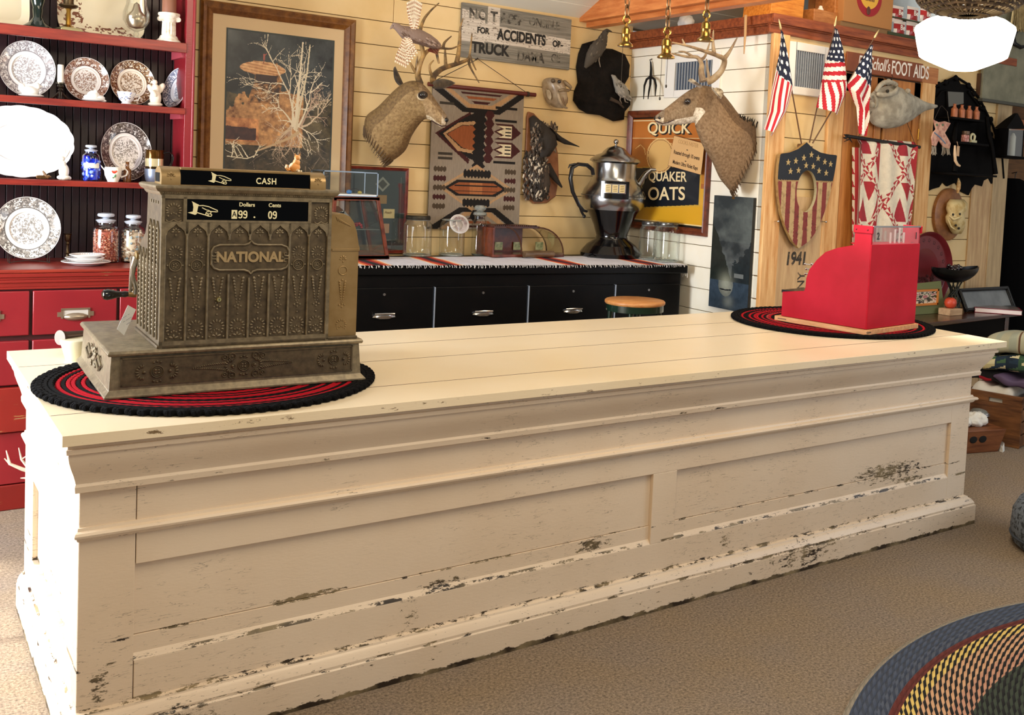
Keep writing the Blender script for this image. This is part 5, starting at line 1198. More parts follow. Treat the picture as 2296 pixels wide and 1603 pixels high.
def body(pl, colr, n_=14):
    rings = [[W2(px, py, w)+Vector((r*math.cos(2*PI*k/n_), 0, r*.7*math.sin(2*PI*k/n_))) if False else W2(px, py, w)+Vector((r*math.cos(2*PI*k/n_)*math.cos(a_), r*math.cos(2*PI*k/n_)*math.sin(a_), r*.7*math.sin(2*PI*k/n_))) for k in range(n_)] for px, py, w, r, a_ in pl]
    m.loft(rings, colr)
body([(1192, 262, .03, .02, .6), (1205, 285, .05, .055, .5), (1218, 308, .06, .085, .3), (1226, 330, .06, .075, .3), (1218, 352, .05, .045, .2)], '2e2823')
body([(1240, 300, .06, .05, -.9), (1262, 315, .07, .028, -1), (1280, 322, .07, .012, -1.1), (1299, 329, .07, .003, -1.2)], '221d19')
body([(1205, 350, .04, .045, 0), (1207, 380, .055, .07, 0), (1210, 410, .055, .075, 0), (1208, 435, .045, .065, 0), (1206, 452, .03, .03, 0)], '4a4038')
body([(1225, 370, .05, .03, .5), (1245, 400, .06, .02, .7), (1260, 420, .06, .006, .9)], '2a241f')
for i in range(520):
    t = rr.random(); py = 275+t*172; px = 1208+rr.uniform(-26, 30)-(8 if py > 340 else -12*(1-t)); p = W2(px, py, .112-.0016*abs(px-1212)+rr.uniform(-.01, .008)-(.03 if 335 < py < 355 else 0)-(.03 if py < 288 or py > 440 else 0))
    m.ball(p, (.007, .016, .004), 5, 4, cols[rr.randrange(4 if t < .45 else 7)], R=Matrix.Rotation(rr.uniform(-.7, .7), 3, 'Z'))
part(m, 'mounted_bird', feather, B, smooth=60)
# fish head
m = MB(FB); F2 = lambda px, py, w: (lambda p: Vector((p[0], p[1], w)))(ub(px, py, w))
rings = []
for (tx, ty, bx, by, w, hw) in ((1216, 186, 1222, 225, .015, .02), (1218, 176, 1232, 238, .05, .05), (1232, 172, 1248, 243, .08, .065), (1250, 174, 1262, 244, .10, .062), (1266, 178, 1270, 243, .11, .05)):
    a_, b_ = F2(tx, ty, w), F2(bx, by, w); c_ = (a_+b_)/2; h_ = (a_-b_)/2
    rings.append([c_+h_*math.cos(2*PI*k/18)+Vector((0, 0, hw))*math.sin(2*PI*k/18)*.8 for k in range(18)])
m.loft(rings, 'a89478')
m.tube([F2(1262, 180, .12), F2(1272, 190, .13), F2(1284, 198, .14), F2(1276, 205, .13), F2(1262, 200, .15), F2(1250, 205, .13)], [.014, .016, .010, .012, .012, .012], 10, '8f7a5c')
m.tube([F2(1250, 206, .14), F2(1254, 225, .14), F2(1262, 240, .13), F2(1274, 243, .12)], [.010, .010, .010, .008], 8, 'b8a488')
m.loft([[F2(1256, 204, .15), F2(1276, 204, .13), F2(1276, 240, .12), F2(1264, 238, .14)], [F2(1258, 206, .145), F2(1274, 206, .125), F2(1272, 236, .115), F2(1266, 234, .135)]], '6a3428')
m.ball(F2(1254, 183, .15), .013, 10, 7, '1a1612'); m.ball(F2(1240, 181, .12), .016, 10, 7, '6a5a44')
m.loft([[F2(1220, 190, .06), F2(1240, 205, .11), F2(1236, 235, .10), F2(1222, 220, .05)], [F2(1222, 192, .07), F2(1241, 206, .115), F2(1236, 230, .105), F2(1225, 218, .06)]], 'c0ae90')
single(m, 'mounted_fish_head', M('fish_skin', rough=.35, attr=True, vary=(18, 'b0a08c', .4, .7), coat=.3), 'mounted fish head with open mouth on the plank wall under the board sign', 'taxidermy', sub=1)
# ================================================================ deer mounts
def interp(secs, n):
    """Catmull-Rom through section rows"""
    out = []; S_ = [np.array(q, float) for q in secs]
    for i in range(len(S_)-1):
        p0, p1, p2, p3 = S_[max(i-1, 0)], S_[i], S_[i+1], S_[min(i+2, len(S_)-1)]
        for j in range(n):
            t = j/n; out.append(.5*((2*p1)+(-p0+p2)*t+(2*p0-5*p1+4*p2-p3)*t*t+(-p0+3*p1-3*p2+p3)*t**3))
    return out+[S_[-1]]
def deer(name, label, root, fpt, secs, colf, eye, eye_r, ears, antl, mouth, seed, nose):
    """secs rows: top px,py, bottom px,py, depth, half width; fpt(px, py, depth) gives the world point"""
    t = thing(name, label, 'deer mount', root); T = inv(t); m = MB(T); R2 = interp(secs, 6); rings = []; cols = []
    nn = 36; dn = (fpt(secs[4][0], secs[4][1], secs[4][4]+.1)-fpt(secs[4][0], secs[4][1], secs[4][4])).normalized()
    for q in R2:
        a = fpt(q[0], q[1], q[4]); b = fpt(q[2], q[3], q[4]); c = (a+b)/2; h = (a-b)/2
        rings.append([c+h*math.cos(2*PI*k/nn)+dn*q[5]*math.copysign(abs(math.sin(2*PI*k/nn))**.85, math.sin(2*PI*k/nn)) for k in range(nn)])
    for j in range(len(rings)-1):
        for k in range(nn): cols.append(lin(colf(j/(len(rings)-1), math.cos(2*PI*(k+.5)/nn), seed)))
    cols += [lin(colf(0, 0, 1)), lin(colf(1, 0, 1))]
    m.loft(rings, cols)
    k = M('deer_hide', rough=.75, attr=True, vary=(70, 'b4a48c', .36, .72), bump=(120, .8, .006))
    part(m, 'head_and_neck', k, t, smooth=80, sub=1)
    # shaggy hem where the hide meets the wall
    m = MB(T); rr = random.Random(seed)
    for i in range(420):
        kk = rr.randrange(nn); p = rings[0][kk].lerp(rings[3][kk], rr.random()*.9); o_ = (p-(rings[0][0]+rings[0][nn//2])/2).normalized(); d = (rings[0][kk]-rings[4][kk]).normalized()
        m.tube([p-d*.01, p+d*.018+o_*.008, p+d*rr.uniform(.012, .024)+o_*.004], [.003, .002, .0005], 4)
    part(m, 'neck_fringe', M('brown_fur', '5a4630', .9), t)
    e = fpt(*eye); 
    ei = part(MB(T).ball(e, (eye_r*1.25, eye_r, eye_r), 16, 12), 'eye', M('glass_eye', '080505', .04, coat=1), t)
    m = MB(T); m.tube([e+(fpt(eye[0]+1, eye[1], eye[2])-e).normalized()*eye_r*1.5*math.cos(a)+Vector((0, 0, eye_r*1.05*math.sin(a))) - dn*(-.0) for a in [2*PI*i/16 for i in range(16)]], eye_r*.28, 6, closed=True); part(m, 'eyelid', M('eyelid', '3a2c20', .7), t)
    part(MB(T).ball(fpt(*nose[0]), nose[1], 14, 10, R=None), 'nose', M('nose_black', '15100f', .3), t)
    part(MB(T).tube([fpt(*q) for q in mouth], .0035, 6), 'mouth', M('mouth_dark', '3a2420', .6), t)
    for base, tip, side, w, cdn in ears:
        b, tp_ = fpt(*base), fpt(*tip); m = MB(T); ax = tp_-b; L_ = ax.length; ax.normalize(); sd = (fpt(*side)-b); sd = (sd-ax*sd.dot(ax)).normalized(); up = ax.cross(sd)
        rings_ = []
        for i in range(9):
            t_ = i/8; ww = w*math.sin(PI*min(1, .12+t_*.88))**.7*(1 if t_ < .9 else .8); th_ = .006
            rr_ = []
            for s_ in range(8): f = (s_/7-.5)*2; rr_.append(b+ax*L_*t_+sd*ww*f+up*(f*f*ww*.7))
            for s_ in range(7, -1, -1): f = (s_/7-.5)*2; rr_.append(b+ax*L_*t_+sd*ww*f*.98+up*(f*f*ww*.7-th_))
            rings_.append(rr_)
        m.loft(rings_); part(m, 'ear', M(cdn[0], cdn[1], .85, vary=(30, cdn[2], .4, .65), sheen=.2), t, smooth=80)
    am = M(antl[0], antl[1], .45, vary=(14, antl[2], .4, .65), bump=(60, .4, .003))
    for beam in antl[3]:
        m = MB(T)
        for pl, r0, r1 in beam:
            pts = interp([list(fpt(*q)) for q in pl], 4); N = len(pts); m.tube([Vector(p) for p in pts], [r0+(r1-r0)*(i/(N-1))**1.1 for i in range(N)], 9)
        part(m, 'antler', am, t, smooth=60)
    return t, T
# -- left mount, on the back wall; depth = distance from the back wall
fl = lambda px, py, w: at(px, py, 'y', YB-w)
z6 = lambda x, y: (800+x/4.007, y/4.007)
def col_left(t, c, s_):
    if t > .93: return '4a3a30'
    if t > .82: return 'cbb89c' if c < .1 else '9a8468'
    if t > .5: return 'dccaaa' if c < -.75 else ('8c7250' if c > .3 else 'a88c64')
    return '7a6038' if c > .5 else ('967a4e' if c > -.6 else '86693f')
L_ = lambda pts, r0, r1: ([(*z6(x, y), w) for x, y, w in pts], r0, r1)
secs = [(816, 300, 866, 369, .13, .12), (820, 262, 896, 350, .17, .135), (846, 240, 912, 333, .22, .13), (868, 218, 922, 308, .27, .11), (884, 202, 934, 288, .31, .095), (902, 188, 945, 274, .35, .082), (922, 181, 952, 268, .38, .075), (942, 184, 960, 268, .40, .068), (960, 200, 968, 271, .42, .056), (973, 218, 976, 277, .44, .043), (984, 234, 984, 283, .455, .034), (994, 248, 991, 286, .465, .030), (1001, 258, 997, 286, .47, .024), (1004, 266, 1000, 281, .475, .012)]
antl = ('antler_dark', '4e3c28', 'b08a50', [
  [L_([(690, 745, .36), (688, 690, .34), (760, 620, .30), (860, 585, .27), (940, 560, .25), (1000, 530, .24), (1018, 470, .24), (1035, 300, .25)], .019, .004), L_([(895, 570, .26), (912, 480, .24), (925, 350, .22), (930, 250, .22), (955, 165, .23)], .015, .003), L_([(800, 600, .29), (795, 520, .27), (792, 440, .26)], .011, .005),
   L_([(1005, 540, .24), (1015, 590, .27), (1045, 650, .3), (1100, 745, .32)], .009, .003), L_([(1015, 500, .24), (1040, 560, .26), (1072, 630, .28)], .008, .003), L_([(690, 700, .35), (662, 650, .36), (655, 585, .37), (692, 540, .38)], .011, .003)],
  [L_([(572, 755, .40), (548, 680, .42), (560, 600, .44), (600, 500, .44), (650, 450, .42), (745, 432, .40), (850, 437, .38), (938, 398, .37)], .018, .003), L_([(775, 430, .39), (790, 380, .38), (850, 325, .37)], .010, .003), L_([(715, 440, .41), (722, 500, .42), (738, 570, .43)], .010, .005), L_([(560, 680, .42), (510, 620, .43), (468, 540, .44)], .013, .003), L_([(545, 650, .42), (538, 590, .43), (546, 500, .44)], .011, .003), L_([(600, 500, .44), (570, 300, .40), (600, 180, .36), (660, 100, .34), (738, 28, .32)], .013, .003)]])
ears = [((903, 190, .30), (*z6(338, 600), .26), (*z6(400, 740), .28), .036, ('ear_dark', '2c241a', '5a4a34')), ((972, 192, .42), (*z6(880, 745), .36), (*z6(800, 800), .38), .028, ('ear_dark', '2c241a', '5a4a34'))]
D1, T1 = deer('deer_head', 'deer head mount on the cream plank wall turned right with a bird in its antlers', fl(855, 300, 0), fl, secs, col_left, (948, 213, .470), .0165, ears, antl, [(1000, 282, .485), (990, 283, .495), (978, 277, .495), (967, 270, .49)], 3, ((1000, 269, .485), (.013, .018, .013)))
m = MB(T1); e = fl(947, 216, .450); m.ball(e, (.032, .02, .025), 14, 10); part(m, 'eye_patch', M('pale_hide', 'c8b490', .8, bump=(140, .4, .004)), D1, smooth=80)
# flying game bird hung among the antlers
z6b = lambda x, y, w: fl(800+x/4.007, y/4.007, w)
t = thing('flying_bird', 'grey-brown game bird with spread wings hanging before the deer antlers', 'taxidermy', z6b(540, 300, .5)); Tt = inv(t)
def loftpx(m, rows, n_=16, flat=.8, col=None):
    C_ = [z6b(*r[:3]) for r in rows]; rings = []
    for i, c in enumerate(C_):
        d = (C_[min(i+1, len(C_)-1)]-C_[max(i-1, 0)]).normalized(); s_ = d.cross(Vector((0, 1, 0))).normalized(); o = s_.cross(d); r = rows[i][3]
        rings.append([c+s_*r*math.cos(2*PI*k/n_)+o*r*flat*math.sin(2*PI*k/n_) for k in range(n_)])
    m.loft(rings, col)
m = MB(Tt); loftpx(m, [(300, 262, .53, .002), (312, 245, .53, .007), (330, 232, .53, .016), (360, 240, .53, .020), (385, 262, .53, .023), (430, 290, .52, .036), (500, 315, .52, .041), (570, 335, .52, .040), (640, 365, .51, .036), (700, 395, .51, .028), (740, 415, .50, .016), (748, 430, .5, .004)], col='8a7468')
rr = random.Random(9)
for i in range(150):
    t_ = rr.random(); x = 400+330*t_; y = 275+130*t_+rr.uniform(-36, 42)*(1-.4*t_); m.ball(z6b(x, y, .548-abs(rr.gauss(0, .006))), (.012, .003, .006), 6, 4, rr.choice(['8a7468', '7a6458', '6a5448', '9c8474']), R=Matrix.Rotation(.45, 3, 'Y'))
part(m, 'bird_body', feather, t, smooth=60)
part(MB(Tt).ball(z6b(326, 232, .556), .0028, 8, 6), 'eye', M('glass_eye'), t)
m = MB(Tt); loftpx(m, [(650, 440, .5, .012), (690, 470, .5, .008), (640, 450, .5, .006)], 8, .4, '6a2c1c'); 
for k_ in range(9): a = .25+k_*.05; m.ball(z6b(690+k_*4, 455-k_*8, .50), (.03, .003, .007), 6, 4, '5a2a1c' if k_ % 2 else '7a4a34', R=Matrix.Rotation(.75-k_*.05, 3, 'Y'))
part(m, 'tail', feather, t)
def wing(root_, tips, n_, cols, wname):
    m = MB(Tt); rr = random.Random(n_)
    for row, (f0, f1, nf, L0, wd_) in enumerate(((.0, .45, 8, .45, .016), (.25, .72, 10, .7, .013), (.4, 1.0, 11, 1, .010))):
        for i in range(nf):
            a = i/(nf-1); tip = Vector(tips[0]).lerp(Vector(tips[1]), min(1, a*2)) if a < .5 else Vector(tips[1]).lerp(Vector(tips[2]), a*2-1)
            r = Vector(root_); p = r.lerp(tip, f0); q = r.lerp(tip, f1); P0, P1 = z6b(*p), z6b(*q); P0.y -= .006*(2-row); P1.y -= .006*(2-row)
            d = P1-P0; s_ = d.cross(Vector((0, 1, 0))).normalized(); wv = wd_*(1+.2*rr.random())
            segs = 9
            for s2 in range(segs):
                ta, tb = s2/segs, (s2+1)/segs; wa, wb = wv*math.sin(PI*min(.98, .2+.72*ta)), wv*math.sin(PI*min(.98, .2+.72*tb))
                A, B_ = P0+d*ta, P0+d*tb; col = cols[0] if s2 % 2 else cols[1]
                m.loft([[A-s_*wa, A+s_*wa, A+s_*wa+Vector((0, .0015, 0)), A-s_*wa+Vector((0, .0015, 0))], [B_-s_*wb, B_+s_*wb, B_+s_*wb+Vector((0, .0015, 0)), B_-s_*wb+Vector((0, .0015, 0))]], col)
            m.tube([P0-Vector((0, .001, 0)), P1-Vector((0, .001, 0))], .0013, 4, 'e6d8c0')
    part(m, 'wing', feather, t, smooth=30)
wing((500, 265, .53), [(455, 20, .56), (520, -10, .56), (585, 30, .56)], 11, ('b58a68', 'efe4d0'), 'a'); wing((440, 345, .53), [(545, 480, .57), (440, 610, .57), (345, 560, .57)], 12, ('b58a68', 'efe4d0'), 'b')
# -- right mount, on the partition wall near the post; traced in its own plane
z7 = lambda x, y: (1150+x/3.34, y/3.34)
YR = 1.715
fr_ = lambda px, py, d: at(px, py, 'y', YR-d)
def col_right(t, c, s_):
    if t > .95: return '2a201c'
    if t > .80: return 'e8dcc6' if c < -.05 else '8a7a68'
    if t > .52: return 'f2eadb' if c < -.6 else ('8c7458' if c > .2 else '9a8468')
    if t > .40: return 'f4ecdc' if c < -.25 else '8a7052'
    return '6e563c' if c > .6 else '92785a'
S7 = lambda tx, ty, bx, by, d, w: (*z7(tx, ty), *z7(bx, by), d, w)
secs = [S7(1840, 1090, 1650, 1462, 0, .105), S7(1826, 965, 1600, 1400, .0, .125), S7(1800, 915, 1545, 1330, .0, .13), S7(1745, 895, 1490, 1210, .0, .135), S7(1690, 850, 1430, 1110, .0, .115), S7(1630, 770, 1385, 1010, .0, .095), S7(1570, 700, 1365, 950, .0, .080), S7(1500, 655, 1360, 920, .0, .075), S7(1420, 640, 1325, 925, .0, .078), S7(1340, 665, 1280, 930, .0, .075), S7(1270, 710, 1230, 932, .0, .062), S7(1210, 757, 1180, 938, .0, .046), S7(1150, 805, 1135, 942, .0, .036), S7(1105, 838, 1098, 935, .0, .030), S7(1075, 862, 1075, 920, .0, .022), S7(1062, 878, 1064, 905, .0, .010)]
A7 = lambda pts, r0, r1: ([(*z7(x, y), w) for x, y, w in pts], r0, r1)
antl = ('antler_tan', '7a6248', 'b59c78', [
  [A7([(1455, 610, .04), (1500, 590, .06), (1560, 530, .10), (1585, 450, .14), (1540, 420, .17), (1440, 385, .19), (1330, 350, .21), (1195, 318, .24)], .022, .004), A7([(1580, 440, .14), (1620, 390, .16), (1680, 282, .18)], .015, .003), A7([(1505, 400, .18), (1498, 320, .17), (1502, 225, .16)], .013, .003), A7([(1290, 340, .22), (1278, 315, .21), (1268, 292, .20)], .007, .003), A7([(1470, 590, .05), (1455, 500, .06), (1450, 440, .06)], .010, .003)],
  [A7([(1425, 610, -.03), (1410, 540, -.05), (1412, 480, -.08), (1380, 430, -.10), (1300, 425, -.10), (1190, 400, -.10)], .020, .004), A7([(1400, 450, -.09), (1440, 420, -.10), (1480, 300, -.12)], .012, .003), A7([(1350, 425, -.10), (1290, 390, -.1), (1240, 385, -.1)], .008, .003)]])
ears = [((*z7(1400, 650), .06), (*z7(1315, 600), .13), (*z7(1370, 640), .16), .022, ('ear_tan', '6a563e', 'd8ccb4')), ((*z7(1500, 665), .07), (*z7(1560, 735), .15), (*z7(1560, 670), .07), .03, ('ear_tan', '6a563e', 'd8ccb4'))]
D2, T2 = deer('deer_head', 'deer head mount facing left beside the wooden corner post', at(1690, 370, 'y', YR), fr_, secs, col_right, (*z7(1308, 760), .066), .0135, ears, antl, [(*z7(1068, 905), .018), (*z7(1120, 925), .034), (*z7(1160, 918), .042), (*z7(1205, 898), .05)], 5, ((*z7(1082, 885), .0), (.018, .026, .016)))
m = MB(T2); rr = random.Random(3)
for i in range(60):
    x = 1690+rr.random()*150; y = 895+(x-1690)*.35; p = fr_(*z7(x, y+12), rr.uniform(-.04, .05)); m.tube([p, p+Vector((rr.uniform(-.004, .012), 0, .022)), p+Vector((rr.uniform(-.01, .02), 0, .03+rr.random()*.02))], [.006, .004, .001], 4)
part(m, 'shoulder_tuft', M('dark_fur', '1e1712', .9), D2)
# ================================================================ things on the black cabinet
RZ = DZ+.007
def dk(px, py, z=RZ): return at(px, py, 'z', z)
def xat(px, y): return at(px, 560, 'y', y).x
def onz(px, py, y): return at(px, py, 'y', y).z
cherry = wood('cherry_case', '4a1c10', '7a3820', .3, (6, 6, 6), False, 4); g_ = glass('case_glass')
# slant-front case with the small glass case on it
p = dk(866, 577); yb0 = min(p.y, YB-.29); s_ = lambda px, py: (lambda q: (q.x, q.z))(at(px, py, 'y', yb0))
tr, tl_, br_, bl_ = s_(848, 446), s_(752, 446), s_(869, 577), s_(742, 577)
t = thing('display_case', 'slant-sided wooden case with glass panels beside the brass register', 'display case', ((bl_[0]+br_[0])/2, yb0+.12, RZ)); T = inv(t)
dp = .24; zb_, zt_ = RZ, tr[1]
def X_(x, z, y): return Vector((x, yb0+y, z))
for y in (0, dp-.016):
    m = MB(T)
    for (a, b) in ((tl_, tr), (tr, br_), (br_, bl_), (bl_, tl_)):
        A, B_ = Vector((a[0], 0, max(a[1], zb_+.01))), Vector((b[0], 0, max(b[1], zb_+.01))); d = (B_-A).normalized(); n_ = Vector((-d.z, 0, d.x))*.009
        m.loft([[Vector(((A-n_-d*.008).x, yb0+y, (A-n_-d*.008).z)), Vector(((A+n_-d*.008).x, yb0+y, (A+n_-d*.008).z)), Vector(((A+n_-d*.008).x, yb0+y+.016, (A+n_-d*.008).z)), Vector(((A-n_-d*.008).x, yb0+y+.016, (A-n_-d*.008).z))],
                [Vector(((B_-n_+d*.008).x, yb0+y, (B_-n_+d*.008).z)), Vector(((B_+n_+d*.008).x, yb0+y, (B_+n_+d*.008).z)), Vector(((B_+n_+d*.008).x, yb0+y+.016, (B_+n_+d*.008).z)), Vector(((B_-n_+d*.008).x, yb0+y+.016, (B_-n_+d*.008).z))]])
    part(m, 'end_frame', cherry, t, bevel=.001)
m = MB(T); m.bb((tl_[0]-.01, yb0, zt_-.008), (tr[0]+.01, yb0+dp, zt_+.008)); part(m, 'case_top', cherry, t, bevel=.002)
m = MB(T); m.bb((bl_[0]-.01, yb0, zb_), (br_[0]+.012, yb0+dp, zb_+.022)); part(m, 'case_floor', cherry, t, bevel=.002)
m = MB(T); m.loft([[X_(tr[0], zt_-.01, .016), X_(tr[0], zt_-.01, dp-.016), X_(tr[0]-.003, zt_-.01, dp-.016), X_(tr[0]-.003, zt_-.01, .016)], [X_(br_[0], zb_+.02, .016), X_(br_[0], zb_+.02, dp-.016), X_(br_[0]-.003, zb_+.02, dp-.016), X_(br_[0]-.003, zb_+.02, .016)]]); m.loft([[X_(tl_[0], zt_-.02, .007), X_(tr[0]-.006, zt_-.02, .007), X_(br_[0]-.008, zb_+.02, .007), X_(bl_[0], zb_+.02, .007)], [X_(tl_[0], zt_-.02, .009), X_(tr[0]-.006, zt_-.02, .009), X_(br_[0]-.008, zb_+.02, .009), X_(bl_[0], zb_+.02, .009)]]); part(m, 'case_glass', g_, t)
shz = zb_+(zt_-zb_)*.48; m = MB(T); m.bb((bl_[0]+.0, yb0+.02, shz), ((tr[0]+br_[0])/2-.01, yb0+dp-.02, shz+.005)); part(m, 'glass_shelf', M('shelf_glass_edge', '9aa8a4', .1, trans=.6), t)
rr = random.Random(4); m = MB(); 
for i in range(26): m.ball((bl_[0]+.03+rr.random()*.17, yb0+.04+rr.random()*.08, shz+.012+rr.random()*.02), rr.uniform(.006, .010), 8, 6)
single(m, 'bead_necklace', M('red_beads', 'a01c2c', .2, coat=.4), 'red bead necklace heaped on the shelf inside the slant-sided case', 'necklace')
m = MB(); m.loft([[(bl_[0]+.05, yb0+.06, shz+.005), (bl_[0]+.065, yb0+.06, shz+.005), (bl_[0]+.065, yb0+.07, shz+.005), (bl_[0]+.05, yb0+.07, shz+.005)], [(bl_[0]+.06, yb0+.06, shz+.09), (bl_[0]+.09, yb0+.06, shz+.10), (bl_[0]+.09, yb0+.08, shz+.10), (bl_[0]+.06, yb0+.08, shz+.09)], [(bl_[0]+.12, yb0+.06, shz+.07), (bl_[0]+.14, yb0+.07, shz+.05), (bl_[0]+.14, yb0+.08, shz+.05), (bl_[0]+.12, yb0+.08, shz+.08)]]); m.ball((bl_[0]+.11, yb0+.1, shz+.03), (.03, .02, .025))
single(m, 'silver_spoon_warmer', chrome, 'bright silver piece on the shelf inside the slant-sided case', 'silverware')
m = MB(); m.lathe([(0, 0), (.04, 0), (.046, .02), (.036, .05), (.05, .07), (.046, .085)], 24, (bl_[0]+.10, yb0+.12, zb_+.023)); single(m, 'silver_bowl', chrome, 'shiny silver bowl on the floor of the slant-sided case', 'bowl')
# small glass case above
z0_ = zt_+.009; xl, xr = s_(724, 440)[0], s_(848, 440)[0]; z1_ = onz(790, 385, yb0)
t = thing('glass_case', 'small rectangular glass case of jewelry standing on the slant-sided case', 'display case', ((xl+xr)/2, yb0+.1, z0_)); T = inv(t); dp2 = .19
m = MB(T)
for x in (xl, xr-.006):
    for y in (yb0+.005, yb0+dp2): m.bb((x, y, z0_), (x+.006, y+.006, z1_))
for z in (z0_, z1_-.005):
    for y in (yb0+.005, yb0+dp2): m.bb((xl, y, z), (xr, y+.006, z+.005))
    for x in (xl, xr-.006): m.bb((x, yb0+.005, z), (x+.006, yb0+dp2+.006, z+.005))
part(m, 'metal_edges', M('case_edge_steel', '9fb0c0', .3, .9), t)
part(MB(T).bb((xl+.005, yb0+.01, z0_+.004), (xr-.005, yb0+dp2, z0_+.012)), 'case_floor', M('white_lining', 'e8eaee', .6), t)
m = MB(T); m.bb((xl+.005, yb0+.007, z0_+.012), (xr-.005, yb0+.009, z1_-.004)); m.bb((xl+.001, yb0+.01, z0_+.012), (xl+.003, yb0+dp2, z1_-.004)); m.bb((xl+.005, yb0+.01, z1_-.003), (xr-.005, yb0+dp2, z1_-.001)); part(m, 'case_glass', g_, t)
for i, (dx_, r, colr, nm, lb) in enumerate(((.055, .012, 'e8e6e0', 'trinket', 'white trinket in the small glass case'), (.165, .016, '3f86d8', 'blue_stone', 'bright blue stone in the small glass case'), (.20, .014, '20202a', 'dark_ring', 'dark hoop ornament in the small glass case'), (.225, .013, 'c8b45a', 'yellow_stone', 'yellow stone in the small glass case'))):
    m = MB()
    if nm == 'dark_ring': m.tube([(xl+dx_+r*1.6*math.cos(a), yb0+.07, z0_+.014+r+r*.9*math.sin(a)) for a in [PI*k/8 for k in range(9)]], .003, 6)
    else: m.ball((xl+dx_, yb0+.06, z0_+.012+r*.7), (r, r*.8, r*.75), 8, 6)
    single(m, nm, M('stone_'+nm, colr, .2, coat=.5), lb, 'jewelry')
# glass jars
lid = M('dark_tin_lid', '3a362e', .4, .7)
def canister(px, py, y_off, R, ztop, label, flat=1., ridge=0, lidm=lid, group='glass canisters on the black cabinet', tilt=None, lidr=.86):
    p = dk(px, py); y = min(p.y+R, YB-.02-R); x = min(at(px, py, 'y', y).x, XW-.015-R); h = at(px, ztop, 'y', y).z-RZ
    t = thing('glass_canister', label, 'jar', (x, y, RZ), 0, group)
    n = 40; rings = []; sh = [(.92, 0), (1, .012), (1, h*.16), (1, h*.72), (.97, h*.80), (.80, h*.88), (.78, h*.90)]
    def ring(k, z, inner=0): return [(((R*k-inner)*(1+ridge*math.cos(8*2*PI*i/n)*(1 if .5 < k else 0)))*math.cos(2*PI*i/n), ((R*k-inner)*(1+ridge*math.cos(8*2*PI*i/n)))*math.sin(2*PI*i/n)*flat, z) for i in range(n)]
    m = MB(); m.loft([ring(k, z) for k, z in sh], cap=False); m.loft([ring(.92, 0), ring(.9, .004)], cap=True); part(m, 'jar_glass', g_, t, smooth=60)
    m = MB(); m.tube([(R*.80*math.cos(2*PI*i/24), R*.80*math.sin(2*PI*i/24)*flat, h*.90) for i in range(24)], .004, 6, closed=True); m.tube([(R*.96*math.cos(2*PI*i/24), R*.96*math.sin(2*PI*i/24)*flat, .006) for i in range(24)], .0045, 6, closed=True); part(m, 'glass_rim', M('thick_glass', 'c8d0cc', .05, trans=.7, coat=.6), t)
    if not tilt:
        m = MB(); m.lathe([(R*.84, h*.90), (R*.86, h*.91), (R*.86, h*.97), (R*.82, h), (0, h)], 30, sy=flat); part(m, 'lid', lidm, t, bevel=.001)
    return t, (x, y, h)
canister(935, 570, 0, .082, 483, 'large clear glass canister with a dark metal lid, left end of the jar row', ridge=.0)
t, (x, y, h) = canister(1012, 570, 0, .075, 484, 'clear glass candy jar with a red and white lid tilted on its slanted mouth', tilt=1)
T = MB(Matrix.Translation((.02, -.045, h*.80)) @ Matrix.Rotation(-.35, 4, 'Z') @ Matrix.Rotation(1.15, 4, 'X') @ Matrix.Rotation(.25, 4, 'Y')); 
T.lathe([(0, 0), (.056, 0), (.06, .003), (.06, .010), (.056, .013)], 36, col='e6dedc'); T.lathe([(.0, .0135), (.016, .0135)], 24, col='14101a'); T.lathe([(.0165, .0136), (.026, .0136)], 24, col='e2d6d2'); T.lathe([(.0265, .0134), (.046, .0134)], 30, col='7a2430', a0=0, a1=PI*1.0); T.lathe([(.0265, .0134), (.046, .0134)], 30, col='c8a8a8', a0=PI, a1=2*PI); T.lathe([(.0465, .0134), (.056, .0134)], 30, col='ece6e2')
part(T, 'tilted_lid', M('printed_lid', rough=.3, attr=True), t, smooth=30)
yj_ = YB-.10; t = thing('glass_stoppered_jar', 'tall clear apothecary jar with glass stopper on the black cabinet', 'jar', (at(1073, 560, 'y', yj_).x, yj_, RZ)); h = onz(1073, 460, yj_)-RZ; R = .047
m = MB(); m.lathe([(R*.8, 0), (R, .01), (R*.98, h*.2), (R*.94, h*.35), (R*.98, h*.5), (R, h*.62), (R*.8, h*.70), (R*.68, h*.72), (R*.68, h*.78), (R*.9, h*.80)], 30); part(m, 'jar_body', g_, t); m = MB(); m.lathe([(R*.8, 0), (R*.9, .008), (0, .012)], 24); m.lathe([(R*.6, h*.79), (R*.9, h*.81), (R*.8, h*.86), (R*.4, h*.88), (R*.75, h*.92), (R*.8, h*.95), (R*.5, h), (0, h)], 12); part(m, 'stopper', M('thick_glass'), t)
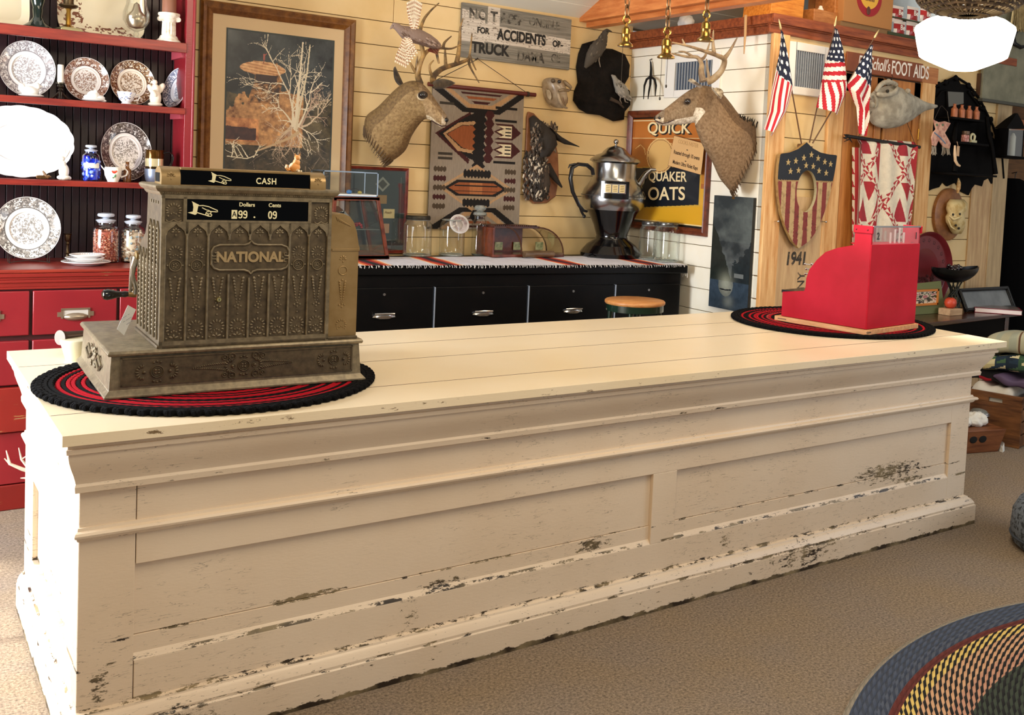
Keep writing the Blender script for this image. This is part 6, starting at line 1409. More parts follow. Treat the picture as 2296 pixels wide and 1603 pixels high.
# curved glass show box
p0, p1 = dk(1112, 574), dk(1262, 577); y0_ = min((p0.y+p1.y)/2, YB-.24); xl, xr = xat(1104, y0_), xat(1264, y0_); zt_ = onz(1180, 508, y0_)
t = thing('curved_glass_box', 'wooden show box with curved glass ends and a ridged top', 'display case', ((xl+xr)/2, y0_+.1, RZ)); T = inv(t); dpb = .2
def arc(x0_, sgn, r_, n=8): return [(x0_+sgn*r_*math.sin(PI/2*i/n), RZ+.015+(zt_-RZ-.02)*(math.cos(PI/2*i/n))) for i in range(n+1)]
xm = xl+(xr-xl)*.18; xn = xl+(xr-xl)*.62
for y in (y0_, y0_+dpb):
    m = MB(T); m.tube([(x, y, z) for x, z in arc(xn, 1, xr-xn-.003)], .0045, 6); m.tube([(x, y, z) for x, z in arc(xm, 1, (xr-xl)*.22)], .0045, 6); part(m, 'curved_rib', M('dark_bent_wood', '4a2818', .35), t)
m = MB(T); m.bb((xl, y0_-.008, RZ), (xr, y0_+dpb+.008, RZ+.016)); part(m, 'box_base', cherry, t, bevel=.002)
m = MB(T); m.bb((xl+.01, y0_, zt_-.012), (xn+.01, y0_+dpb, zt_+.002)); 
for i in range(22): m.bb((xl+.016+i*(xn-xl-.02)/22, y0_-.004, zt_), (xl+.022+i*(xn-xl-.02)/22, y0_+.012, zt_+.008))
part(m, 'ridged_top', wood('dark_ridged', '2e140c', '4e2618', .4, (6, 6, 6), False), t, bevel=.001)
m = MB(T); m.bb((xl, y0_, RZ+.016), (xl+.012, y0_+dpb, zt_-.01)); m.bb((xl+.01, y0_+dpb-.01, RZ+.016), (xn, y0_+dpb, zt_-.01)); part(m, 'box_back', cherry, t)
m = MB(T); A = arc(xn, 1, xr-xn-.006); m.loft([[(x, y0_+.004, z) for x, z in A]+[(x-.002, y0_+.004, z-.002) for x, z in A[::-1]], [(x, y0_+dpb-.004, z) for x, z in A]+[(x-.002, y0_+dpb-.004, z-.002) for x, z in A[::-1]]]); part(m, 'curved_glass', g_, t)
for i, f in enumerate((.22, .48, .8)):
    x = xl+(xr-xl)*f; m = MB(); m.box((x+.03, y0_+dpb-.02, RZ+.052), (.055, .004, .05)); single(m, 'photo_card', M('photo_pale', 'b9b98a', .3, vary=(30, '6a7a4a', .4, .6)), ['leftmost', 'middle', 'rightmost'][i]+' pale picture card inside the curved show box', 'card')
# turned wooden cylinder lying in front of the box
p0, p1 = dk(1170, 577), dk(1268, 578); m = MB(); ax = Vector((p0.x, y0_-.05, RZ+.0215)); bx = Vector((p1.x, y0_-.04, RZ+.0215))
m.cyl(ax, ax.lerp(bx, .75), .0205, .0205, 20); m.tube([ax.lerp(bx, .75), ax.lerp(bx, .8), ax.lerp(bx, 1.0)], [.012, .009, .008], 12); m.lathe([(.006, 0), (.012, .001), (.012, -.002), (.018, -.002)], 16, X=Matrix.Translation(ax) @ Matrix.Rotation(-PI/2, 4, 'Y'))
single(m, 'turned_wooden_tube', wood('turned_brown', '4e3a28', '7a6248', .35, (3, 12, 12), False), 'turned brown wooden tube lying in front of the curved show box', 'tool')
# ================================================================ big coffee pot vending dispenser
yc_ = 2.71; xc_ = at(1369, 577, 'y', yc_).x; zb_ = RZ
zz_ = lambda py: at(1369, py, 'y', yc_).z; rr_ = lambda px0, px1, py=400: (at(px1, py, 'y', yc_).x-at(px0, py, 'y', yc_).x)/2*.91
t = thing('coffee_pot_dispenser', 'aluminium coffee pot shaped dispenser on a black flared base', 'dispenser', (xc_, yc_, zb_))
Zr = lambda py: max(0, zz_(py)-zb_)
alum = M('polished_aluminium', 'b4b6b8', .22, 1, vary=(5, '8f9296')); blkg = M('black_lacquer', '060608', .12, spec=.5, coat=.2)
R0 = rr_(1310, 1428)
m = MB(); m.lathe([(0, 0), (rr_(1305, 1428), 0), (rr_(1303, 1430), Zr(566)), (rr_(1308, 1424), Zr(558)), (rr_(1316, 1420), Zr(551)), (rr_(1318, 1418), Zr(548)), (rr_(1335, 1402), Zr(536)), (rr_(1337, 1400), Zr(528)), (rr_(1330, 1406), Zr(505)), (rr_(1320, 1419), Zr(478)), (rr_(1314, 1426), Zr(469))], 48); part(m, 'black_base', blkg, t, smooth=50)
m = MB(); m.lathe([(rr_(1313, 1427), Zr(470)), (rr_(1308, 1433), Zr(462)), (rr_(1306, 1437), Zr(440)), (rr_(1310, 1430), Zr(424)), (rr_(1322, 1420), Zr(408)), (rr_(1328, 1416), Zr(398)), (rr_(1328, 1417), Zr(366)), (rr_(1325, 1424), Zr(362)), (rr_(1325, 1427), Zr(360))], 56); part(m, 'pot_body', alum, t, smooth=50)
m = MB(); m.tube([(rr_(1306, 1437)*1.005*math.cos(a), rr_(1306, 1437)*1.005*math.sin(a), Zr(438)) for a in [2*PI*i/48 for i in range(48)]], .0018, 5, closed=True); part(m, 'seam', M('seam_dark', '5a5c5e', .4, .8), t)
m = MB(); m.lathe([(rr_(1324, 1428), Zr(362)), (rr_(1326, 1426), Zr(357)), (rr_(1336, 1414), Zr(348)), (rr_(1346, 1402), Zr(344)), (rr_(1350, 1398), Zr(338)), (rr_(1358, 1392), Zr(331)), (rr_(1370, 1382), Zr(327)), (.006, Zr(325)), (.006, Zr(321))], 48); m.ball((0, 0, Zr(317)), (.017, .017, .017), 20, 14); part(m, 'lid', alum, t, smooth=50)
def dp_(px, py, yo=0): q = at(px, py, 'y', yc_+yo); return (q.x-xc_, yo, q.z-zb_)
m = MB(); m.tube([dp_(1330, 392), dp_(1328, 380), dp_(1316, 370), dp_(1296, 368), dp_(1283, 376), dp_(1279, 400), dp_(1284, 430), dp_(1298, 460), dp_(1308, 472), dp_(1316, 474)], [.014, .016, .016, .015, .016, .016, .015, .014, .012, .010], 10, flat=.8); m.tube([dp_(1290, 368), dp_(1278, 370), dp_(1274, 377)], [.008, .007, .003], 8); m.ball(dp_(1310, 485), (.012, .008, .012)); m.tube([dp_(1300, 462), dp_(1304, 475), dp_(1310, 485)], [.01, .008, .008], 8); part(m, 'handle', M('black_bakelite', '121317', .3), t)
m = MB(); m.tube([dp_(1422, 418), dp_(1432, 420, -.02), dp_(1438, 408, -.04), dp_(1448, 390, -.06), dp_(1460, 380, -.08), dp_(1472, 381, -.10)], [.040, .034, .026, .017, .012, .010], 16); part(m, 'spout', alum, t, smooth=60)
Rw = rr_(1306, 1437)+.006; m = MB(); wu = rr_(1330, 1410)*1.02
def face(u, z, o=0): a = -PI/2+u/Rw-.58; return ((Rw+o)*math.cos(a), (Rw+o)*math.sin(a), z)
def panel(m, u0, u1, z0, z1, o0, o1, n=10):
    r1_ = [[face(u0+(u1-u0)*i/n, z0, o) for i in range(n+1)] for o in (o0, o1)]; r2_ = [[face(u0+(u1-u0)*i/n, z1, o) for i in range(n+1)] for o in (o0, o1)]
    m.loft([r1_[0]+r1_[1][::-1], r2_[0]+r2_[1][::-1]])
panel(m, -.092, .092, Zr(444), Zr(405), -.012, .003); part(m, 'black_face_plate', blkg, t, bevel=.003)
m = MB(); panel(m, -.068, .068, Zr(432), Zr(411), .002, .006); bz = part(m, 'chrome_bezel', chrome, t, bevel=.001)
for i in range(3):
    m = MB(); u = -.043+i*.043; panel(m, u-.017, u+.017, Zr(430), Zr(413), .005, .0075, 3); cp = part(m, 'coin_label', M('yellowed_card', 'e6cf96', .5), t)
    m = MB()
    for k_ in range(4): panel(m, u-.012, u+.012, Zr(427.5-k_*3.6), Zr(426.3-k_*3.6), .0074, .0080, 2)
    part(m, 'print_lines', M('ink_brown', '5a4424', .7), cp)
m = MB(); m.tube([(xc_-.13, yc_-.05, RZ+.004), (xc_-.18, yc_-.02, RZ+.015), (xc_-.22, yc_-.06, RZ+.004), (xc_-.16, yc_-.11, RZ+.004)], .004, 6); single(m, 'power_cord', M('cord_black', '0a0a0b', .5), 'black power cord curled beside the black flared base', 'cord')
canister(1457, 584, 0, .074, 496, 'faceted glass canister just right of the coffee pot dispenser', ridge=.03, lidm=M('grey_lid', '6a6a68', .25, .8))
canister(1505, 589, 0, .082, 498, 'faceted glass canister at the right end of the black cabinet', ridge=.03, lidm=M('grey_lid'))
# stool in front of the cabinet
p = at(1424, 672, 'y', 1.75); zt_ = p.z; Rs = (at(1492, 672, 'y', 1.75).x-at(1357, 672, 'y', 1.75).x)/2*.81
t = thing('stool', 'round wooden topped stool with dark green rim behind the counter', 'stool', (p.x, 1.75, 0))
part(MB().lathe([(0, zt_-.022), (Rs*.97, zt_-.022), (Rs, zt_-.016), (Rs, zt_-.006), (Rs*.96, zt_), (0, zt_)], 44), 'seat', wood('stool_pine', 'b4713a', 'd49a5c', .4, (3, 14, 14), False), t, smooth=50)
part(MB().lathe([(Rs*.93, zt_-.06), (Rs*.95, zt_-.058), (Rs*.95, zt_-.022), (Rs*.9, zt_-.022)], 44), 'rim', M('green_enamel', '10281c', .2, coat=.4), t, smooth=50)
for i in range(4): a = PI/4+i*PI/2; part(MB().cyl((Rs*.8*math.cos(a), Rs*.8*math.sin(a), zt_-.04), (Rs*1.0*math.cos(a), Rs*1.0*math.sin(a), 0), .014, .012, 10), 'leg', M('green_enamel'), t)
# ================================================================ partition wall
def P3(px, py, w=0): u, v = up_(px, py, w); return (u, v, w)
m = MB(FP); iron = M('wrought_iron', '0c0b0b', .6, .4)
m.tube([P3(1459, 139, .02), P3(1460, 155, .02), P3(1459, 175, .03)], [.005, .008, .010], 8)
m.tube([P3(1458, 190, .04), P3(1455, 205, .06), P3(1453, 222, .08)], [.007, .006, .003], 8)
m.tube([P3(1458, 172, .03), P3(1450, 178, .04), P3(1445, 192, .06), P3(1443, 222, .08)], [.008, .008, .007, .003], 8)
m.tube([P3(1459, 172, .03), P3(1468, 178, .04), P3(1471, 192, .06), P3(1469, 215, .08)], [.008, .008, .007, .003], 8); m.tube([P3(1459, 172, .03), P3(1458, 190, .04)], .008, 8); m.tube([P3(1459, 140, .02), P3(1457, 134, .015), P3(1462, 132, .01)], .003, 6)
single(m, 'iron_fork_head', iron, 'black iron three-tined fork head hanging high on the white partition wall', 'tool')
def vent(F, fn, px0, py0, px1, py1, label, fpx):
    a, b = fn(px0, py0), fn(px1, py1); u0, u1 = min(a[0], b[0]), max(a[0], b[0]); v0, v1 = min(a[1], b[1]), max(a[1], b[1])
    t = thing('wall_vent', label, 'vent', F @ Vector(((u0+u1)/2, v0, .01)), 0, None); T = inv(t) @ F; fw = (u1-u0)*fpx
    m = MB(T); m.bb((u0, v0, 0), (u0+fw, v1, .012)); m.bb((u1-fw*.7, v0, 0), (u1, v1, .012)); m.bb((u0+fw, v1-.045, 0), (u1-fw*.7, v1, .012)); m.bb((u0+fw, v0, 0), (u1-fw*.7, v0+.045, .012)); part(m, 'vent_frame', M('vent_white', 'eceae4', .4), t, bevel=.002)
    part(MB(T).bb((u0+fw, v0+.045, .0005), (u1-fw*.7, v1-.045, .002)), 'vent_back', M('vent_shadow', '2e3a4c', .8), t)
    m = MB(T); n = 13
    for i in range(n): x = u0+fw+(u1-fw*1.7-u0)*(i+.5)/n; m.box((x, (v0+v1)/2, .007), (.0035, v1-v0-.092, .010))
    part(m, 'louvres', M('louvre_grey', 'a9b2bd', .35), t, smooth=0)
vent(FP, up_, 1496, 128, 1614, 214, 'white wall vent behind the antlers of the right-hand deer', .19)
# framed advertising sign
a = up_(1407, 300, .02); b = up_(1586, 450, .02); vt = up_(1407, 249, .02)[1]; vb = up_(1580, 531, .02)[1]
t, T = framed('advertising_sign', 'framed orange and yellow QUICK QUAKER OATS sign behind the coffee pot', FP, a[0]+.0, b[0], vb, vt, .045, .03, wood('mahogany_frame', '4a1c10', '7c3a22', .35, (6, 6, 6), False, 4), w0=.002, cat='sign')
iu0, iu1, iv0, iv1 = a[0]+.044, b[0]-.044, vb+.044, vt-.044; W_s, H_s = iu1-iu0, iv1-iv0
cv = Canvas(120, 190, 'c88a1e'); 
cv.rect(0, .0, 1, .42, 'd8a224'); cv.rect(0, .36, 1, 1, 'a85f24'); cv.rect(0, .985, 1, 1, '120f0c'); cv.rect(.03, .80, .97, .965, 'b86c2c'); cv.rect(0, .965, 1, .975, 'e8cfa0'); cv.rect(.0, .80, 1, .806, 'e8d09a')
f = np.clip((cv.Y-.36)*2.2, 0, 1)[..., None]; mk = (cv.Y > .40) & (cv.Y < .79); cv.a[mk] = (np.array(lin('c8862c'))*(1-f)+np.array(lin('9a5422'))*f)[mk]
pass
cv.poly([(.02, .51), (.02, .45), (.2, .45), (.3, .51)], '0a1420')
for q in range(0): cv.line([(.36, .60), (.36+.13*math.cos(q*.7), .60+.12*math.sin(q*.7))], .006, 'a87c44')
for pts in (((.05, .70), (.12, .74), (.18, .70), (.2, .64)), ((.52, .76), (.6, .74), (.66, .78), (.74, .75))): cv.line(pts, .008, 'e8c888')
cv.poly([(.02, .52), (.02, .115), (.95, .20), (.95, .54), (.55, .55)], 'c9a03a'); cv.poly([(.02, .51), (.02, .13), (.935, .213), (.935, .53), (.55, .54)], '0a1420')
cv.ell(.40, .64, .185, .165, 'e0b878'); cv.ell(.40, .64, .17, .152, '7a3a18'); cv.ell(.40, .64, .163, .146, 'd8ae6c')
cv.rect(0, 0, 1, .022, '120f0c'); cv.rect(0, .022, 1, .03, 'e8d09a')
m = MB(T); cv.mesh(m, lambda u, v: (iu0+u*W_s, iv0+v*H_s, .0085)); m.bb((iu0, iv0, .003), (iu1, iv1, .0075), '201a14'); sg = part(m, 'sign_panel', M('tin_litho', rough=.4, attr=True, coat=.2), t, smooth=0)
cream2 = M('sign_cream', 'efd9a8', .5); FS = lambda u, v, w=.0095, r=0: FP @ Matrix.Translation((iu0+u*W_s, iv0+v*H_s, w)) @ Matrix.Rotation(r, 4, 'Z')
text('QUICK', 'lettering', M('sign_black'), sg, FS(.51, .886), .105, .0006, .004, 1.35); text('QUICK', 'lettering', cream2, sg, FS(.495, .894, .0105), .105, .0006, .0015, 1.35)
text('QUAKER', 'lettering', cream2, sg, FS(.51, .445, .0095, .02), .088, .0006, .0015, 1.15); text('OATS', 'lettering', cream2, sg, FS(.51, .285, .0095, .05), .118, .0006, .0018, 1.3)
cr = [up_(x, y, .035) for x, y in ((1512, 304), (1580, 322), (1572, 392), (1498, 371))]
t2 = thing('paper_card', 'tan card reading Roasted through 10 ovens, overlapping the orange framed sign', 'sign', FP @ Vector((cr[3][0], cr[2][1], .035)))
part(MB(inv(t2) @ FP).prism(cr, .034, .036), 'card', M('tan_card', 'd9ad74', .7), t2)
part(MB(inv(t2) @ FP).tube([(x, y, .0355) for x, y in cr], .0016, 4, closed=True), 'card_edge', M('brown_edge', '5a3018', .7), t2)
cc_ = [sum(q[i] for q in cr)/4 for i in (0, 1)]; th__ = math.atan2(cr[2][1]-cr[3][1], cr[2][0]-cr[3][0]); XC = lambda u, v: FP @ Matrix.Translation((cc_[0], cc_[1], .0368)) @ Matrix.Rotation(th__, 4, 'Z') @ Matrix.Translation((u, v, 0))
text('Roasted through 10 ovens', 'lettering', M('card_ink', '3a2412', .7), t2, XC(0, -.002), .034, .0004, .0006, .72); text('Modern Ultra Violet Rays', 'lettering', M('card_ink'), t2, XC(0, -.065), .034, .0004, .0006, .72); text('COOKS FASTER', 'lettering', M('card_faint', 'b88e58', .7), t2, XC(0, .07), .036, .0004, 0, .8); text('-', 'lettering', M('card_ink'), t2, XC(0, .035), .06, .0004); text('-', 'lettering', M('card_ink'), t2, XC(0, -.036), .06, .0004)
# moonlit landscape panel
a = up_(1605, 470, .03); b = up_(1688, 470, .03); a2 = up_(1586, 690, .03); vt = up_(1650, 441, .03)[1]; vb = up_(1628, 694, .03)[1]
u0, u1 = (a[0]+a2[0])/2-.01, (b[0]+up_(1674, 690, .03)[0])/2
t = thing('landscape_painting', 'tall narrow dark moonlit landscape painting below the right-hand deer', 'painting', FP @ Vector(((u0+u1)/2, vb, .02)))
cv = Canvas(90, 240, '3a4448'); X, Y = cv.X, cv.Y; n = fbm(X, Y*2.4, 3, 3, 5); n2 = fbm(X*1.6, Y*3, 10, 5, 4)
def sc3(mk, c0, c1, f): A, B = np.array(lin(c0)), np.array(lin(c1)); cv.a[mk] = (A+(B-A)*np.clip(f, 0, 1)[..., None])[mk]
sc3(Y > -1, '242c30', '6a7070', (n-.3)*1.8); sc3(Y > .6, '2c3438', '6c7472', (n-.25)*1.5-(Y-.7)*.6)
sc3((Y < .78-.9*X+.1*(n2-.5)) & (Y > .25), '0c1210', '242c28', n2); sc3((Y < .60-.5*(1-X)+.14*(n2-.5)) & (Y > .25) & (X > .55), '10161a', '263034', n2)
glow = np.exp(-(((X-.42)/.16)**2+((Y-.22)/.09)**2)); cv.a += glow[..., None]*np.array(lin('8a8c7c')); sc3((Y < .25) & (glow < .25), '1c2834', '3c4c5c', n2)
gl2 = np.exp(-(((X-.5)/.12)**2+((Y-.07)/.05)**2))*.5; cv.a += gl2[..., None]*np.array(lin('8a8c7c')); cv.rect(.62, .29, .86, .33, '6a7070'); cv.line([(.28, .175), (.42, .17), (.55, .178)], .03, '101418')
m = MB(inv(t) @ FP); cv.mesh(m, lambda u, v: (u0+u*(u1-u0), vb+v*(vt-vb), .0262)); part(m, 'painted_face', M('oil_paint', rough=.35, attr=True), t, smooth=0)
part(MB(inv(t) @ FP).bb((u0, vb, .004), (u1, vt, .0255)), 'panel', M('panel_dark', '14120f', .6), t, bevel=.001)
part(MB(inv(t) @ FP).bb(((u0+u1)/2-.01, vt-.015, .0262), ((u0+u1)/2+.012, vt+.012, .029)), 'hanger', M('brass'), t)
# ================================================================ front wall of the loft room
def P4(px, py, w=0): u, v = ux(px, py, w); return (u, v, w)
vent(FX, ux, 1768, 92, 1852, 220, 'white wall vent behind the left and middle flags', .17)
# rough 1941 crate board behind the shield
a = ux(1738, 470, .02); b = ux(1862, 480, .02); vt = ux(1760, 440, .02)[1]
t = thing('crate_board', 'pale wooden crate board stencilled 1941 and NY below the flag shield', 'board', FX @ Vector(((a[0]+b[0])/2, .02, .01))); T = inv(t) @ FX
pale = wood('crate_pine', 'b8936a', 'd8b888', .65, (22, 22, 2.4), True, 1.6)
a0_, b0_ = ux(1712, 620, .02)[0]+.02, b[0]
part(MB(T).bb((a0_, .0, .002), (b0_, vt, .018)), 'board_face', pale, t, bevel=.002)
ink = M('stencil_ink', '3a342c', .8, vary=(40, '8a7458', .55, .7))
c = ux(1785, 581, .02); text('1941', 'lettering', ink, t, FX @ Matrix.Translation((c[0], c[1], .0187)), .105, .0005, .004, .85, shear=.1)
c = ux(1797, 630, .02); text('NY', 'lettering', ink, t, FX @ Matrix.Translation((c[0], c[1], .0187)) @ Matrix.Rotation(PI/2, 4, 'Z'), .085, .0005, .001, .9)
# door and its casing
dl0, dl1 = ux(1852, 400, .03)[0], ux(1885, 400, .03)[0]; dr0, dr1 = ux(2057, 400, .03)[0], ux(2086, 400, .03)[0]
hv = ux(1990, 172, .03)[1]
struct(MB(FX).bb((dl0, 0, .0), (dl1, hv, .025)), 'trim_7', pine_z, bevel=.003, smooth=0); struct(MB(FX).bb((dr0, 0, .0), (dr1, hv, .025)), 'trim_8', pine_z, bevel=.003, smooth=0)
hb0 = ux(1852, 160, .03); ht = ux(1855, 108, .03)[1]
struct(MB(FX).bb((dl0-.02, hv, .0), (dr1+.02, ht-.01, .024)), 'trim_9', wood('casing_fir', 'a8683a', 'c98a54', .5, (2, 20, 20), False, 2), bevel=.003, smooth=0)
m = MB(FX); m.bb((dl1, 0, -.011), (dr0, hv, .003)); dd_ = struct(m, 'door_1', M('door_gap', '3a2412', .6), smooth=0)
n = 4; fw_ = (dr0-dl1)
for k_ in range(2):
    m = MB(FX); u0 = dl1+.01+k_*fw_/2; u1 = u0+fw_/2-.02
    m.bb((u0, .02, .003), (u0+.06, hv-.01, .016)); m.bb((u1-.06, .02, .003), (u1, hv-.01, .016)); m.bb((u0, hv-.12, .003), (u1, hv-.01, .016)); m.bb((u0, .85, .003), (u1, 1.0, .016)); m.bb((u0, .02, .003), (u1, .2, .016))
    for i in range(3): m.bb((u0+.062+i*(u1-u0-.124)/3, .2, .003), (u0+.06+(i+1)*(u1-u0-.124)/3, hv-.12, .009))
    o = bpy.data.objects.new('door_leaf', m.make('door_leaf', wood('door_pine', 'a8652c', 'd08c48', .4, (20, 20, 2.2), False, 1.8), 0)); COL.objects.link(o); o.parent = dd_; fin(o, .002)
m = MB(FX)
for z in (.3, 1.1, 1.9): m.cyl((dr0-.004, z-.035, .018), (dr0-.004, z+.035, .018), .006, n=10); 
h_ = bpy.data.objects.new('hinge', m.make('hinge', M('brass'), 40)); COL.objects.link(h_); h_.parent = dd_
# foot aids sign over the door
a = ux(1938, 126, .04); b = ux(2070, 160, .04); vt = (ux(1960, 124, .04)[1]+ux(2065, 143, .04)[1])/2; vb = (ux(1960, 168, .04)[1]+ux(2065, 182, .04)[1])/2
u0, u1 = ux(1900, 130, .04)[0], b[0]
t = thing('shop_sign', 'brown board sign with white FOOT AIDS lettering above the door', 'sign', FX @ Vector(((u0+u1)/2, vb, .03)))
part(MB(inv(t) @ FX).bb((u0, vb, .026), (u1, vt, .038)), 'sign_board', M('sign_brown', '8a4a28', .5, vary=(6, '7a3e20')), t, bevel=.002)
wht = M('sign_white', 'efe8dc', .5); c0, c1 = ux(1984, 148, .04), ux(2042, 158, .04); vm = (vt+vb)/2
text('Dr. Scholl\'s', 'lettering', wht, t, FX @ Matrix.Translation((c0[0]-.10, vm+.004, .0387)), .105, .0006, .001, .62, shear=.25); text('FOOT AIDS', 'lettering', wht, t, FX @ Matrix.Translation((c1[0]+.0, vm, .0387)), .118, .0006, .0015, .62)
# shield with an oval hole, flags on sticks
sh = [(1809, 319), (1822, 332), (1840, 342), (1858, 346), (1877, 348), (1874, 372), (1869, 400), (1860, 440), (1848, 478), (1833, 515), (1815, 540), (1791, 557), (1776, 540), (1762, 510), (1752, 480), (1746, 440), (1744, 400), (1746, 370), (1750, 345), (1770, 342), (1790, 334)]
W0 = .07; S_ = [ux(x, y, W0) for x, y in sh]; ctr = ux(1809, 429, W0); ow, oh = abs(ux(1831, 429, W0)[0]-ux(1786, 429, W0)[0])/2, abs(ux(1809, 383, W0)[1]-ux(1809, 477, W0)[1])/2
t = thing('shield_plaque', 'wooden stars and stripes shield with an oval hole, below three flags', 'plaque', FX @ Vector((ctr[0], S_[11][1], W0-.03))); T = inv(t) @ FX
# face as a fan between oval and outline, coloured by place
def ray_out(a):
    d = (math.cos(a), math.sin(a)); best = None; n = len(S_)
    for i in range(n):
        p, q = S_[i], S_[(i+1) % n]; ex, ey = q[0]-p[0], q[1]-p[1]; den = d[0]*ey-d[1]*ex
        if abs(den) < 1e-9: continue
        tt = ((p[0]-ctr[0])*ey-(p[1]-ctr[1])*ex)/den; ss = ((p[0]-ctr[0])*d[1]-(p[1]-ctr[1])*d[0])/den
        if tt > 0 and -1e-6 <= ss <= 1+1e-6 and (best is None or tt > best): best = tt
    return best
NA, NR = 220, 60; band = ux(1809, 405, W0)[1]; xL, xR = min(p[0] for p in S_), max(p[0] for p in S_)
def shp(i, j, w):
    a = 2*PI*i/NA; ro = ray_out(a); ri = ow*oh/math.hypot(oh*math.cos(a), ow*math.sin(a)); r = ri+(ro-ri)*j/NR; return (ctr[0]+r*math.cos(a), ctr[1]+r*math.sin(a), w)
vs = [shp(i, j, W0) for j in range(NR+1) for i in range(NA)]; fs = []; cs = []
for j in range(NR):
    for i in range(NA):
        fs.append((j*NA+i, j*NA+(i+1) % NA, (j+1)*NA+(i+1) % NA, (j+1)*NA+i)); p = vs[j*NA+i]
        if p[1] > band: c = '0c1018'
        elif p[1] > band-.008: c = 'a08050'
        else: c = '7c2a20' if int((p[0]-xL)/(xR-xL)*13) % 2 == 0 else 'b89c6c'
        cs.append(lin(c))
m = MB(T); m.add(vs, fs, cs); 
m2 = [shp(i, NR, W0) for i in range(NA)]+[shp(i, NR, W0-.022) for i in range(NA)]; m.add(m2, [(i, (i+1) % NA, NA+(i+1) % NA, NA+i) for i in range(NA)], '9a7a48')
m2 = [shp(i, 0, W0) for i in range(NA)]+[shp(i, 0, W0-.022) for i in range(NA)]; m.add(m2, [(i, (i+1) % NA, NA+(i+1) % NA, NA+i) for i in range(NA)], 'b0a888')
m2 = [shp(i, 0, W0-.022) for i in range(NA)]+[shp(i, NR, W0-.022) for i in range(NA)]; m.add(m2, [(i, (i+1) % NA, NA+(i+1) % NA, NA+i) for i in range(NA)], '6a5a40')
part(m, 'shield_board', M('painted_shield', rough=.5, attr=True, vary=(30, 'b8a890', .5, .75)), t, smooth=20)
def star(cx, cy, r, r2=.4): return [(cx+(r if k_ % 2 == 0 else r*r2)*math.sin(PI*k_/5), cy+(r if k_ % 2 == 0 else r*r2)*math.cos(PI*k_/5)) for k_ in range(10)]
m = MB(T)
for x, y in ((1819, 347), (1802, 354), (1834, 355), (1784, 361), (1767, 364), (1849, 363), (1807, 371), (1823, 373), (1862, 368), (1790, 382), (1772, 384), (1836, 383), (1852, 388)):
    c_ = ux(x, y, W0); part(MB(T).prism(star(c_[0], c_[1], .020), W0+.0005, W0+.003), 'star', M('star_tan', 'b59c68', .5), t, smooth=0)
m = MB(T)
for x, y in ((1740, 496), (1847, 497)):
    c_ = ux(x, y, .04); m.cyl((c_[0], c_[1], 0), (c_[0], c_[1], .055), .003, n=8); m.ball((c_[0], c_[1], .058), .007)
part(m, 'hanging_screws', chrome, t)
m = MB(T); m.cyl((ctr[0]-.02, S_[0][1]-.02, .0), (ctr[0]-.02, S_[0][1]-.02, .05), .012); m.bb((ctr[0]-.06, S_[0][1]-.05, .03), (ctr[0]+.05, S_[0][1]-.02, .048)); part(m, 'flag_socket', M('socket_wood', '6a4a2c', .6), t)
flagm = M('flag_cotton', rough=.85, attr=True)
def flag(stick, quad, label, seed, folds=2.2, amp=.02):
    """stick: (base px, tip px, base w, tip w); quad: left edge pts then right edge pts (top to bottom) in px with depth"""
    b_, tp_, w0, w1 = stick; B0, T0 = Vector(P4(*b_, w0)), Vector(P4(*tp_, w1))
    t = thing('small_flag', label, 'flag', FX @ B0, 0, 'three small flags above the shield'); T = inv(t) @ FX
    m = MB(T); m.cyl(B0, T0, .0042, .0034, 10); d = (T0-B0).normalized(); sp = part(m, 'flag_stick', M('stick_brown', '5a3a20', .5), t)
    m = MB(T); m.tube([T0-d*.01, T0, T0+d*.03, T0+d*.05], [.005, .0075, .005, .0008], 10); part(m, 'gilt_tip', M('gilt', 'd8c08a', .35, .7), t)
    Ls = [Vector(P4(*q)) for q in quad[0]]; Rs_ = [Vector(P4(*q)) for q in quad[1]]
    def along(P_, s): s *= len(P_)-1; i = min(int(s), len(P_)-2); return P_[i].lerp(P_[i+1], s-i)
    nu, nv = 44, 84; uf, cfun = quad[2], None
    def fn(u, v):
        p = along(Ls, v).lerp(along(Rs_, v), u); k_ = amp*(.3+.7*v); return (p.x, p.y, p.z+k_*math.sin(u*2*PI*folds/2+v*2.2+seed))
    def colr(i, j):
        u, v = (i+.5)/nu, (j+.5)/nv; s_, t_ = uf(u, v)       # s along the stripes (0 hoist .. 1 fly), t across (0 top .. 1 bottom)
        if s_ < .40 and t_ < .54:
            a_ = (s_/.40*5.5) % 1-.5; b2 = (t_/.54*4.5+(.5 if int(s_/.40*5.5) % 2 else 0)) % 1-.5
            return lin('e4e6ea') if a_*a_*1.1+b2*b2 < .075 else lin('101a34')
        return lin('b01828') if int(min(.999, max(0, t_))*13) % 2 == 0 else lin('ece4d8')
    m = MB(T); m.grid(fn, nu, nv, colr); g2_ = lambda u, v: (lambda q: (q[0], q[1], q[2]-.0022))(fn(u, v)); m.grid(g2_, nu, nv, colr)
    part(m, 'cloth', flagm, t, smooth=80); return t
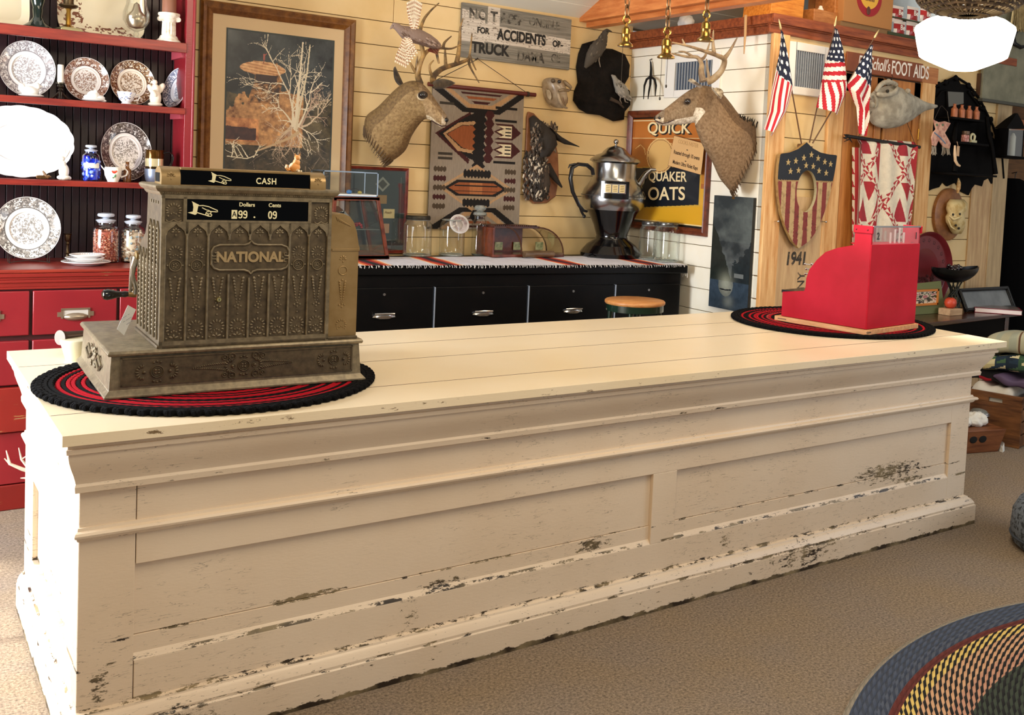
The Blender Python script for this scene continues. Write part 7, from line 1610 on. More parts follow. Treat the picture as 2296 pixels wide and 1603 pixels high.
# stripes run down the drooping cloth: s grows downwards, t across
flag(((1797, 322), (1750, 62), .075, .13), ([(1752, 68, .135), (1745, 120, .14), (1738, 150, .14), (1728, 200, .14), (1722, 250, .14), (1716, 285, .14)], [(1754, 72, .135), (1768, 125, .135), (1780, 195, .14), (1772, 235, .15), (1768, 250, .15), (1736, 305, .15)], lambda u, v: (v*.95, .02+u*.50) if v < .42 else (.6, .1+u*.85)), 'leftmost of the three small flags on sticks, beside the corner post', 1.0, 2.6, .022)
flag(((1815, 320), (1872, 55), .075, .16), ([(1873, 62, .165), (1860, 110, .165), (1850, 140, .165), (1846, 175, .165), (1842, 210, .17), (1837, 240, .17)], [(1876, 66, .165), (1888, 110, .165), (1893, 150, .165), (1898, 190, .17), (1896, 215, .18), (1880, 258, .18)], lambda u, v: (v*1.1, u*.52) if v < .36 else ((.5, ((v-.36)*1.5+.08+u*.1) % 1) if v < .66-.1*u else (.5, (u*.60+(1-v)*.4) % 1))), 'middle of the three small flags, the tallest one', 2.2, 1.8, .024)
flag(((1822, 321), (1962, 82), .075, .22), ([(1954, 100, .215), (1935, 130, .205), (1918, 165, .19), (1903, 192, .18), (1925, 240, .19), (1930, 300, .19)], [(1957, 103, .215), (1958, 150, .215), (1955, 200, .20), (1950, 240, .2), (1950, 260, .2), (1940, 305, .2)], lambda u, v: (v*1.05, u*.52) if v < .38 else (.6, .08+u*.5+v*.4)), 'rightmost of the three small flags, leaning towards the door', 3.4, 2.4, .02)
# grey carved creature head hanging on the door, with a horn
t = thing('driftwood_head', 'pale grey weathered animal skull like carving with a long horn hanging on the door', 'carving', FX @ Vector(P4(2010, 290, .06))); T = inv(t) @ FX
m = MB(T); rings = []
for tx, ty, bx, by, w, hw in ((1948, 215, 1950, 262, .05, .03), (1958, 205, 1958, 280, .07, .055), (1975, 195, 1972, 288, .08, .07), (1998, 188, 1995, 290, .09, .08), (2020, 198, 2018, 284, .09, .075), (2038, 208, 2042, 270, .08, .06), (2052, 218, 2060, 255, .07, .045), (2075, 227, 2078, 247, .07, .025), (2092, 233, 2093, 244, .07, .014), (2103, 236, 2103, 240, .07, .004)):
    a_, b_ = Vector(P4(tx, ty, w)), Vector(P4(bx, by, w)); c_ = (a_+b_)/2; h_ = (a_-b_)/2; rings.append([c_+h_*math.cos(2*PI*k_/20)+Vector((0, 0, hw))*math.sin(2*PI*k_/20) for k_ in range(20)])
m.loft(rings)
m.tube([P4(1962, 210, .12), P4(1972, 188, .13), P4(1990, 183, .14), P4(2008, 186, .13), P4(2015, 200, .14), P4(2000, 212, .16), P4(1978, 214, .15), P4(1962, 210, .12)], .017, 10)
m.tube([P4(1950, 225, .09), P4(1956, 205, .10), P4(1968, 225, .12), P4(1960, 245, .12)], [.018, .02, .018, .01], 10)
for x, y, r in ((1992, 184, .02), (2008, 190, .018), (2035, 205, .02), (1955, 235, .02)): m.ball(P4(x, y, .13), r)
part(m, 'carved_head', M('driftwood_grey', '8f8878', .9, vary=(18, 'b5ae9c', .35, .65), bump=(40, .9, .008)), t, smooth=80, disp=(.05, .012), sub=1)
part(MB(T).ball(P4(1990, 204, .17), (.013, .010, .010)), 'eye_socket', M('socket_dark', '2c2820', .9), t)
part(MB(T).tube([P4(1998, 186, .10), P4(2002, 172, .05), P4(1998, 166, .03)], .002, 5), 'hanging_wire', M('dark_wire'), t)
# quilt over a wooden rod
W1 = .08; ql, qr = 1914, 2046
t = thing('patchwork_quilt', 'red and white triangle patchwork quilt draped over a rod on the door', 'quilt', FX @ Vector(P4(1980, 510, .06))); T = inv(t) @ FX
tl2, tr2 = ux(1926, 309, W1), ux(2052, 318, W1); bl2, br2 = ux(1910, 600, W1), ux(2040, 520, W1)
cv = Canvas(150, 236, 'e8dcc4'); rdq, crq = 'b03036', 'e6dac2'
rr = random.Random(1)
def tri(p, q, r, c): cv.poly([p, q, r], c)
def sawtooth(x0_, y0_, x1_, y1_, n, wd_):
    dx_, dy_ = (x1_-x0_)/n, (y1_-y0_)/n; L_ = math.hypot(dx_, dy_*cv.ar); nx, ny = -dy_*cv.ar/L_*wd_, dx_/L_*wd_/cv.ar
    for i in range(n):
        a_ = (x0_+dx_*i, y0_+dy_*i); b_ = (x0_+dx_*(i+1), y0_+dy_*(i+1)); 
        cv.poly([a_, b_, (b_[0]+nx, b_[1]+ny), (a_[0]+nx, a_[1]+ny)], crq); tri(a_, b_, (a_[0]+nx, a_[1]+ny), rdq)
        cv.poly([a_, b_, (b_[0]-nx, b_[1]-ny), (a_[0]-nx, a_[1]-ny)], crq); tri(b_, (b_[0]-nx, b_[1]-ny), (a_[0]-nx, a_[1]-ny), rdq)
for i in range(-1, 3):
    for j in range(-1, 3):
        x, y = i*.66+.02, j*.52+.10; tri((x+.33, y+.47), (x+.33, y+.05), (x+.20, y+.26), rdq); tri((x+.05, y+.05), (x+.28, y+.05), (x+.165, y-.10), rdq); tri((x+.05, y+.45), (x+.16, y+.26), (x-.06, y+.26), 'a8303a')
for i in range(-2, 4):
    sawtooth(i*.66-.3, 1.1, i*.66+.98, .10, 22, .042); sawtooth(i*.66-.3, -.08, i*.66+.98, .92, 22, .042)
nq = fbm(cv.X*4, cv.Y*6, 8, 3, 3); cv.a *= (.86+.22*nq)[..., None]
def qf(u, v):
    v2 = 1-v; p = (tl2[0]*(1-u)+tr2[0]*u)*(1-v2)+(bl2[0]*(1-u)+br2[0]*u)*v2; q = (tl2[1]*(1-u)+tr2[1]*u)*(1-v2)+(bl2[1])*v2
    w = W1+.012*math.sin(u*9+1)*v2+.008*math.sin(u*23+v*3); 
    if v > .96: w -= (v-.96)*.8
    return (p, q, w+.02)
m = MB(T); cv.mesh(m, qf); m.grid(lambda u, v: (lambda q: (q[0], q[1], q[2]-.014))(qf(u, v)), 20, 20, lambda i, j: lin('c9a8a0')); part(m, 'quilt_cloth', M('quilt_cotton', rough=.95, attr=True, bump=(45, .6, .004)), t, smooth=80)
m = MB(T)
def qf2(u, v): a_ = ux(1912, 330+260*(1-v), .05); b_ = ux(1930, 330+260*(1-v), .05); return (a_[0]+(b_[0]-a_[0])*u, a_[1], .045+.02*u)
cv2 = Canvas(16, 90, 'e8dcc4'); cv2.rect(.25, 0, .62, 1, 'b83a3e'); 
for i in range(9): cv2.poly([(0, i*.11), (.25, i*.11), (0, i*.11+.06)], 'b03036')
cv2.mesh(m, qf2); part(m, 'inner_fold', M('quilt_cotton'), t, smooth=80)
m = MB(T); m.cyl(P4(1898, 305, .09), P4(2062, 330, .09), .011, n=12); part(m, 'quilt_rod', M('rod_black', '15100d', .5), t)
m = MB(T); 
for i in range(7): a_ = rr.uniform(0, 6); m.tube([P4(1905, 308, .09), P4(1900+8*math.cos(a_), 308+6*math.sin(a_), .10), P4(1892+22*rr.random(), 312+10*math.sin(a_), .10)], [.006, .005, .002], 5)
part(m, 'rod_knot', M('rod_black'), t)
m = MB(T); m.tube([P4(1925, 306, .09), P4(1990, 180, .03)], .0018, 5); m.tube([P4(2052, 325, .09), P4(2000, 180, .03)], .0018, 5); part(m, 'hanging_cord', M('cord_dark'), t)
# ================================================================ black whatnot shelf with trinkets
WS = .16
outl = [(2078, 432), (2076, 300), (2094, 225), (2096, 195), (2105, 188), (2110, 196), (2120, 183), (2130, 190), (2132, 180), (2143, 172), (2153, 178), (2158, 188), (2172, 190), (2182, 198), (2184, 215), (2198, 225), (2205, 240), (2214, 250), (2222, 265), (2226, 282), (2222, 300), (2232, 310), (2240, 322), (2246, 345), (2248, 380), (2250, 400), (2240, 412), (2226, 412), (2220, 400), (2210, 405), (2206, 418), (2190, 414), (2182, 424), (2176, 438), (2160, 430), (2148, 410), (2140, 412), (2128, 418), (2118, 408), (2110, 420), (2095, 424)]
Wp = [ux(x, y, .03) for x, y in outl]
t = thing('whatnot_shelf', 'ornate black carved wall shelf with scalloped edges right of the door', 'shelf', FX @ Vector((Wp[0][0]+.2, Wp[0][1], .02))); T = inv(t) @ FX
ebon = M('ebonised_wood', '030202', .6, spec=.08, vary=(20, '0a0706'))
mk_ = [ux(x, y, .03) for x, y in ((2128, 205), (2164, 207), (2164, 232), (2128, 240))]
m = MB(T)
top_ = [q for q in Wp]
m.prism(Wp, .004, .016); part(m, 'back_panel', ebon, t, smooth=0)
part(MB(T).prism(mk_, .0165, .018), 'mirror', M('mirror_grey', '8a877e', .12, .9), t)
m = MB(T); 
for pts in ([(2096, 195), (2120, 183), (2143, 172), (2172, 190), (2198, 225), (2226, 282), (2246, 345), (2250, 400)], [(2096, 225), (2110, 206), (2122, 203), (2124, 240)], [(2170, 205), (2185, 225), (2200, 245)]): m.tube([P4(x, y, .02) for x, y in pts], .009, 7)
for x, y in ((2105, 190), (2120, 185), (2143, 175), (2172, 192), (2184, 210), (2198, 228), (2205, 243), (2222, 268), (2222, 302), (2240, 325), (2247, 350)): m.ball(P4(x, y, .02), (.022, .022, .012), 10, 6)
part(m, 'carved_crest', ebon, t, smooth=60)
for y_, x0_, x1_, dpt in ((262, 2132, 2212, .13), (318, 2145, 2222, .17), (388, 2140, 2240, .20)):
    a_, b_ = ux(x0_, y_, dpt), ux(x1_, y_+4, dpt); m = MB(T); m.prism([(a_[0], .015), (a_[0]+.02, dpt), (b_[0]-.02, dpt), (b_[0], .015)], -.010, .004, X=frame((0, a_[1], 0), (1,0,0), (0,0,1), (0,1,0))); part(m, 'shelf_board', ebon, t, bevel=.002)
for q in ((2144, 275, 2140, 385), (2212, 262, 2232, 390)):
    m = MB(T); m.tube([P4(q[0], q[1], .08), P4((q[0]+q[2])/2-4, (q[1]+q[3])/2-18, .11), P4((q[0]+q[2])/2+3, (q[1]+q[3])/2+5, .14), P4(q[2], q[3], .15)], [.012, .02, .012, .018], 8); part(m, 'scroll_bracket', ebon, t, smooth=60)
# things on it
zs1 = ux(2132, 262, .13)[1]+.006
for i in range(4):
    px = 2140+i*16.5; a_ = ux(px, 255, .09); m = MB(FX @ Matrix.Translation((a_[0]+.005, zs1-.001, .085)) @ Matrix.Rotation(-PI/2, 4, 'X')); m.lathe([(0, 0), (.022, 0), (.023, .006), (.023, .055), (.012, .066), (.009, .08), (.012, .088), (0, .09)], 18)
    single(m, 'copper_bottle', M('copper_clay', 'a8603c', .4, .2, vary=(8, 'c07a54')), 'little copper-brown bottle, one of four on the top board of the black shelf', 'bottle', 'four copper bottles on the black shelf')
zs2 = ux(2160, 318, .17)[1]+.006
a_ = ux(2167, 300, .12); m = MB(FX); m.bb((a_[0]-.028, zs2-.001, .10), (a_[0]+.02, zs2+.045, .13)); single(m, 'pink_box', M('pink_card', 'b8746a', .6, vary=(60, 'e0b0a0', .5, .55)), 'small pink printed box on the middle board of the black shelf', 'box', bevel=.002)
a_ = ux(2165, 287, .10); m = MB(FX @ Matrix.Translation((a_[0], zs2+.047, .105)) @ Matrix.Rotation(-PI/2, 4, 'X')); m.lathe([(0, 0), (.024, 0), (.026, .004), (.026, .024), (0, .026)], 20); single(m, 'round_tin', M('tin_brown', '6a5442', .4, .3), 'small round brown tin on top of the pink box', 'tin')
a_ = ux(2184, 303, .13); m = MB(FX); m.tube([(a_[0]+.022*math.cos(q), zs2+.032+.024*math.sin(q), .12) for q in [2*PI*k_/20 for k_ in range(20)]], .008, 8, closed=True); m.bb((a_[0]-.026, zs2-.001, .115), (a_[0]+.03, zs2+.014, .135)); m.ball((a_[0]+.026, zs2+.04, .12), (.007, .012, .007)); single(m, 'cream_cup', M('cream_glaze', 'cfc8a0', .3), 'cream ring-shaped cup beside the pink box on the black shelf', 'cup')
def hang(name, pxs, wv, mat, label, cat, r): m = MB(FX); m.tube([P4(x, y, wv) for x, y in pxs], r, 10); return single(m, name, mat, label, cat)
hang('clay_pipe', [(2141, 326), (2141, 345), (2142, 360), (2147, 369), (2152, 372)], .21, M('ivory_clay', 'd8b890', .5), 'cream curved clay pipe hanging from the black shelf', 'pipe', [.006, .010, .010, .009, .007])
m = MB(FX); a_ = ux(2148, 338, .215); m.bb((a_[0]-.012, a_[1]-.035, .213), (a_[0]+.016, a_[1]+.03, .215)); m.tube([(a_[0], a_[1]+.03, .214), (a_[0]-.004, a_[1]+.06, .205)], .0015, 5); single(m, 'price_tag', M('kraft_tag', 'c8a27c', .7), 'tan paper tag hanging beside the clay pipe', 'tag')
hang('corn_cob', [(2149, 399), (2150, 410), (2149, 422), (2147, 433)], .06, M('corn', 'd0a060', .5, vary=(60, 'e6c488', .5, .6)), 'small dried corn cob hanging under the black shelf', 'corn', [.004, .014, .015, .007])
# fringed pouch hanging from the shelf corner
t = thing('beaded_pouch', 'pink and white fringed leather ornament hanging at the left of the black shelf', 'pouch', FX @ Vector(P4(2110, 345, .12))); T = inv(t) @ FX
o = [(2092, 268), (2104, 274), (2118, 272), (2131, 276), (2124, 288), (2118, 298), (2126, 312), (2131, 322), (2128, 334), (2115, 330), (2104, 314), (2098, 328), (2090, 326), (2088, 308), (2092, 296), (2098, 290)]
m = MB(T); m.prism([ux(x, y, .13) for x, y in o], .125, .135); part(m, 'leather_body', M('pink_leather', 'd8a890', .7, vary=(30, 'b88070', .5, .6)), t, bevel=.003)
m = MB(T); rr = random.Random(5)
for i in range(26):
    x = (2089+rr.random()*10) if i % 2 else (2112+rr.random()*17); y = 327+rr.random()*3; m.tube([P4(x, y, .13), P4(x+rr.uniform(-1, 1), y+8, .132), P4(x+rr.uniform(-2, 2), y+16+rr.random()*4, .13)], .0018, 4)
part(m, 'fringe', M('grey_fringe', 'a8a090', .8), t)
m = MB(T); 
for x, y, c_ in ((2101, 280, 0), (2114, 280, 1)): m.ball(P4(x, y, .136), (.011, .008, .003))
part(m, 'green_patches', M('green_bead', '5a7050', .5), t); m = MB(T); m.tube([P4(2094, 270, .13), P4(2108, 240, .10), P4(2112, 237, .10), P4(2124, 250, .11), P4(2128, 274, .13)], .0018, 5); part(m, 'hanging_wire', M('dark_wire'), t)
m = MB(T); m.tube([P4(2095, 297, .137), P4(2108, 308, .138), P4(2120, 322, .137)], .004, 6); part(m, 'blue_band', M('blue_bead', '6a86a0', .5), t)
# skull on a round plaque
t = thing('skull_plaque', 'small bleached animal skull mounted on a round brown wood slice', 'taxidermy', FX @ Vector(P4(2130, 525, .01))); T = inv(t) @ FX
a_, b_ = ux(2097, 480, .03), ux(2162, 480, .03); c_ = ((a_[0]+b_[0])/2, ux(2130, 481, .03)[1]); R_2 = (b_[0]-a_[0])/2
m = MB(T); m.lathe([(0, .002), (R_2, .002), (R_2, .026), (R_2*.94, .032), (0, .032)], 40, (c_[0], c_[1], 0), sy=1.12); part(m, 'wood_slice', wood('slice_brown', '6a3c1c', 'a06a38', .4, (4, 4, 4), False, 3), t)
m = MB(T); bone_ = M('old_bone', 'd8c28c', .6, vary=(20, 'b89858', .45, .65)); rings = []
for tx, bx, py, w, hw in ((2132, 2160, 447, .05, .03), (2128, 2164, 456, .07, .05), (2126, 2163, 468, .075, .055), (2128, 2158, 478, .07, .045), (2123, 2160, 486, .07, .045), (2124, 2162, 498, .07, .045), (2128, 2162, 508, .065, .035), (2132, 2158, 517, .06, .028), (2137, 2154, 524, .05, .02)):
    p_, q_ = Vector(P4(tx, py, w)), Vector(P4(bx, py, w)); cc3 = (p_+q_)/2; h_ = (q_-p_)/2; rings.append([cc3+h_*math.cos(2*PI*k_/18)+Vector((0, 0, hw))*math.sin(2*PI*k_/18) for k_ in range(18)])
m.loft(rings); m.tube([P4(2130, 484, .09), P4(2138, 492, .115), P4(2150, 488, .12), P4(2160, 482, .09)], .009, 8); m.tube([P4(2126, 492, .08), P4(2132, 508, .10), P4(2142, 515, .10)], .006, 8); part(m, 'skull', bone_, t, smooth=80, disp=(.02, .008))
m = MB(T); 
for x, y in ((2137, 481), (2152, 480), (2143, 505), (2150, 512)): m.ball(P4(x, y, .113 if y < 490 else .10), (.010, .009, .006))
part(m, 'eye_socket', M('socket_dark'), t)
# right end of the front wall: rough pine planks and edge
pr = pale
e0, e1, e2, e3 = ux(2180, 500, .02)[0], ux(2215, 500, .02)[0], ux(2228, 500, .02)[0], 6.06
m = MB(FX); m.bb((ux(2166, 600, .01)[0], 0, .0005), (ux(2212, 600, .01)[0], 2.0, .012)); struct(m, 'trim_10', pr, bevel=.002, smooth=0)
m = MB(FX); m.bb((ux(2213, 600, .02)[0], 0, .0005), (6.09, 2.3, .02)); m.bb((6.06, 0, -.10), (6.09, 2.3, .0)); struct(m, 'trim_11', wood('crate_grey', 'a8906c', 'c8ae84', .6, (22, 22, 2.4), True, 1.6), bevel=.002, smooth=0)
t_ = MB(FX); a_ = ux(2203, 165, .03); b_ = ux(2203, 215, .03); t_.bb((a_[0]-.02, b_[1], .001), (a_[0]+.02, a_[1], .03)); single(t_, 'wooden_bracket', wood('dark_bracket', '3c2414', '5c3a20', .6, (8, 8, 3), False), 'short dark wooden bracket high between the black shelf and the grey board', 'bracket')
# large grey board, horn hook, broom, lantern
a_ = ux(2207, 160, .05); vb_ = ux(2215, 222, .05)[1]; u1_ = ux(2330, 200, .05)[0]
t = thing('weathered_panel', 'large weathered grey-green painted board at the top right', 'board', FX @ Vector(((a_[0]+u1_)/2, vb_, .03))); T = inv(t) @ FX
part(MB(T).bb((a_[0], vb_, .022), (u1_, vb_+.72, .045)), 'painted_board', M('board_green_grey', '6a6a58', .8, vary=(9, '8c8a74', .3, .7), bump=(30, .5, .004)), t, bevel=.003)
part(MB(T).bb((a_[0]-.01, vb_-.02, .02), (u1_, vb_, .06)), 'bottom_rail', M('rail_grey', '4a4a42', .7), t, bevel=.002)
m = MB(FX); m.tube([P4(2276, 70, .06), P4(2270, 84, .07), P4(2274, 98, .08), P4(2288, 106, .09), P4(2303, 103, .10)], [.022, .02, .018, .015, .008], 12); single(m, 'cattle_horn', M('black_horn', '0a0a0c', .35, spec=.25), 'curved black horn hook on the grey board under the broom', 'horn')
m = MB(FX); rr = random.Random(6)
for i in range(70): x = 2268+rr.random()*38; m.tube([P4(2282+(x-2282)*.45, -10, .07), P4(x-4, 68+rr.uniform(-3, 4), .08+rr.uniform(-.012, .02))], .0042, 4)
single(m, 'straw_broom', M('straw', 'a89468', .85, vary=(40, '7c6a44')), 'tan straw broom head at the right edge above the black horn', 'broom')
# lantern
WL = .12; t = thing('candle_lantern', 'black pointed metal wall lantern with a glass pane and a white candle', 'lantern', FX @ Vector(P4(2266, 352, WL))); T = inv(t) @ FX
c_ = ux(2264, 352, WL); zt3 = ux(2264, 290, WL)[1]; zb3 = c_[1]; lw_ = (ux(2282, 300, WL)[0]-ux(2246, 300, WL)[0])/2; ck = (ux(2264, 300, WL)[0])
m = MB(T); m.bb((ck-lw_-.02, zb3-.012, WL-.05), (ck+lw_+.03, zb3, WL+.06)); m.bb((ck-lw_-.03, zb3-.002, WL-.05), (ck+lw_+.05, zb3+.006, WL+.07)); part(m, 'lantern_base', ebon, t, bevel=.002)
m = MB(T); pk = ux(2279, 254, WL); m.loft([[(ck-lw_-.02, zt3, WL-.05), (ck+lw_+.01, zt3+.01, WL-.05), (ck+lw_+.01, zt3+.01, WL+.05), (ck-lw_-.02, zt3, WL+.05)], [(ck-.02, zt3+.07, WL-.03), (ck+lw_, zt3+.06, WL-.03), (ck+lw_, zt3+.06, WL+.03), (ck-.02, zt3+.07, WL+.03)], [(pk[0]-.012, pk[1], WL-.01), (pk[0], pk[1], WL-.01), (pk[0], pk[1], WL+.01), (pk[0]-.012, pk[1], WL+.01)]]); part(m, 'pointed_roof', ebon, t)
m = MB(T); m.bb((ck-lw_, zb3, WL-.05), (ck-lw_+.008, zt3, WL+.05)); m.bb((ck+lw_-.004, zb3, WL-.05), (ck+lw_+.004, zt3, WL+.05)); m.bb((ck-lw_, zb3, WL-.055), (ck+lw_, zt3, WL-.05)); part(m, 'lantern_frame', ebon, t)
part(MB(T).bb((ck-lw_+.008, zb3+.006, WL-.048), (ck+lw_*.1, zt3, WL-.044)), 'brass_reflector', M('brass'), t)
part(MB(T).bb((ck-lw_+.008, zb3+.006, WL+.046), (ck+lw_-.005, zt3, WL+.048)), 'lantern_glass', g_, t)
part(MB(T).lathe([(0, 0), (.020, 0), (.020, (zt3-zb3)*.72), (.008, (zt3-zb3)*.84), (0, (zt3-zb3)*.86)], 18, X=frame((ck+lw_*.45, zb3+.006, WL), (1,0,0), (0,0,1), (0,1,0))), 'candle', wax, t)
# doorway beyond, with its lit wood and window to the garden
m = MB(); m.bb((6.2, 3.0, 0), (9.0, 3.06, 1.28)); m.bb((6.2, 3.0, 1.62), (9.0, 3.06, 3.0)); struct(m, 'wall_beyond', wood('beyond_boards', '6a4a2c', '8c6238', .7, (2, 20, 20), False))
struct(MB().bb((6.1, 2.95, 1.24), (9, 3.0, 1.29)), 'trim_12', orange)
struct(MB().bb((6.1, 2.93, 2.02), (9, 2.99, 2.25)), 'trim_13', orange)
m = MB(); m.bb((6.2, 3.02, 1.28), (9.0, 3.03, 1.62)); struct(m, 'window_2', glass())
m = MB(); rr = random.Random(8)
for i in range(260):
    c3 = Vector((rr.uniform(6.6, 9.6), rr.uniform(3.5, 3.9), rr.uniform(.9, 2.1))); R3 = Matrix.Rotation(rr.uniform(0, 6), 3, (rr.random(), rr.random(), rr.random()+.1)); L3 = rr.uniform(.05, .09)
    m.loft([[c3+R3 @ Vector((x*L3, y*.45*L3*math.sin(PI*(x+1)/2+.001), z)) for y, z in ((-1, 0), (0, .006), (1, 0), (0, -.001))] for x in (-.98, -.5, 0, .5, .98)], rr.choice(['3a7a34', '56984a', '2c6230', '84b878']))
o = single(m, 'garden_leaves', M('leaf_green', rough=.4, attr=True), 'bright green leaves outside the small window at the right edge', 'foliage'); o['kind'] = 'stuff'
sk = bpy.data.lights.new('garden_sky', 'AREA'); sk.energy = 60; sk.size = 2; so_ = bpy.data.objects.new('garden_sky', sk); COL.objects.link(so_); so_.location = (7.6, 3.2, 3.4); so_.rotation_euler = (math.radians(20), 0, 0)
# ================================================================ table at the right with its things
TZ = .75; ft = at(2060, 727, 'z', TZ); fr2 = at(2290, 700, 'z', TZ)
dirt = (fr2-ft).normalized(); tx0 = ft-dirt*.22; at_ = math.atan2(dirt.y, dirt.x); Lt = (fr2-tx0).length
t = thing('side_table', 'dark wooden table against the front wall behind the red register', 'table', (tx0.x, tx0.y, 0), at_)
dw = wood('dark_table', '2a1008', '4c2212', .25, (2, 14, 14), False, 2, .3)
dpt = (YX-.03-tx0.y)*.98-.0
m = MB(); m.prism([(0, 0), (Lt, 0), (Lt-.03, dpt-Lt*math.tan(at_)*.98), (0, dpt)], TZ-.026, TZ); part(m, 'table_top', dw, t, bevel=.004)
m = MB(); m.bb((.06, .04, TZ-.16), (Lt-.08, .07, TZ-.026)); part(m, 'apron', M('apron_dark', '060302', .7, spec=.1), t)
for x in (.08, Lt-.12):
    for y in (.06, dpt-.16): part(MB().box((x, y, (TZ-.026)/2), (.05, .05, TZ-.026)), 'leg', dw, t, bevel=.003)
def tz_(px, py): return at(px, py, 'z', TZ)
# olive mount with a small orange framed picture
p = tz_(2085, 704); yq = p.y; q = lambda px, py: (lambda a: (a.x, a.z))(at(px, py, 'y', yq)); t = thing('picture_stand', 'olive green mount with a small orange framed photograph beside the red register', 'picture', (p.x, yq, TZ)); T = inv(t) @ FY(yq)
o = [q(2025, 640), q(2110, 630), q(2118, 706), q(2030, 706)]; o[2] = (o[2][0], TZ+.001); o[3] = (o[3][0], TZ+.001)
part(MB(T).prism(o, -.012, 0), 'olive_mount', M('olive_board', '6a7044', .7), t, bevel=.001)
a_, b_ = q(2040, 650), q(2101, 683); m = MB(T); 
for (u0, v0, u1, v1) in ((a_[0], b_[1], b_[0], b_[1]+.014), (a_[0], a_[1]-.014, b_[0], a_[1]), (a_[0], b_[1], a_[0]+.014, a_[1]), (b_[0]-.014, b_[1], b_[0], a_[1])): m.bb((u0, v0, 0), (u1, v1, .010))
part(m, 'orange_frame', M('orange_wood', 'c87830', .4), t, bevel=.001)
cv = Canvas(40, 24, 'd8ccb0'); n = fbm(cv.X*3, cv.Y*2, 4, 6, 3); cv.a[(n > .52) & (cv.Y > .2) & (cv.Y < .85)] = lin('4a5a34'); cv.a[(n < .40) & (cv.Y > .15) & (cv.Y < .9)] = lin('b06a6a'); cv.a[(n > .62)] = lin('201c18')
m = MB(T); cv.mesh(m, lambda u, v: (a_[0]+.014+u*(b_[0]-a_[0]-.028), b_[1]+.014+v*(a_[1]-b_[1]-.028), .002)); part(m, 'photograph', artm, t, smooth=0)
# big red tole tray standing on edge
yt = 1.525; c_ = at(2078, 606, 'y', yt); Rt = (at(2078, 606, 'y', yt).z-at(2078, 520, 'y', yt).z); Rt = min(Rt, c_.z-TZ-.002) if c_.z-TZ > .1 else Rt
rc3 = (c_.z-TZ+Rt)/2 if False else Rt; cz3 = TZ+Rt+.002; cz3 = max(cz3, c_.z)
Rt = cz3-TZ-.002; Rt = (at(2078, 519, 'y', yt).z-TZ)/2; cz3 = TZ+Rt
rx_ = (at(2168, 590, 'y', yt).x-c_.x); t = thing('round_tray', 'large round dark red painted tray leaning on the wall behind the black bowl', 'tray', (c_.x, yt, TZ))
X = Matrix.Translation((0, 0, Rt)) @ Matrix.Rotation(PI/2, 4, 'X'); m = MB(); m.lathe([(0, -.02), (Rt*.86, -.02), (Rt*.92, -.012), (Rt*.98, .012), (Rt, .014), (Rt, .008), (Rt*.94, -.016), (0, -.026)], 56, X=X); part(m, 'tray_body', M('tole_red', '6a1c22', .3, vary=(4, '7c2a2e'), coat=.3), t)
m = MB(); rr = random.Random(3)
for i in range(22):
    a = 2*PI*i/22; 
    for k_ in range(5): m.ball((Rt*.78*math.cos(a)+.010*math.cos(k_*1.26), .0185, Rt+Rt*.78*math.sin(a)+.010*math.sin(k_*1.26)), (.006, .002, .006), 6, 4)
for i in range(60): a = rr.uniform(PI, 2*PI); r = Rt*.5*rr.random()+Rt*.1; m.ball((r*math.cos(a), .0185, Rt*.9+r*math.sin(a)), (.013, .002, .010), 6, 4)
part(m, 'painted_flowers', M('tole_flower', '4a1216', .5), t)
# black boat bowl on a vine foot with berries
yb3 = 1.385; c_ = at(2140, 632, 'y', yb3); x0_, x1_ = at(2089, 610, 'y', yb3).x, at(2192, 612, 'y', yb3).x; zt3 = at(2140, 603, 'y', yb3).z; zb3 = at(2140, 634, 'y', yb3).z
t = thing('boat_bowl', 'black boat-shaped bowl of dark berries raised on a twisted vine foot', 'bowl', (c_.x, yb3, TZ)); T = inv(t)
m = MB(T); rings = []
for i in range(13):
    f = i/12; x = x0_+(x1_-x0_)*f; s_ = math.sin(PI*f)**.6 if 0 < f < 1 else .02; w = .085*s_; top_z = zt3+.018*(abs(2*f-1)**2); bz = zt3-(zt3-zb3)*s_
    rings.append([Vector((x, yb3-w*math.cos(PI*k_/8), top_z-(top_z-bz)*math.sin(PI*k_/8))) for k_ in range(9)]+[Vector((x, yb3+w*.9*math.cos(PI*k_/8), top_z-(top_z-bz)*.86*math.sin(PI*k_/8))) for k_ in range(9)])
m.loft(rings); part(m, 'bowl_shell', M('black_pottery', '040405', .3, spec=.2), t, smooth=60)
m = MB(T); rr = random.Random(9)
for k_ in range(9):
    a = k_*.7; m.tube([(c_.x+.05*math.cos(a), yb3+.05*math.sin(a), TZ+.002), (c_.x+.045*math.cos(a+1), yb3+.045*math.sin(a+1), TZ+(zb3-TZ)*.4), (c_.x+.02*math.cos(a+2.2), yb3+.02*math.sin(a+2.2), TZ+(zb3-TZ)*.7), (c_.x+.05*math.cos(a+3), yb3+.05*math.sin(a+3), zb3+.01)], [.006, .005, .006, .004], 6)
part(m, 'vine_foot', M('vine_dark', '1a1c12', .6), t)
m = MB(T)
for i in range(26): m.ball((c_.x-.03+rr.uniform(-.045, .045), yb3+rr.uniform(-.04, .04), zt3+rr.uniform(-.005, .025)), .013, 8, 6)
part(m, 'berries', M('berry_dark', '1c0c10', .12, coat=.6), t)
yb4 = 1.24; m = MB(); bx = at(2146, 688, 'y', yb4).x; hb_ = TZ+.042; m.bb((bx-.07, yb4, TZ+.0005), (bx+.06, yb4+.09, hb_)); single(m, 'wood_block', wood('pale_block', 'a88460', 'c8a680', .6, (3, 14, 14), False), 'small pale wooden block on the table under the orange fruit', 'block', bevel=.002)
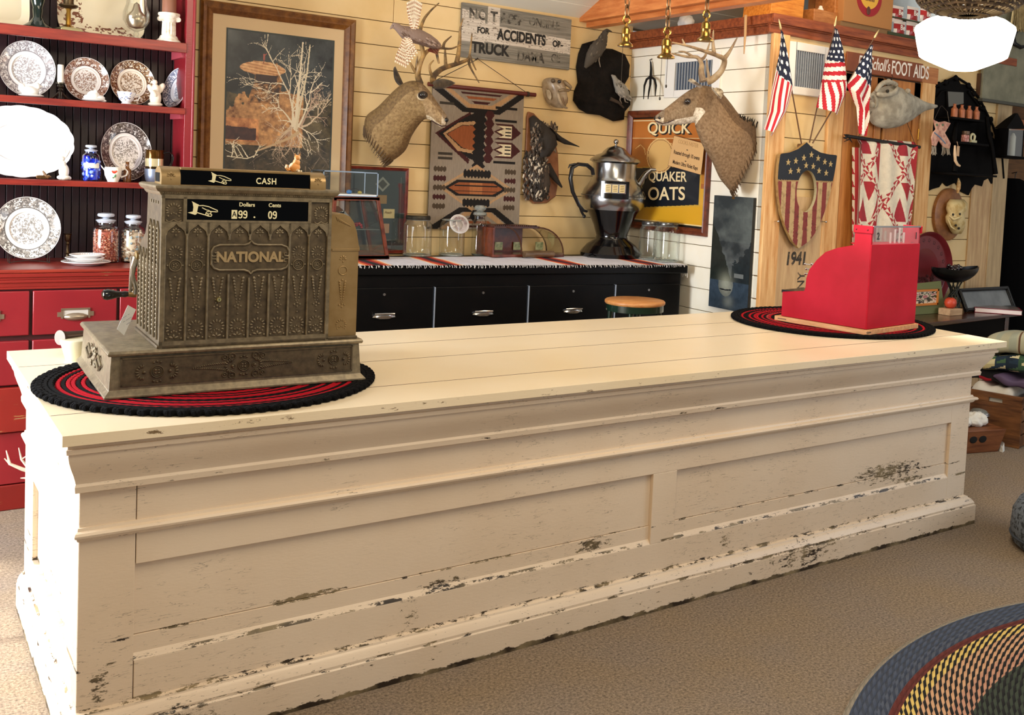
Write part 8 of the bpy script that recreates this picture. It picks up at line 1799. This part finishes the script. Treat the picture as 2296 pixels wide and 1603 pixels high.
rp_ = .040; cxp = at(2133, 655, 'y', yb4+.05); m = MB(); prof = [(0, -.8), (.45, -.86), (.85, -.55), (1, 0), (.86, .52), (.45, .82), (.12, .74), (0, .70)]
t = thing('pomegranate', 'round orange-red fruit sitting on the pale wooden block', 'fruit', (cxp.x, yb4+.05, hb_)); part(MB().lathe([(r*rp_, (z+.86)*rp_) for r, z in prof], 24), 'fruit_skin', M('fruit_red', 'c8482a', .4, vary=(14, 'a83420')), t, smooth=80); part(MB().lathe([(.004, rp_*1.55), (.006, rp_*1.75), (.002, rp_*1.7)], 8), 'stem', M('stem_brown', '4a3018'), t)
# black frame lying back and red book
a_, b_ = tz_(2172, 700), tz_(2280, 712); yk = 1.33
u0, u1 = at(2166, 650, 'y', yk).x, at(2276, 650, 'y', yk).x; v1_ = at(2220, 650, 'y', yk).z; t = thing('leaning_picture', 'black picture frame leaning low behind the red book at the right', 'frame', ((u0+u1)/2, yk, TZ)); T = inv(t) @ Matrix.Translation((0, yk, TZ)) @ Matrix.Rotation(-.5, 4, 'X') @ frame((0,0,0), (1,0,0), (0,0,1), (0,-1,0))
hh3 = (v1_-TZ)/math.cos(.5)
m = MB(T); fw = .022
for (p0, p1, q0, q1) in ((u0, 0, u1, fw), (u0, hh3-fw, u1, hh3), (u0, 0, u0+fw, hh3), (u1-fw, 0, u1, hh3)): m.bb((p0, p1, 0), (q0, q1, .02)); m.bb((p0+(.004 if q0-p0 > .1 else .004), p1+.004, .02), (q0-.004, q1-.004, .026))
part(m, 'frame_moulding', M('frame_black', '08090c', .25), t, bevel=.002); part(MB(T).bb((u0+fw, fw, .004), (u1-fw, hh3-fw, .007)), 'grey_mat', M('grey_print', '6a6e70', .3, vary=(5, '8a8e8e')), t)
bp0 = tz_(2186, 696); bk0 = at(2186, 700, 'z', TZ); bk1 = at(2292, 708, 'z', TZ); ab = math.atan2(bk1.y-bk0.y, bk1.x-bk0.x)
t = thing('red_book', 'large flat book with a dark cover and red edges lying at the table corner', 'book', (bk0.x, bk0.y+.0, TZ), ab); Lb = (bk1-bk0).length
m = MB(); m.bb((0, 0, .001), (Lb, .20, .004)); m.bb((0, 0, .030), (Lb, .20, .033)); m.bb((-.003, 0, .001), (0, .2, .033)); part(m, 'cover', M('book_cover', '8a2434', .25, coat=.3), t, bevel=.001)
part(MB().bb((0, .004, .004), (Lb-.004, .196, .030)), 'pages', M('pages', 'eeded8', .7), t); part(MB().bb((.01, .006, .0332), (Lb-.01, .194, .0340)), 'cover_picture', M('cover_grey', '5c5854', .25, vary=(12, '8a7470')), t)
# ================================================================ crate of linens, basket, jar on the floor
cr0 = at(2175, 985, 'z', 0); cr1 = at(2284, 1007, 'z', 0); ac = math.atan2(cr1.y-cr0.y, cr1.x-cr0.x)
hc = (at(2284, 893, 'y', cr1.y).z); Lc = (cr1-cr0).length+.05
t = thing('wooden_crate', 'brown wooden crate with a slot handle on the carpet, heaped with linens', 'crate', (cr0.x-.05*math.cos(ac), cr0.y-.05*math.sin(ac), 0), ac)
cw = wood('crate_brown', '4c2a14', '8a5a30', .55, (2.2, 16, 16), False, 2)
sx0, sx1, sz = Lc*.42, Lc*.66, hc*.86
m = MB(); m.bb((0, 0, 0), (Lc, .016, sz-.016)); m.bb((0, 0, sz+.016), (Lc, .016, hc)); m.bb((0, 0, sz-.016), (sx0, .016, sz+.016)); m.bb((sx1, 0, sz-.016), (Lc, .016, sz+.016)); part(m, 'handle_end', cw, t, bevel=.003)
part(MB().bb((sx0-.01, .019, sz-.03), (sx1+.01, .022, sz+.03)), 'cloth_in_slot', M('pale_cloth', 'd6d6ce', .9), t)
for i in range(4): part(MB().bb((Lc-.014, .018, .006+i*hc/4), (Lc, .36, (i+1)*hc/4-.004)), 'side_slat', cw, t, bevel=.002)
for i in range(4): part(MB().bb((0, .018, .006+i*hc/4), (.014, .36, (i+1)*hc/4-.004)), 'side_slat', cw, t, bevel=.002)
part(MB().bb((0, .345, 0), (Lc, .36, hc)), 'back_end', cw, t, bevel=.002); part(MB().bb((.014, .016, 0), (Lc-.014, .345, .012)), 'crate_floor', cw, t)
TC = wm(t)
def fold(name, x0_, x1_, y0_, y1_, z0_, z1_, mat, label, nl=3, seed=0, colfn=None, tilt=0):
    """folded cloth: stacked rounded layers with a soft edge"""
    m = MB(TC); rr = random.Random(seed)
    def fn(u, v):
        a = 2*PI*v; cx3, cz3_ = (y0_+y1_)/2, (z0_+z1_)/2; ry, rz3 = (y1_-y0_)/2, (z1_-z0_)/2; e = .55
        yy3 = cx3+ry*math.copysign(abs(math.cos(a))**e, math.cos(a)); zz3 = cz3_+rz3*math.copysign(abs(math.sin(a))**e, math.sin(a))
        k_ = 1-(abs(2*u-1)**8)*.5; zz3 = cz3_+(zz3-cz3_)*k_*(1+.05*math.sin(v*2*PI*nl*2)) ; x = x0_+(x1_-x0_)*u
        zz3 += .010*math.sin(u*7+seed)+.006*math.sin(u*17+v*9+seed)+tilt*(u-.5); yy3 += .008*math.sin(u*11+v*5)
        return (x, yy3, zz3)
    m.grid(fn, 60, 60, colfn); o0 = [fn(0, j/60) for j in range(60)]; o1 = [fn(1, j/60) for j in range(60)]
    c0_, c1_ = (colfn(0, 0), colfn(59, 0)) if colfn else (None, None)
    m.add(o0, [tuple(range(60))], [c0_] if colfn else None); m.add(o1, [tuple(range(59, -1, -1))], [c1_] if colfn else None)
    return single(m, name, mat, label, 'linen', 'folded linens heaped on the crate', smooth=80)
cloth_ = M('cloth_attr', rough=.95, attr=True, bump=(200, .35, .002))
top_ = hc
fold('folded_cloth', .02, Lc*.8, .03, .33, hc*.62, top_+.045, M('white_linen', 'e4e2da', .95, bump=(8, .5, .02)), 'crumpled white linen bulging over the rim of the crate', 3, 1, None, .0)
fold('folded_cloth', Lc*.45, Lc+.18, .02, .34, top_+.047, top_+.11, M('purple_cloth', '5a4a6a', .7, bump=(9, .4, .01)), 'shiny purple cloth at the right side of the heap', 2, 2, None, -.02)
def strap(i, j): u, v = i/60, j/60; return lin('b01c30') if .35 < u < .62 and .5 < v < .98 else lin('141216')
fold('folded_cloth', -.05, Lc*.72, .04, .34, top_+.05, top_+.13, cloth_, 'black cloth with a red band between white linen and patchwork quilt', 2, 3, strap, -.05)
def patchw(i, j):
    u, v = i/60*9, j/60*14; a, b = int(u), int(v); fu, fv = u-a, v-b
    c = ['d8cfa4', '24384c', '3a5a44', 'c8bc8c', '1c2c3c'][(a*3+b*5) % 5]; c2_ = ['24384c', 'e0d8b0', '4a6a4c'][(a+b*2) % 3]; return lin(c if fu+fv < 1 else c2_)
fold('folded_quilt', Lc*.05, Lc+.3, .02, .35, top_+.13, top_+.24, cloth_, 'navy, green and cream patchwork quilt folded on the heap', 3, 4, patchw, .0)
def plaid(i, j): u = i/60; return lin('6a4a34' if (u*7) % 1 < .05 or abs((u*7) % 1-.2) < .02 else ('aab09c' if (u*7) % 1 > .6 else 'b9b89c'))
fold('folded_quilt', Lc*.25, Lc+.4, .02, .36, top_+.24, top_+.38, cloth_, 'pale green plaid blanket on top of the patchwork quilt', 2, 5, plaid, .02)
# wooden basket tray with shells and cheese-dome jar
bt = at(2200, 1018, 'z', 0); bw_ = .17; t = thing('wooden_trug', 'small wooden box with round holes holding white cloths, beside the counter', 'box', (bt.x+.02, bt.y+.02, 0), -.25)
bz_ = at(2215, 962, 'y', bt.y).z; bz_ = max(.09, min(.14, bz_))
wb = wood('trug_brown', '5a2e14', '8e5630', .5, (2.2, 16, 16), False, 2)
m = MB(); m.loft([[(-bw_, 0, 0), (bw_*.8, 0, 0), (bw_*.8, .12, 0), (-bw_, .12, 0)], [(-bw_*1.15, -.02, bz_), (bw_, -.02, bz_), (bw_, .14, bz_), (-bw_*1.15, .14, bz_)]]); part(m, 'box_body', wb, t, bevel=.004)
m = MB(); 
for x in (-.07, .0): m.ball((x, -.0135, bz_*.62), (.028, .004, .022), 16, 10)
part(m, 'round_hole', M('hole_dark', '080504', .9), t)
p3 = wm(t) @ Vector((0, .06, bz_))
for i, (dx_, dy_, s_, lb) in enumerate(((-.08, .05, .07, 'left crumpled white cloth in the wooden box'), (.05, .03, .075, 'right crumpled white cloth in the wooden box'))):
    m = MB(Matrix.Translation((p3.x+dx_, p3.y+dy_, bz_+s_*.45))); m.ball((0, 0, 0), (s_, s_*.8, s_*.6), 24, 16); single(m, 'white_cloth', M('white_linen'), lb, 'cloth', smooth=80, disp=(.03, .03), sub=1)
m = MB(); m.loft([[(p3.x+.12, p3.y-.12, .0), (p3.x+.17, p3.y-.10, .0), (p3.x+.2, p3.y-.03, .0), (p3.x+.14, p3.y-.05, .0)], [(p3.x+.13, p3.y-.11, .03), (p3.x+.16, p3.y-.1, .05), (p3.x+.2, p3.y-.04, .05), (p3.x+.15, p3.y-.05, .03)]]); single(m, 'cloth_corner', M('white_linen'), 'scrap of white cloth on the carpet beside the wooden box', 'cloth')
yj = p3.y+.135; cj = at(2197, 950, 'y', yj); zj1 = at(2197, 905, 'y', yj).z
t = thing('lidded_glass_jar', 'clear glass jar with a knobbed lid behind the wooden box on the floor', 'jar', (cj.x, yj, 0)); Rj = .07
m = MB(); m.lathe([(0, 0), (Rj*.9, 0), (Rj, .01), (Rj, zj1*.62), (Rj*.9, zj1*.7)], 32); part(m, 'jar_body', g_, t)
m = MB(); m.lathe([(Rj*.92, zj1*.70), (Rj, zj1*.72), (Rj*.95, zj1*.78), (Rj*.7, zj1*.86), (Rj*.2, zj1*.90), (Rj*.12, zj1*.93), (Rj*.26, zj1*.97), (Rj*.2, zj1), (0, zj1)], 32); part(m, 'lid', M('thick_glass'), t)
m = MB(); 
for z in (.72, .77): m.tube([(Rj*1.0*math.cos(a), Rj*1.0*math.sin(a), zj1*z) for a in [2*PI*i/32 for i in range(32)]], .004, 6, closed=True)
part(m, 'bright_rim', chrome, t)
# speckled upholstered seat at the right edge
bs_ = at(2268, 1238, 'z', 0); t = thing('upholstered_footstool', 'blue-grey speckled upholstered footstool cut off by the right edge', 'footstool', (bs_.x+.26, bs_.y-.12, 0), .15)
m = MB(); m.lathe([(0, .0), (.22, .0), (.245, .02), (.255, .08), (.25, .15), (.225, .20), (.16, .225), (0, .235)], 40); part(m, 'cushion', M('speckled_blue', '6a7482', .95, vary=(60, '2a3038', .48, .6), bump=(80, .6, .006)), t, smooth=80)
m = MB(); m.tube([(.252*math.cos(a), .252*math.sin(a), .05) for a in [2*PI*i/40 for i in range(40)]], .006, 6, closed=True); part(m, 'piping', M('piping_dark', '3a424e', .9), t)
# ================================================================ braided floor rug
k = NT('braided_rug'); tc = k.n('ShaderNodeTexCoord'); sp = k.n('ShaderNodeSeparateXYZ'); k.l(tc.outputs['Object'], sp.inputs[0])
RR = 1.66; wv = .019
r = k.math('SQRT', k.math('ADD', k.math('POWER', k.math('ABSOLUTE', sp.outputs[0]), 2), k.math('POWER', k.math('ABSOLUTE', sp.outputs[1]), 2)))
rn = k.math('DIVIDE', r, wv); ring = k.math('FLOOR', rn); fr0 = k.math('SUBTRACT', rn, ring)
th0 = k.math('ARCTAN2', sp.outputs[1], sp.outputs[0])
sph = k.math('ADD', k.math('MULTIPLY', k.math('MULTIPLY', th0, ring), .36), k.math('ADD', k.math('MULTIPLY', fr0, .9), k.math('MULTIPLY', ring, .5)))
fs_ = k.math('FRACT', sph); sel = k.mask(k.math('ABSOLUTE', k.math('SUBTRACT', fs_, .5)), .27, .23)
def rings_ramp(tab):
    q = k.n('ShaderNodeValToRGB'); q.color_ramp.interpolation = 'CONSTANT'; el = q.color_ramp.elements
    while len(el) < len(tab): el.new(.5)
    for e, (p_, c) in zip(el, tab): e.position = p_; e.color = (*lin(c), 1)
    k.l(k.math('DIVIDE', r, RR), q.inputs[0]); return q.outputs[0]
E_ = lambda d: 1-d/RR
A_ = rings_ramp([(0, '2c3a30'), (E_(1.0), '7a4a3a'), (E_(.8), '2a2420'), (E_(.62), 'e8b060'), (E_(.50), '3c4638'), (E_(.34), 'c89478'), (E_(.28), 'd8a880'), (E_(.20), 'e8c870'), (E_(.155), '5e241e'), (E_(.125), '525a6a'), (E_(.095), '3e4656'), (E_(.022), '9a9080')])
B_ = rings_ramp([(0, '6a705c'), (E_(1.0), '1a1614'), (E_(.8), '8a7a5a'), (E_(.62), '1a1412'), (E_(.50), '12100e'), (E_(.34), '14100e'), (E_(.28), '14100e'), (E_(.20), '120e0c'), (E_(.155), '6a2c24'), (E_(.125), '3a4254'), (E_(.095), '4a5468'), (E_(.022), '8a8272')])
col = k.mix(sel, B_, A_); k.l(k.mix(k.mask(k.noise(120, 3), .3, .8), col, '80786c', 'MIX') if False else col, k.b.inputs['Base Color']); k.b.inputs['Roughness'].default_value = 1
hgt = k.math('ADD', k.math('SUBTRACT', 1, k.math('POWER', k.math('ABSOLUTE', k.math('SUBTRACT', k.math('MULTIPLY', fr0, 2), 1)), 2.5)), k.math('MULTIPLY', k.noise(260, 3), .5))
k.bump(k.math('ADD', hgt, k.math('MULTIPLY', k.math('SINE', k.math('MULTIPLY', sph, 2*PI)), .3)), .8, .008)
m = MB(); m.lathe([(0, .012), (RR-.03, .012), (RR-.012, .013), (RR-.002, .009), (RR, .001), (RR-.02, .0005)], 160); o = bpy.data.objects.new('braided_rug', m.make('braided_rug', k.m)); COL.objects.link(o); o.location = (2.737, -2.234, 0)
tag(o, 'large round braided floor rug with blue border and multicoloured rings', 'rug')
# ================================================================ hanging lamp, basket, brass sockets
YL = .2; cL = at(2161, 100, 'y', YL); dep = (_R @ (cL-CAM)).z; RL = 219/CF*dep/2; sL = dep/CF
t = thing('pendant_lamp', 'glowing white schoolhouse glass pendant lamp near the ceiling at the right', 'lamp', (cL.x, YL, cL.z-60*sL)); em = M('lamp_glow', 'ffffff', .3, emit=('fff4dc', 7))
h = lambda v: v*sL
m = MB(); m.lathe([(0, 0), (h(30), h(3)), (h(62), h(16)), (h(88), h(27)), (h(96), h(32)), (h(104), h(64)), (h(110), h(92)), (h(108), h(98)), (h(88), h(112)), (h(60), h(122)), (h(44), h(128)), (h(40), h(150)), (h(40), h(156))], 48); part(m, 'glass_shade', em, t, smooth=40)
m = MB(); m.lathe([(h(46), h(150)), (h(48), h(160)), (h(30), h(175)), (h(8), h(180)), (h(5), h(260)), (h(5), h(430))], 24); part(m, 'fitter_and_stem', M('brass'), t)
pl = bpy.data.lights.new('pendant_bulb', 'POINT'); pl.energy = 14; pl.color = (1, .85, .62); pl.shadow_soft_size = .15; po = bpy.data.objects.new('pendant_bulb', pl); COL.objects.link(po); po.location = (cL.x, YL, cL.z-80*sL)
yb5 = -.28; cb_ = at(2172, 36, 'y', yb5); db_ = (_R @ (cb_-CAM)).z/CF
t = thing('hanging_basket', 'dark woven twig basket hanging above the white pendant lamp', 'basket', (cb_.x, yb5, cb_.z)); 
m = MB(); nrow = 9; rr = random.Random(7)
def bR(z): return db_*116*math.sqrt(max(.02, 1-(1-min(1, z/(db_*42)))**2))
for j in range(nrow+6):
    z = db_*3+j*db_*6.5; R_b = bR(z) if z < db_*42 else db_*116
    n_ = 60; m.tube([(R_b*(1+.012*(1 if (i+j) % 2 else -1))*math.cos(2*PI*i/n_), R_b*(1+.012*(1 if (i+j) % 2 else -1))*math.sin(2*PI*i/n_), z+rr.uniform(-.002, .002)) for i in range(n_)], db_*3.6, 6, closed=True)
part(m, 'woven_rows', M('twig_brown', '3a2a1a', .9, vary=(30, '6a5236', .4, .7)), t)
m = MB(); 
for i in range(36): a = 2*PI*i/36; m.tube([(bR(db_*z_)*1.0*math.cos(a), bR(db_*z_)*math.sin(a), db_*z_) for z_ in (1, 4, 12, 24, 42)]+[(db_*116*math.cos(a), db_*116*math.sin(a), db_*95)], db_*2.4, 5)
m.lathe([(0, db_*3), (db_*40, db_*3)], 24); part(m, 'ribs', M('twig_pale', '8a7450', .85), t)
m = MB(); 
for a in (0, PI): m.tube([(db_*112*math.cos(a), 0, db_*95), (0, 0, db_*300)], .004, 6)
part(m, 'hanging_rope', M('cord_dark'), t)
YS = .35; gold_ = M('polished_brass', 'a07a3c', .25, 1)
for i, (px, py, w, sc3_) in enumerate(((1402, 105, 36, 1), (1493, 131, 40, 1), (1581, 93, 38, 1))):
    c5 = at(px, py, 'y', YS-i*.12); d5 = (_R @ (c5-CAM)).z/CF; R5 = w/2*d5; H5 = d5*46
    t = thing('brass_socket', ['leftmost hanging brass lamp socket on a chain, nearest the corner', 'middle hanging brass lamp socket on a chain, hanging lowest', 'rightmost hanging brass lamp socket, above the right-hand antlers'][i], 'lamp socket', tuple(c5), 0, 'brass sockets hanging on chains')
    m = MB(); m.lathe([(R5*.62, 0), (R5*.98, .0005), (R5, d5*3), (R5*.86, d5*7), (R5*.62, d5*10), (R5*.55, d5*12), (R5*.56, d5*26), (R5*.6, d5*28), (R5*.56, d5*30), (R5*.55, d5*38), (R5*.42, d5*43), (R5*.2, d5*45), (R5*.2, d5*52), (0, d5*52)], 28); part(m, 'socket_shell', gold_, t, smooth=40)
    m = MB(); m.tube([(d5*9*math.cos(a), 0, d5*60+d5*9*math.sin(a)) for a in [2*PI*k_/18 for k_ in range(18)]], d5*2.2, 7, closed=True); part(m, 'ring', gold_, t)
    z = d5*69; j = 0
    while c5.z+z < 3.0:
        m = MB(); rot = (j % 2)*PI/2+.3; X5 = Matrix.Translation((0, 0, z+d5*10)) @ Matrix.Rotation(rot, 4, 'Z'); m.tube([X5 @ Vector((d5*5.5*math.cos(a), 0, d5*14*math.sin(a))) for a in [2*PI*k_/14 for k_ in range(14)]], d5*2.0, 6, closed=True); part(m, 'chain_link', M('chain_bronze', '7a5a3c', .35, .8), t); z += d5*22; j += 1
    if i < 2:
        for (dx3, ln) in (((-13, 92),) if i == 0 else ((-20, 95), (0, 66))):
            m = MB(); n5 = int(ln/2.2)
            for k_ in range(n5): m.ball((d5*dx3*.8, -R5*.3, -d5*(k_*2.2)+d5*6), d5*.95, 5, 4)
            m.ball((d5*dx3*.8, -R5*.3, -d5*ln+d5*4), (d5*2.4, d5*2.4, d5*4), 8, 6); part(m, 'pull_chain', M('chain_dark', '3a342c', .35, .8), t)
# ================================================================ goods on the loft edge
zl = zf1
m = MB(FX); a_, b_ = P4(1890, 46, 0), P4(1999, 68, 0); zt6 = a_[1]
t = thing('printed_carton', 'tan carton with a red and yellow round emblem standing on the loft edge', 'box', (( a_[0]+b_[0])/2, YX+.1, 2.47)); T = inv(t) @ FX
zb6 = min(a_[1], b_[1]); zb6 = (a_[1]+b_[1])/2; cb6 = M('cardboard', 'b07a44', .8)
part(MB(T).bb((a_[0], zb6, -.30), (b_[0], zb6+.34, -.0)), 'carton', cb6, t, bevel=.002)
part(MB(T).bb((a_[0]-.01, 2.44, -.31), (b_[0]+.01, zb6, -.01)), 'loft_riser', M('loft_deck'), t)
ec = P4(1949, -5, 0); m = MB(T); Re = .115; m.lathe([(0, 0), (Re, 0), (Re, .002), (0, .002)], 40, X=Matrix.Translation((ec[0], ec[1], .0005))); em1 = part(m, 'red_emblem', M('emblem_red', '9c1c22', .5), t)
m = MB(T); m.lathe([(0, 0), (Re*.74, 0), (Re*.74, .002), (0, .002)], 40, X=Matrix.Translation((ec[0], ec[1]+.016, .0026))); part(m, 'yellow_disc', M('emblem_yellow', 'e0ac3c', .5), em1)
m = MB(T); c6 = P4(1946, 24, 0); m.ball((c6[0], c6[1], .005), (.018, .026, .003), 16, 10); part(m, 'brown_medallion', M('emblem_brown', '5a3222', .5), em1)
m = MB(T)
for i in range(6): u = ec[0]-.035+i*.014; m.bb((u, ec[1]-.022, .0046), (u+.008, ec[1]-.004-.002*(i % 2), .0054))
part(m, 'print_marks', M('emblem_brown'), em1)
# red and white packets
for i, (px, py) in enumerate(((2012, 32), (2046, 34), (2075, 36), (2016, 66), (2044, 70), (2072, 76))):
    p6 = P4(px, py, -.03); m = MB(FX @ Matrix.Translation((p6[0], p6[1], -.03))); w6, h6 = .058, .052
    cols6 = lambda i_, j_: lin('e8dcd0') if (j_ < 3 or j_ > 12 or (i_ < 3 and j_ < 8)) else lin('a02420')
    m.grid(lambda u, v: ((u-.5)*2*w6*(1-.08*math.sin(v*PI)), (v-.5)*2*h6, .022*math.sin(PI*u)*math.sin(PI*v)+.002*math.sin(v*40)*(1 if v < .1 or v > .9 else 0)), 16, 16, cols6)
    m.grid(lambda u, v: ((u-.5)*2*w6*(1-.08*math.sin(v*PI)), (v-.5)*2*h6, -.018*math.sin(PI*u)*math.sin(PI*v)-.001), 16, 16, lambda i_, j_: lin('c8a898'))
    o = single(m, 'snack_packet', M('foil_packet', rough=.3, attr=True), ['leftmost red and white packet in the upper row on the loft', 'second red and white packet in the upper row on loft', 'third red and white packet in the upper row, nearest the basket', 'leftmost red and white packet in the lower row beside the carton', 'middle red and white packet in the lower row on the loft', 'rightmost red and white packet of the lower row on the loft'][i], 'packet', 'red and white packets on the loft')
    text('Be', 'lettering', wht, o, FX @ Matrix.Translation((p6[0]+.006, p6[1]+.008, -.006)), .045, .0008, .0008)
m = MB(FX); m.bb((P4(1993, 60)[0], 2.44, -.2), (P4(2095, 60)[0], P4(2045, 82, -.03)[1]-.0, -.005)); m.bb((P4(1996, 60)[0], P4(2045, 48, -.03)[1]-.004, -.06), (P4(2095, 60)[0], P4(2045, 48, -.03)[1]+.002, -.005)); single(m, 'packet_rack', M('rack_green', '3c4428', .7), 'low dark green rack holding the red and white packets', 'rack')
# orange wooden boxes, a small white knob, white bundle, hanging stick
a_ = P4(1712, 18, -.12); b_ = P4(1786, 10, -.12)
m = MB(FX); m.prism([(a_[0], a_[1]-.05), (b_[0], a_[1]-.05), (b_[0]+.01, a_[1]+.16), (a_[0]+.06, a_[1]+.16), (a_[0]+.01, a_[1]+.06)], -.3, -.06); single(m, 'honey_pine_box', wood('honey_pine', 'b8681c', 'e0963c', .35, (3, 20, 20), False), 'honey coloured pine box on the loft corner above the flags', 'box', bevel=.004)
a_ = P4(1822, 38, -.05); b_ = P4(1876, 44, -.05); m = MB(FX); m.bb((a_[0], 2.44, -.2), (b_[0], a_[1]+.05, -.04)); m.bb((b_[0]-.02, 2.44, -.22), (b_[0]+.03, a_[1]+.3, -.05)); m.bb((a_[0]+.02, a_[1]+.16, -.2), (b_[0], a_[1]+.3, -.1)); single(m, 'loft_shelf_box', wood('loft_box', 'a0602c', 'c8884c', .45, (3, 20, 20), False), 'open wooden shelf box on the loft between the flags and the carton', 'box', bevel=.003)
c6 = P4(1848, 20, -.05); m = MB(FX @ Matrix.Translation((c6[0], a_[1]+.05, -.08)) @ Matrix.Rotation(-PI/2, 4, 'X')); m.lathe([(0, 0), (.020, 0), (.018, .012), (.012, .02), (.010, .03), (0, .034)], 16); single(m, 'white_lidded_pot', M('whitec2', 'ece2d4', .3), 'tiny white topped pot on the wooden shelf box on the loft', 'pot')
c6 = at(1538, 58, 'x', XW+.06); m = MB(Matrix.Translation((c6.x, c6.y, c6.z))); 
for dx3, dz3, r in ((0, .03, .045), (.0, .05, .03), (.03, .02, .04), (-.03, .02, .035)): m.ball((dx3*.2, dx3, dz3), r, 14, 10)
single(m, 'white_bundle', M('white_linen'), 'small white crumpled bundle on the loft above the fork head', 'cloth', smooth=80, disp=(.03, .02))
m = MB(FP); m.tube([P3(1672, 34, .10), P3(1671, 75, .10), P3(1668, 121, .10)], [.009, .008, .003], 8); m.cyl(P3(1672, 36, .10), P3(1672, 36, .03), .003, n=6); single(m, 'pointed_stick', M('pale_stick', 'b08a5c', .6), 'thin pointed wooden stick hanging from the cedar trim near the corner', 'stick')
# black coat hanging by the doorway
yk2 = 1.9; m = MB(); q = lambda px, py: at(px, py, 'y', yk2)
rings = []
for (pl_, pr_, py, w) in ((2262, 2282, 400, .04), (2256, 2300, 410, .07), (2250, 2330, 440, .10), (2246, 2345, 500, .12), (2243, 2350, 560, .13), (2238, 2355, 620, .14), (2236, 2355, 680, .14), (2234, 2355, 760, .14)):
    a_, b_ = q(pl_, py), q(pr_, py); c_ = (a_+b_)/2; rx3 = (b_.x-a_.x)/2; rings.append([Vector((c_.x+rx3*math.cos(2*PI*k_/24), yk2+w*math.sin(2*PI*k_/24)*(1+.12*math.sin(k_*2.6)), c_.z)) for k_ in range(24)])
t = thing('black_coat', 'long black coat hanging in the doorway at the right edge', 'coat', (rings[-1][0].x, yk2, rings[-1][0].z)); part(MB(inv(t)).loft(rings), 'coat_body', M('black_wool', '050506', .95, spec=.1, bump=(90, .5, .004)), t, smooth=80)
m = MB(inv(t)); a_ = q(2276, 400); m.tube([a_+Vector((0, 0, -.02)), a_+Vector((0, 0, .03)), a_+Vector((.02, 0, .05)), a_+Vector((.03, .05, .04))], .004, 6); part(m, 'coat_hook', M('dark_wire'), t)
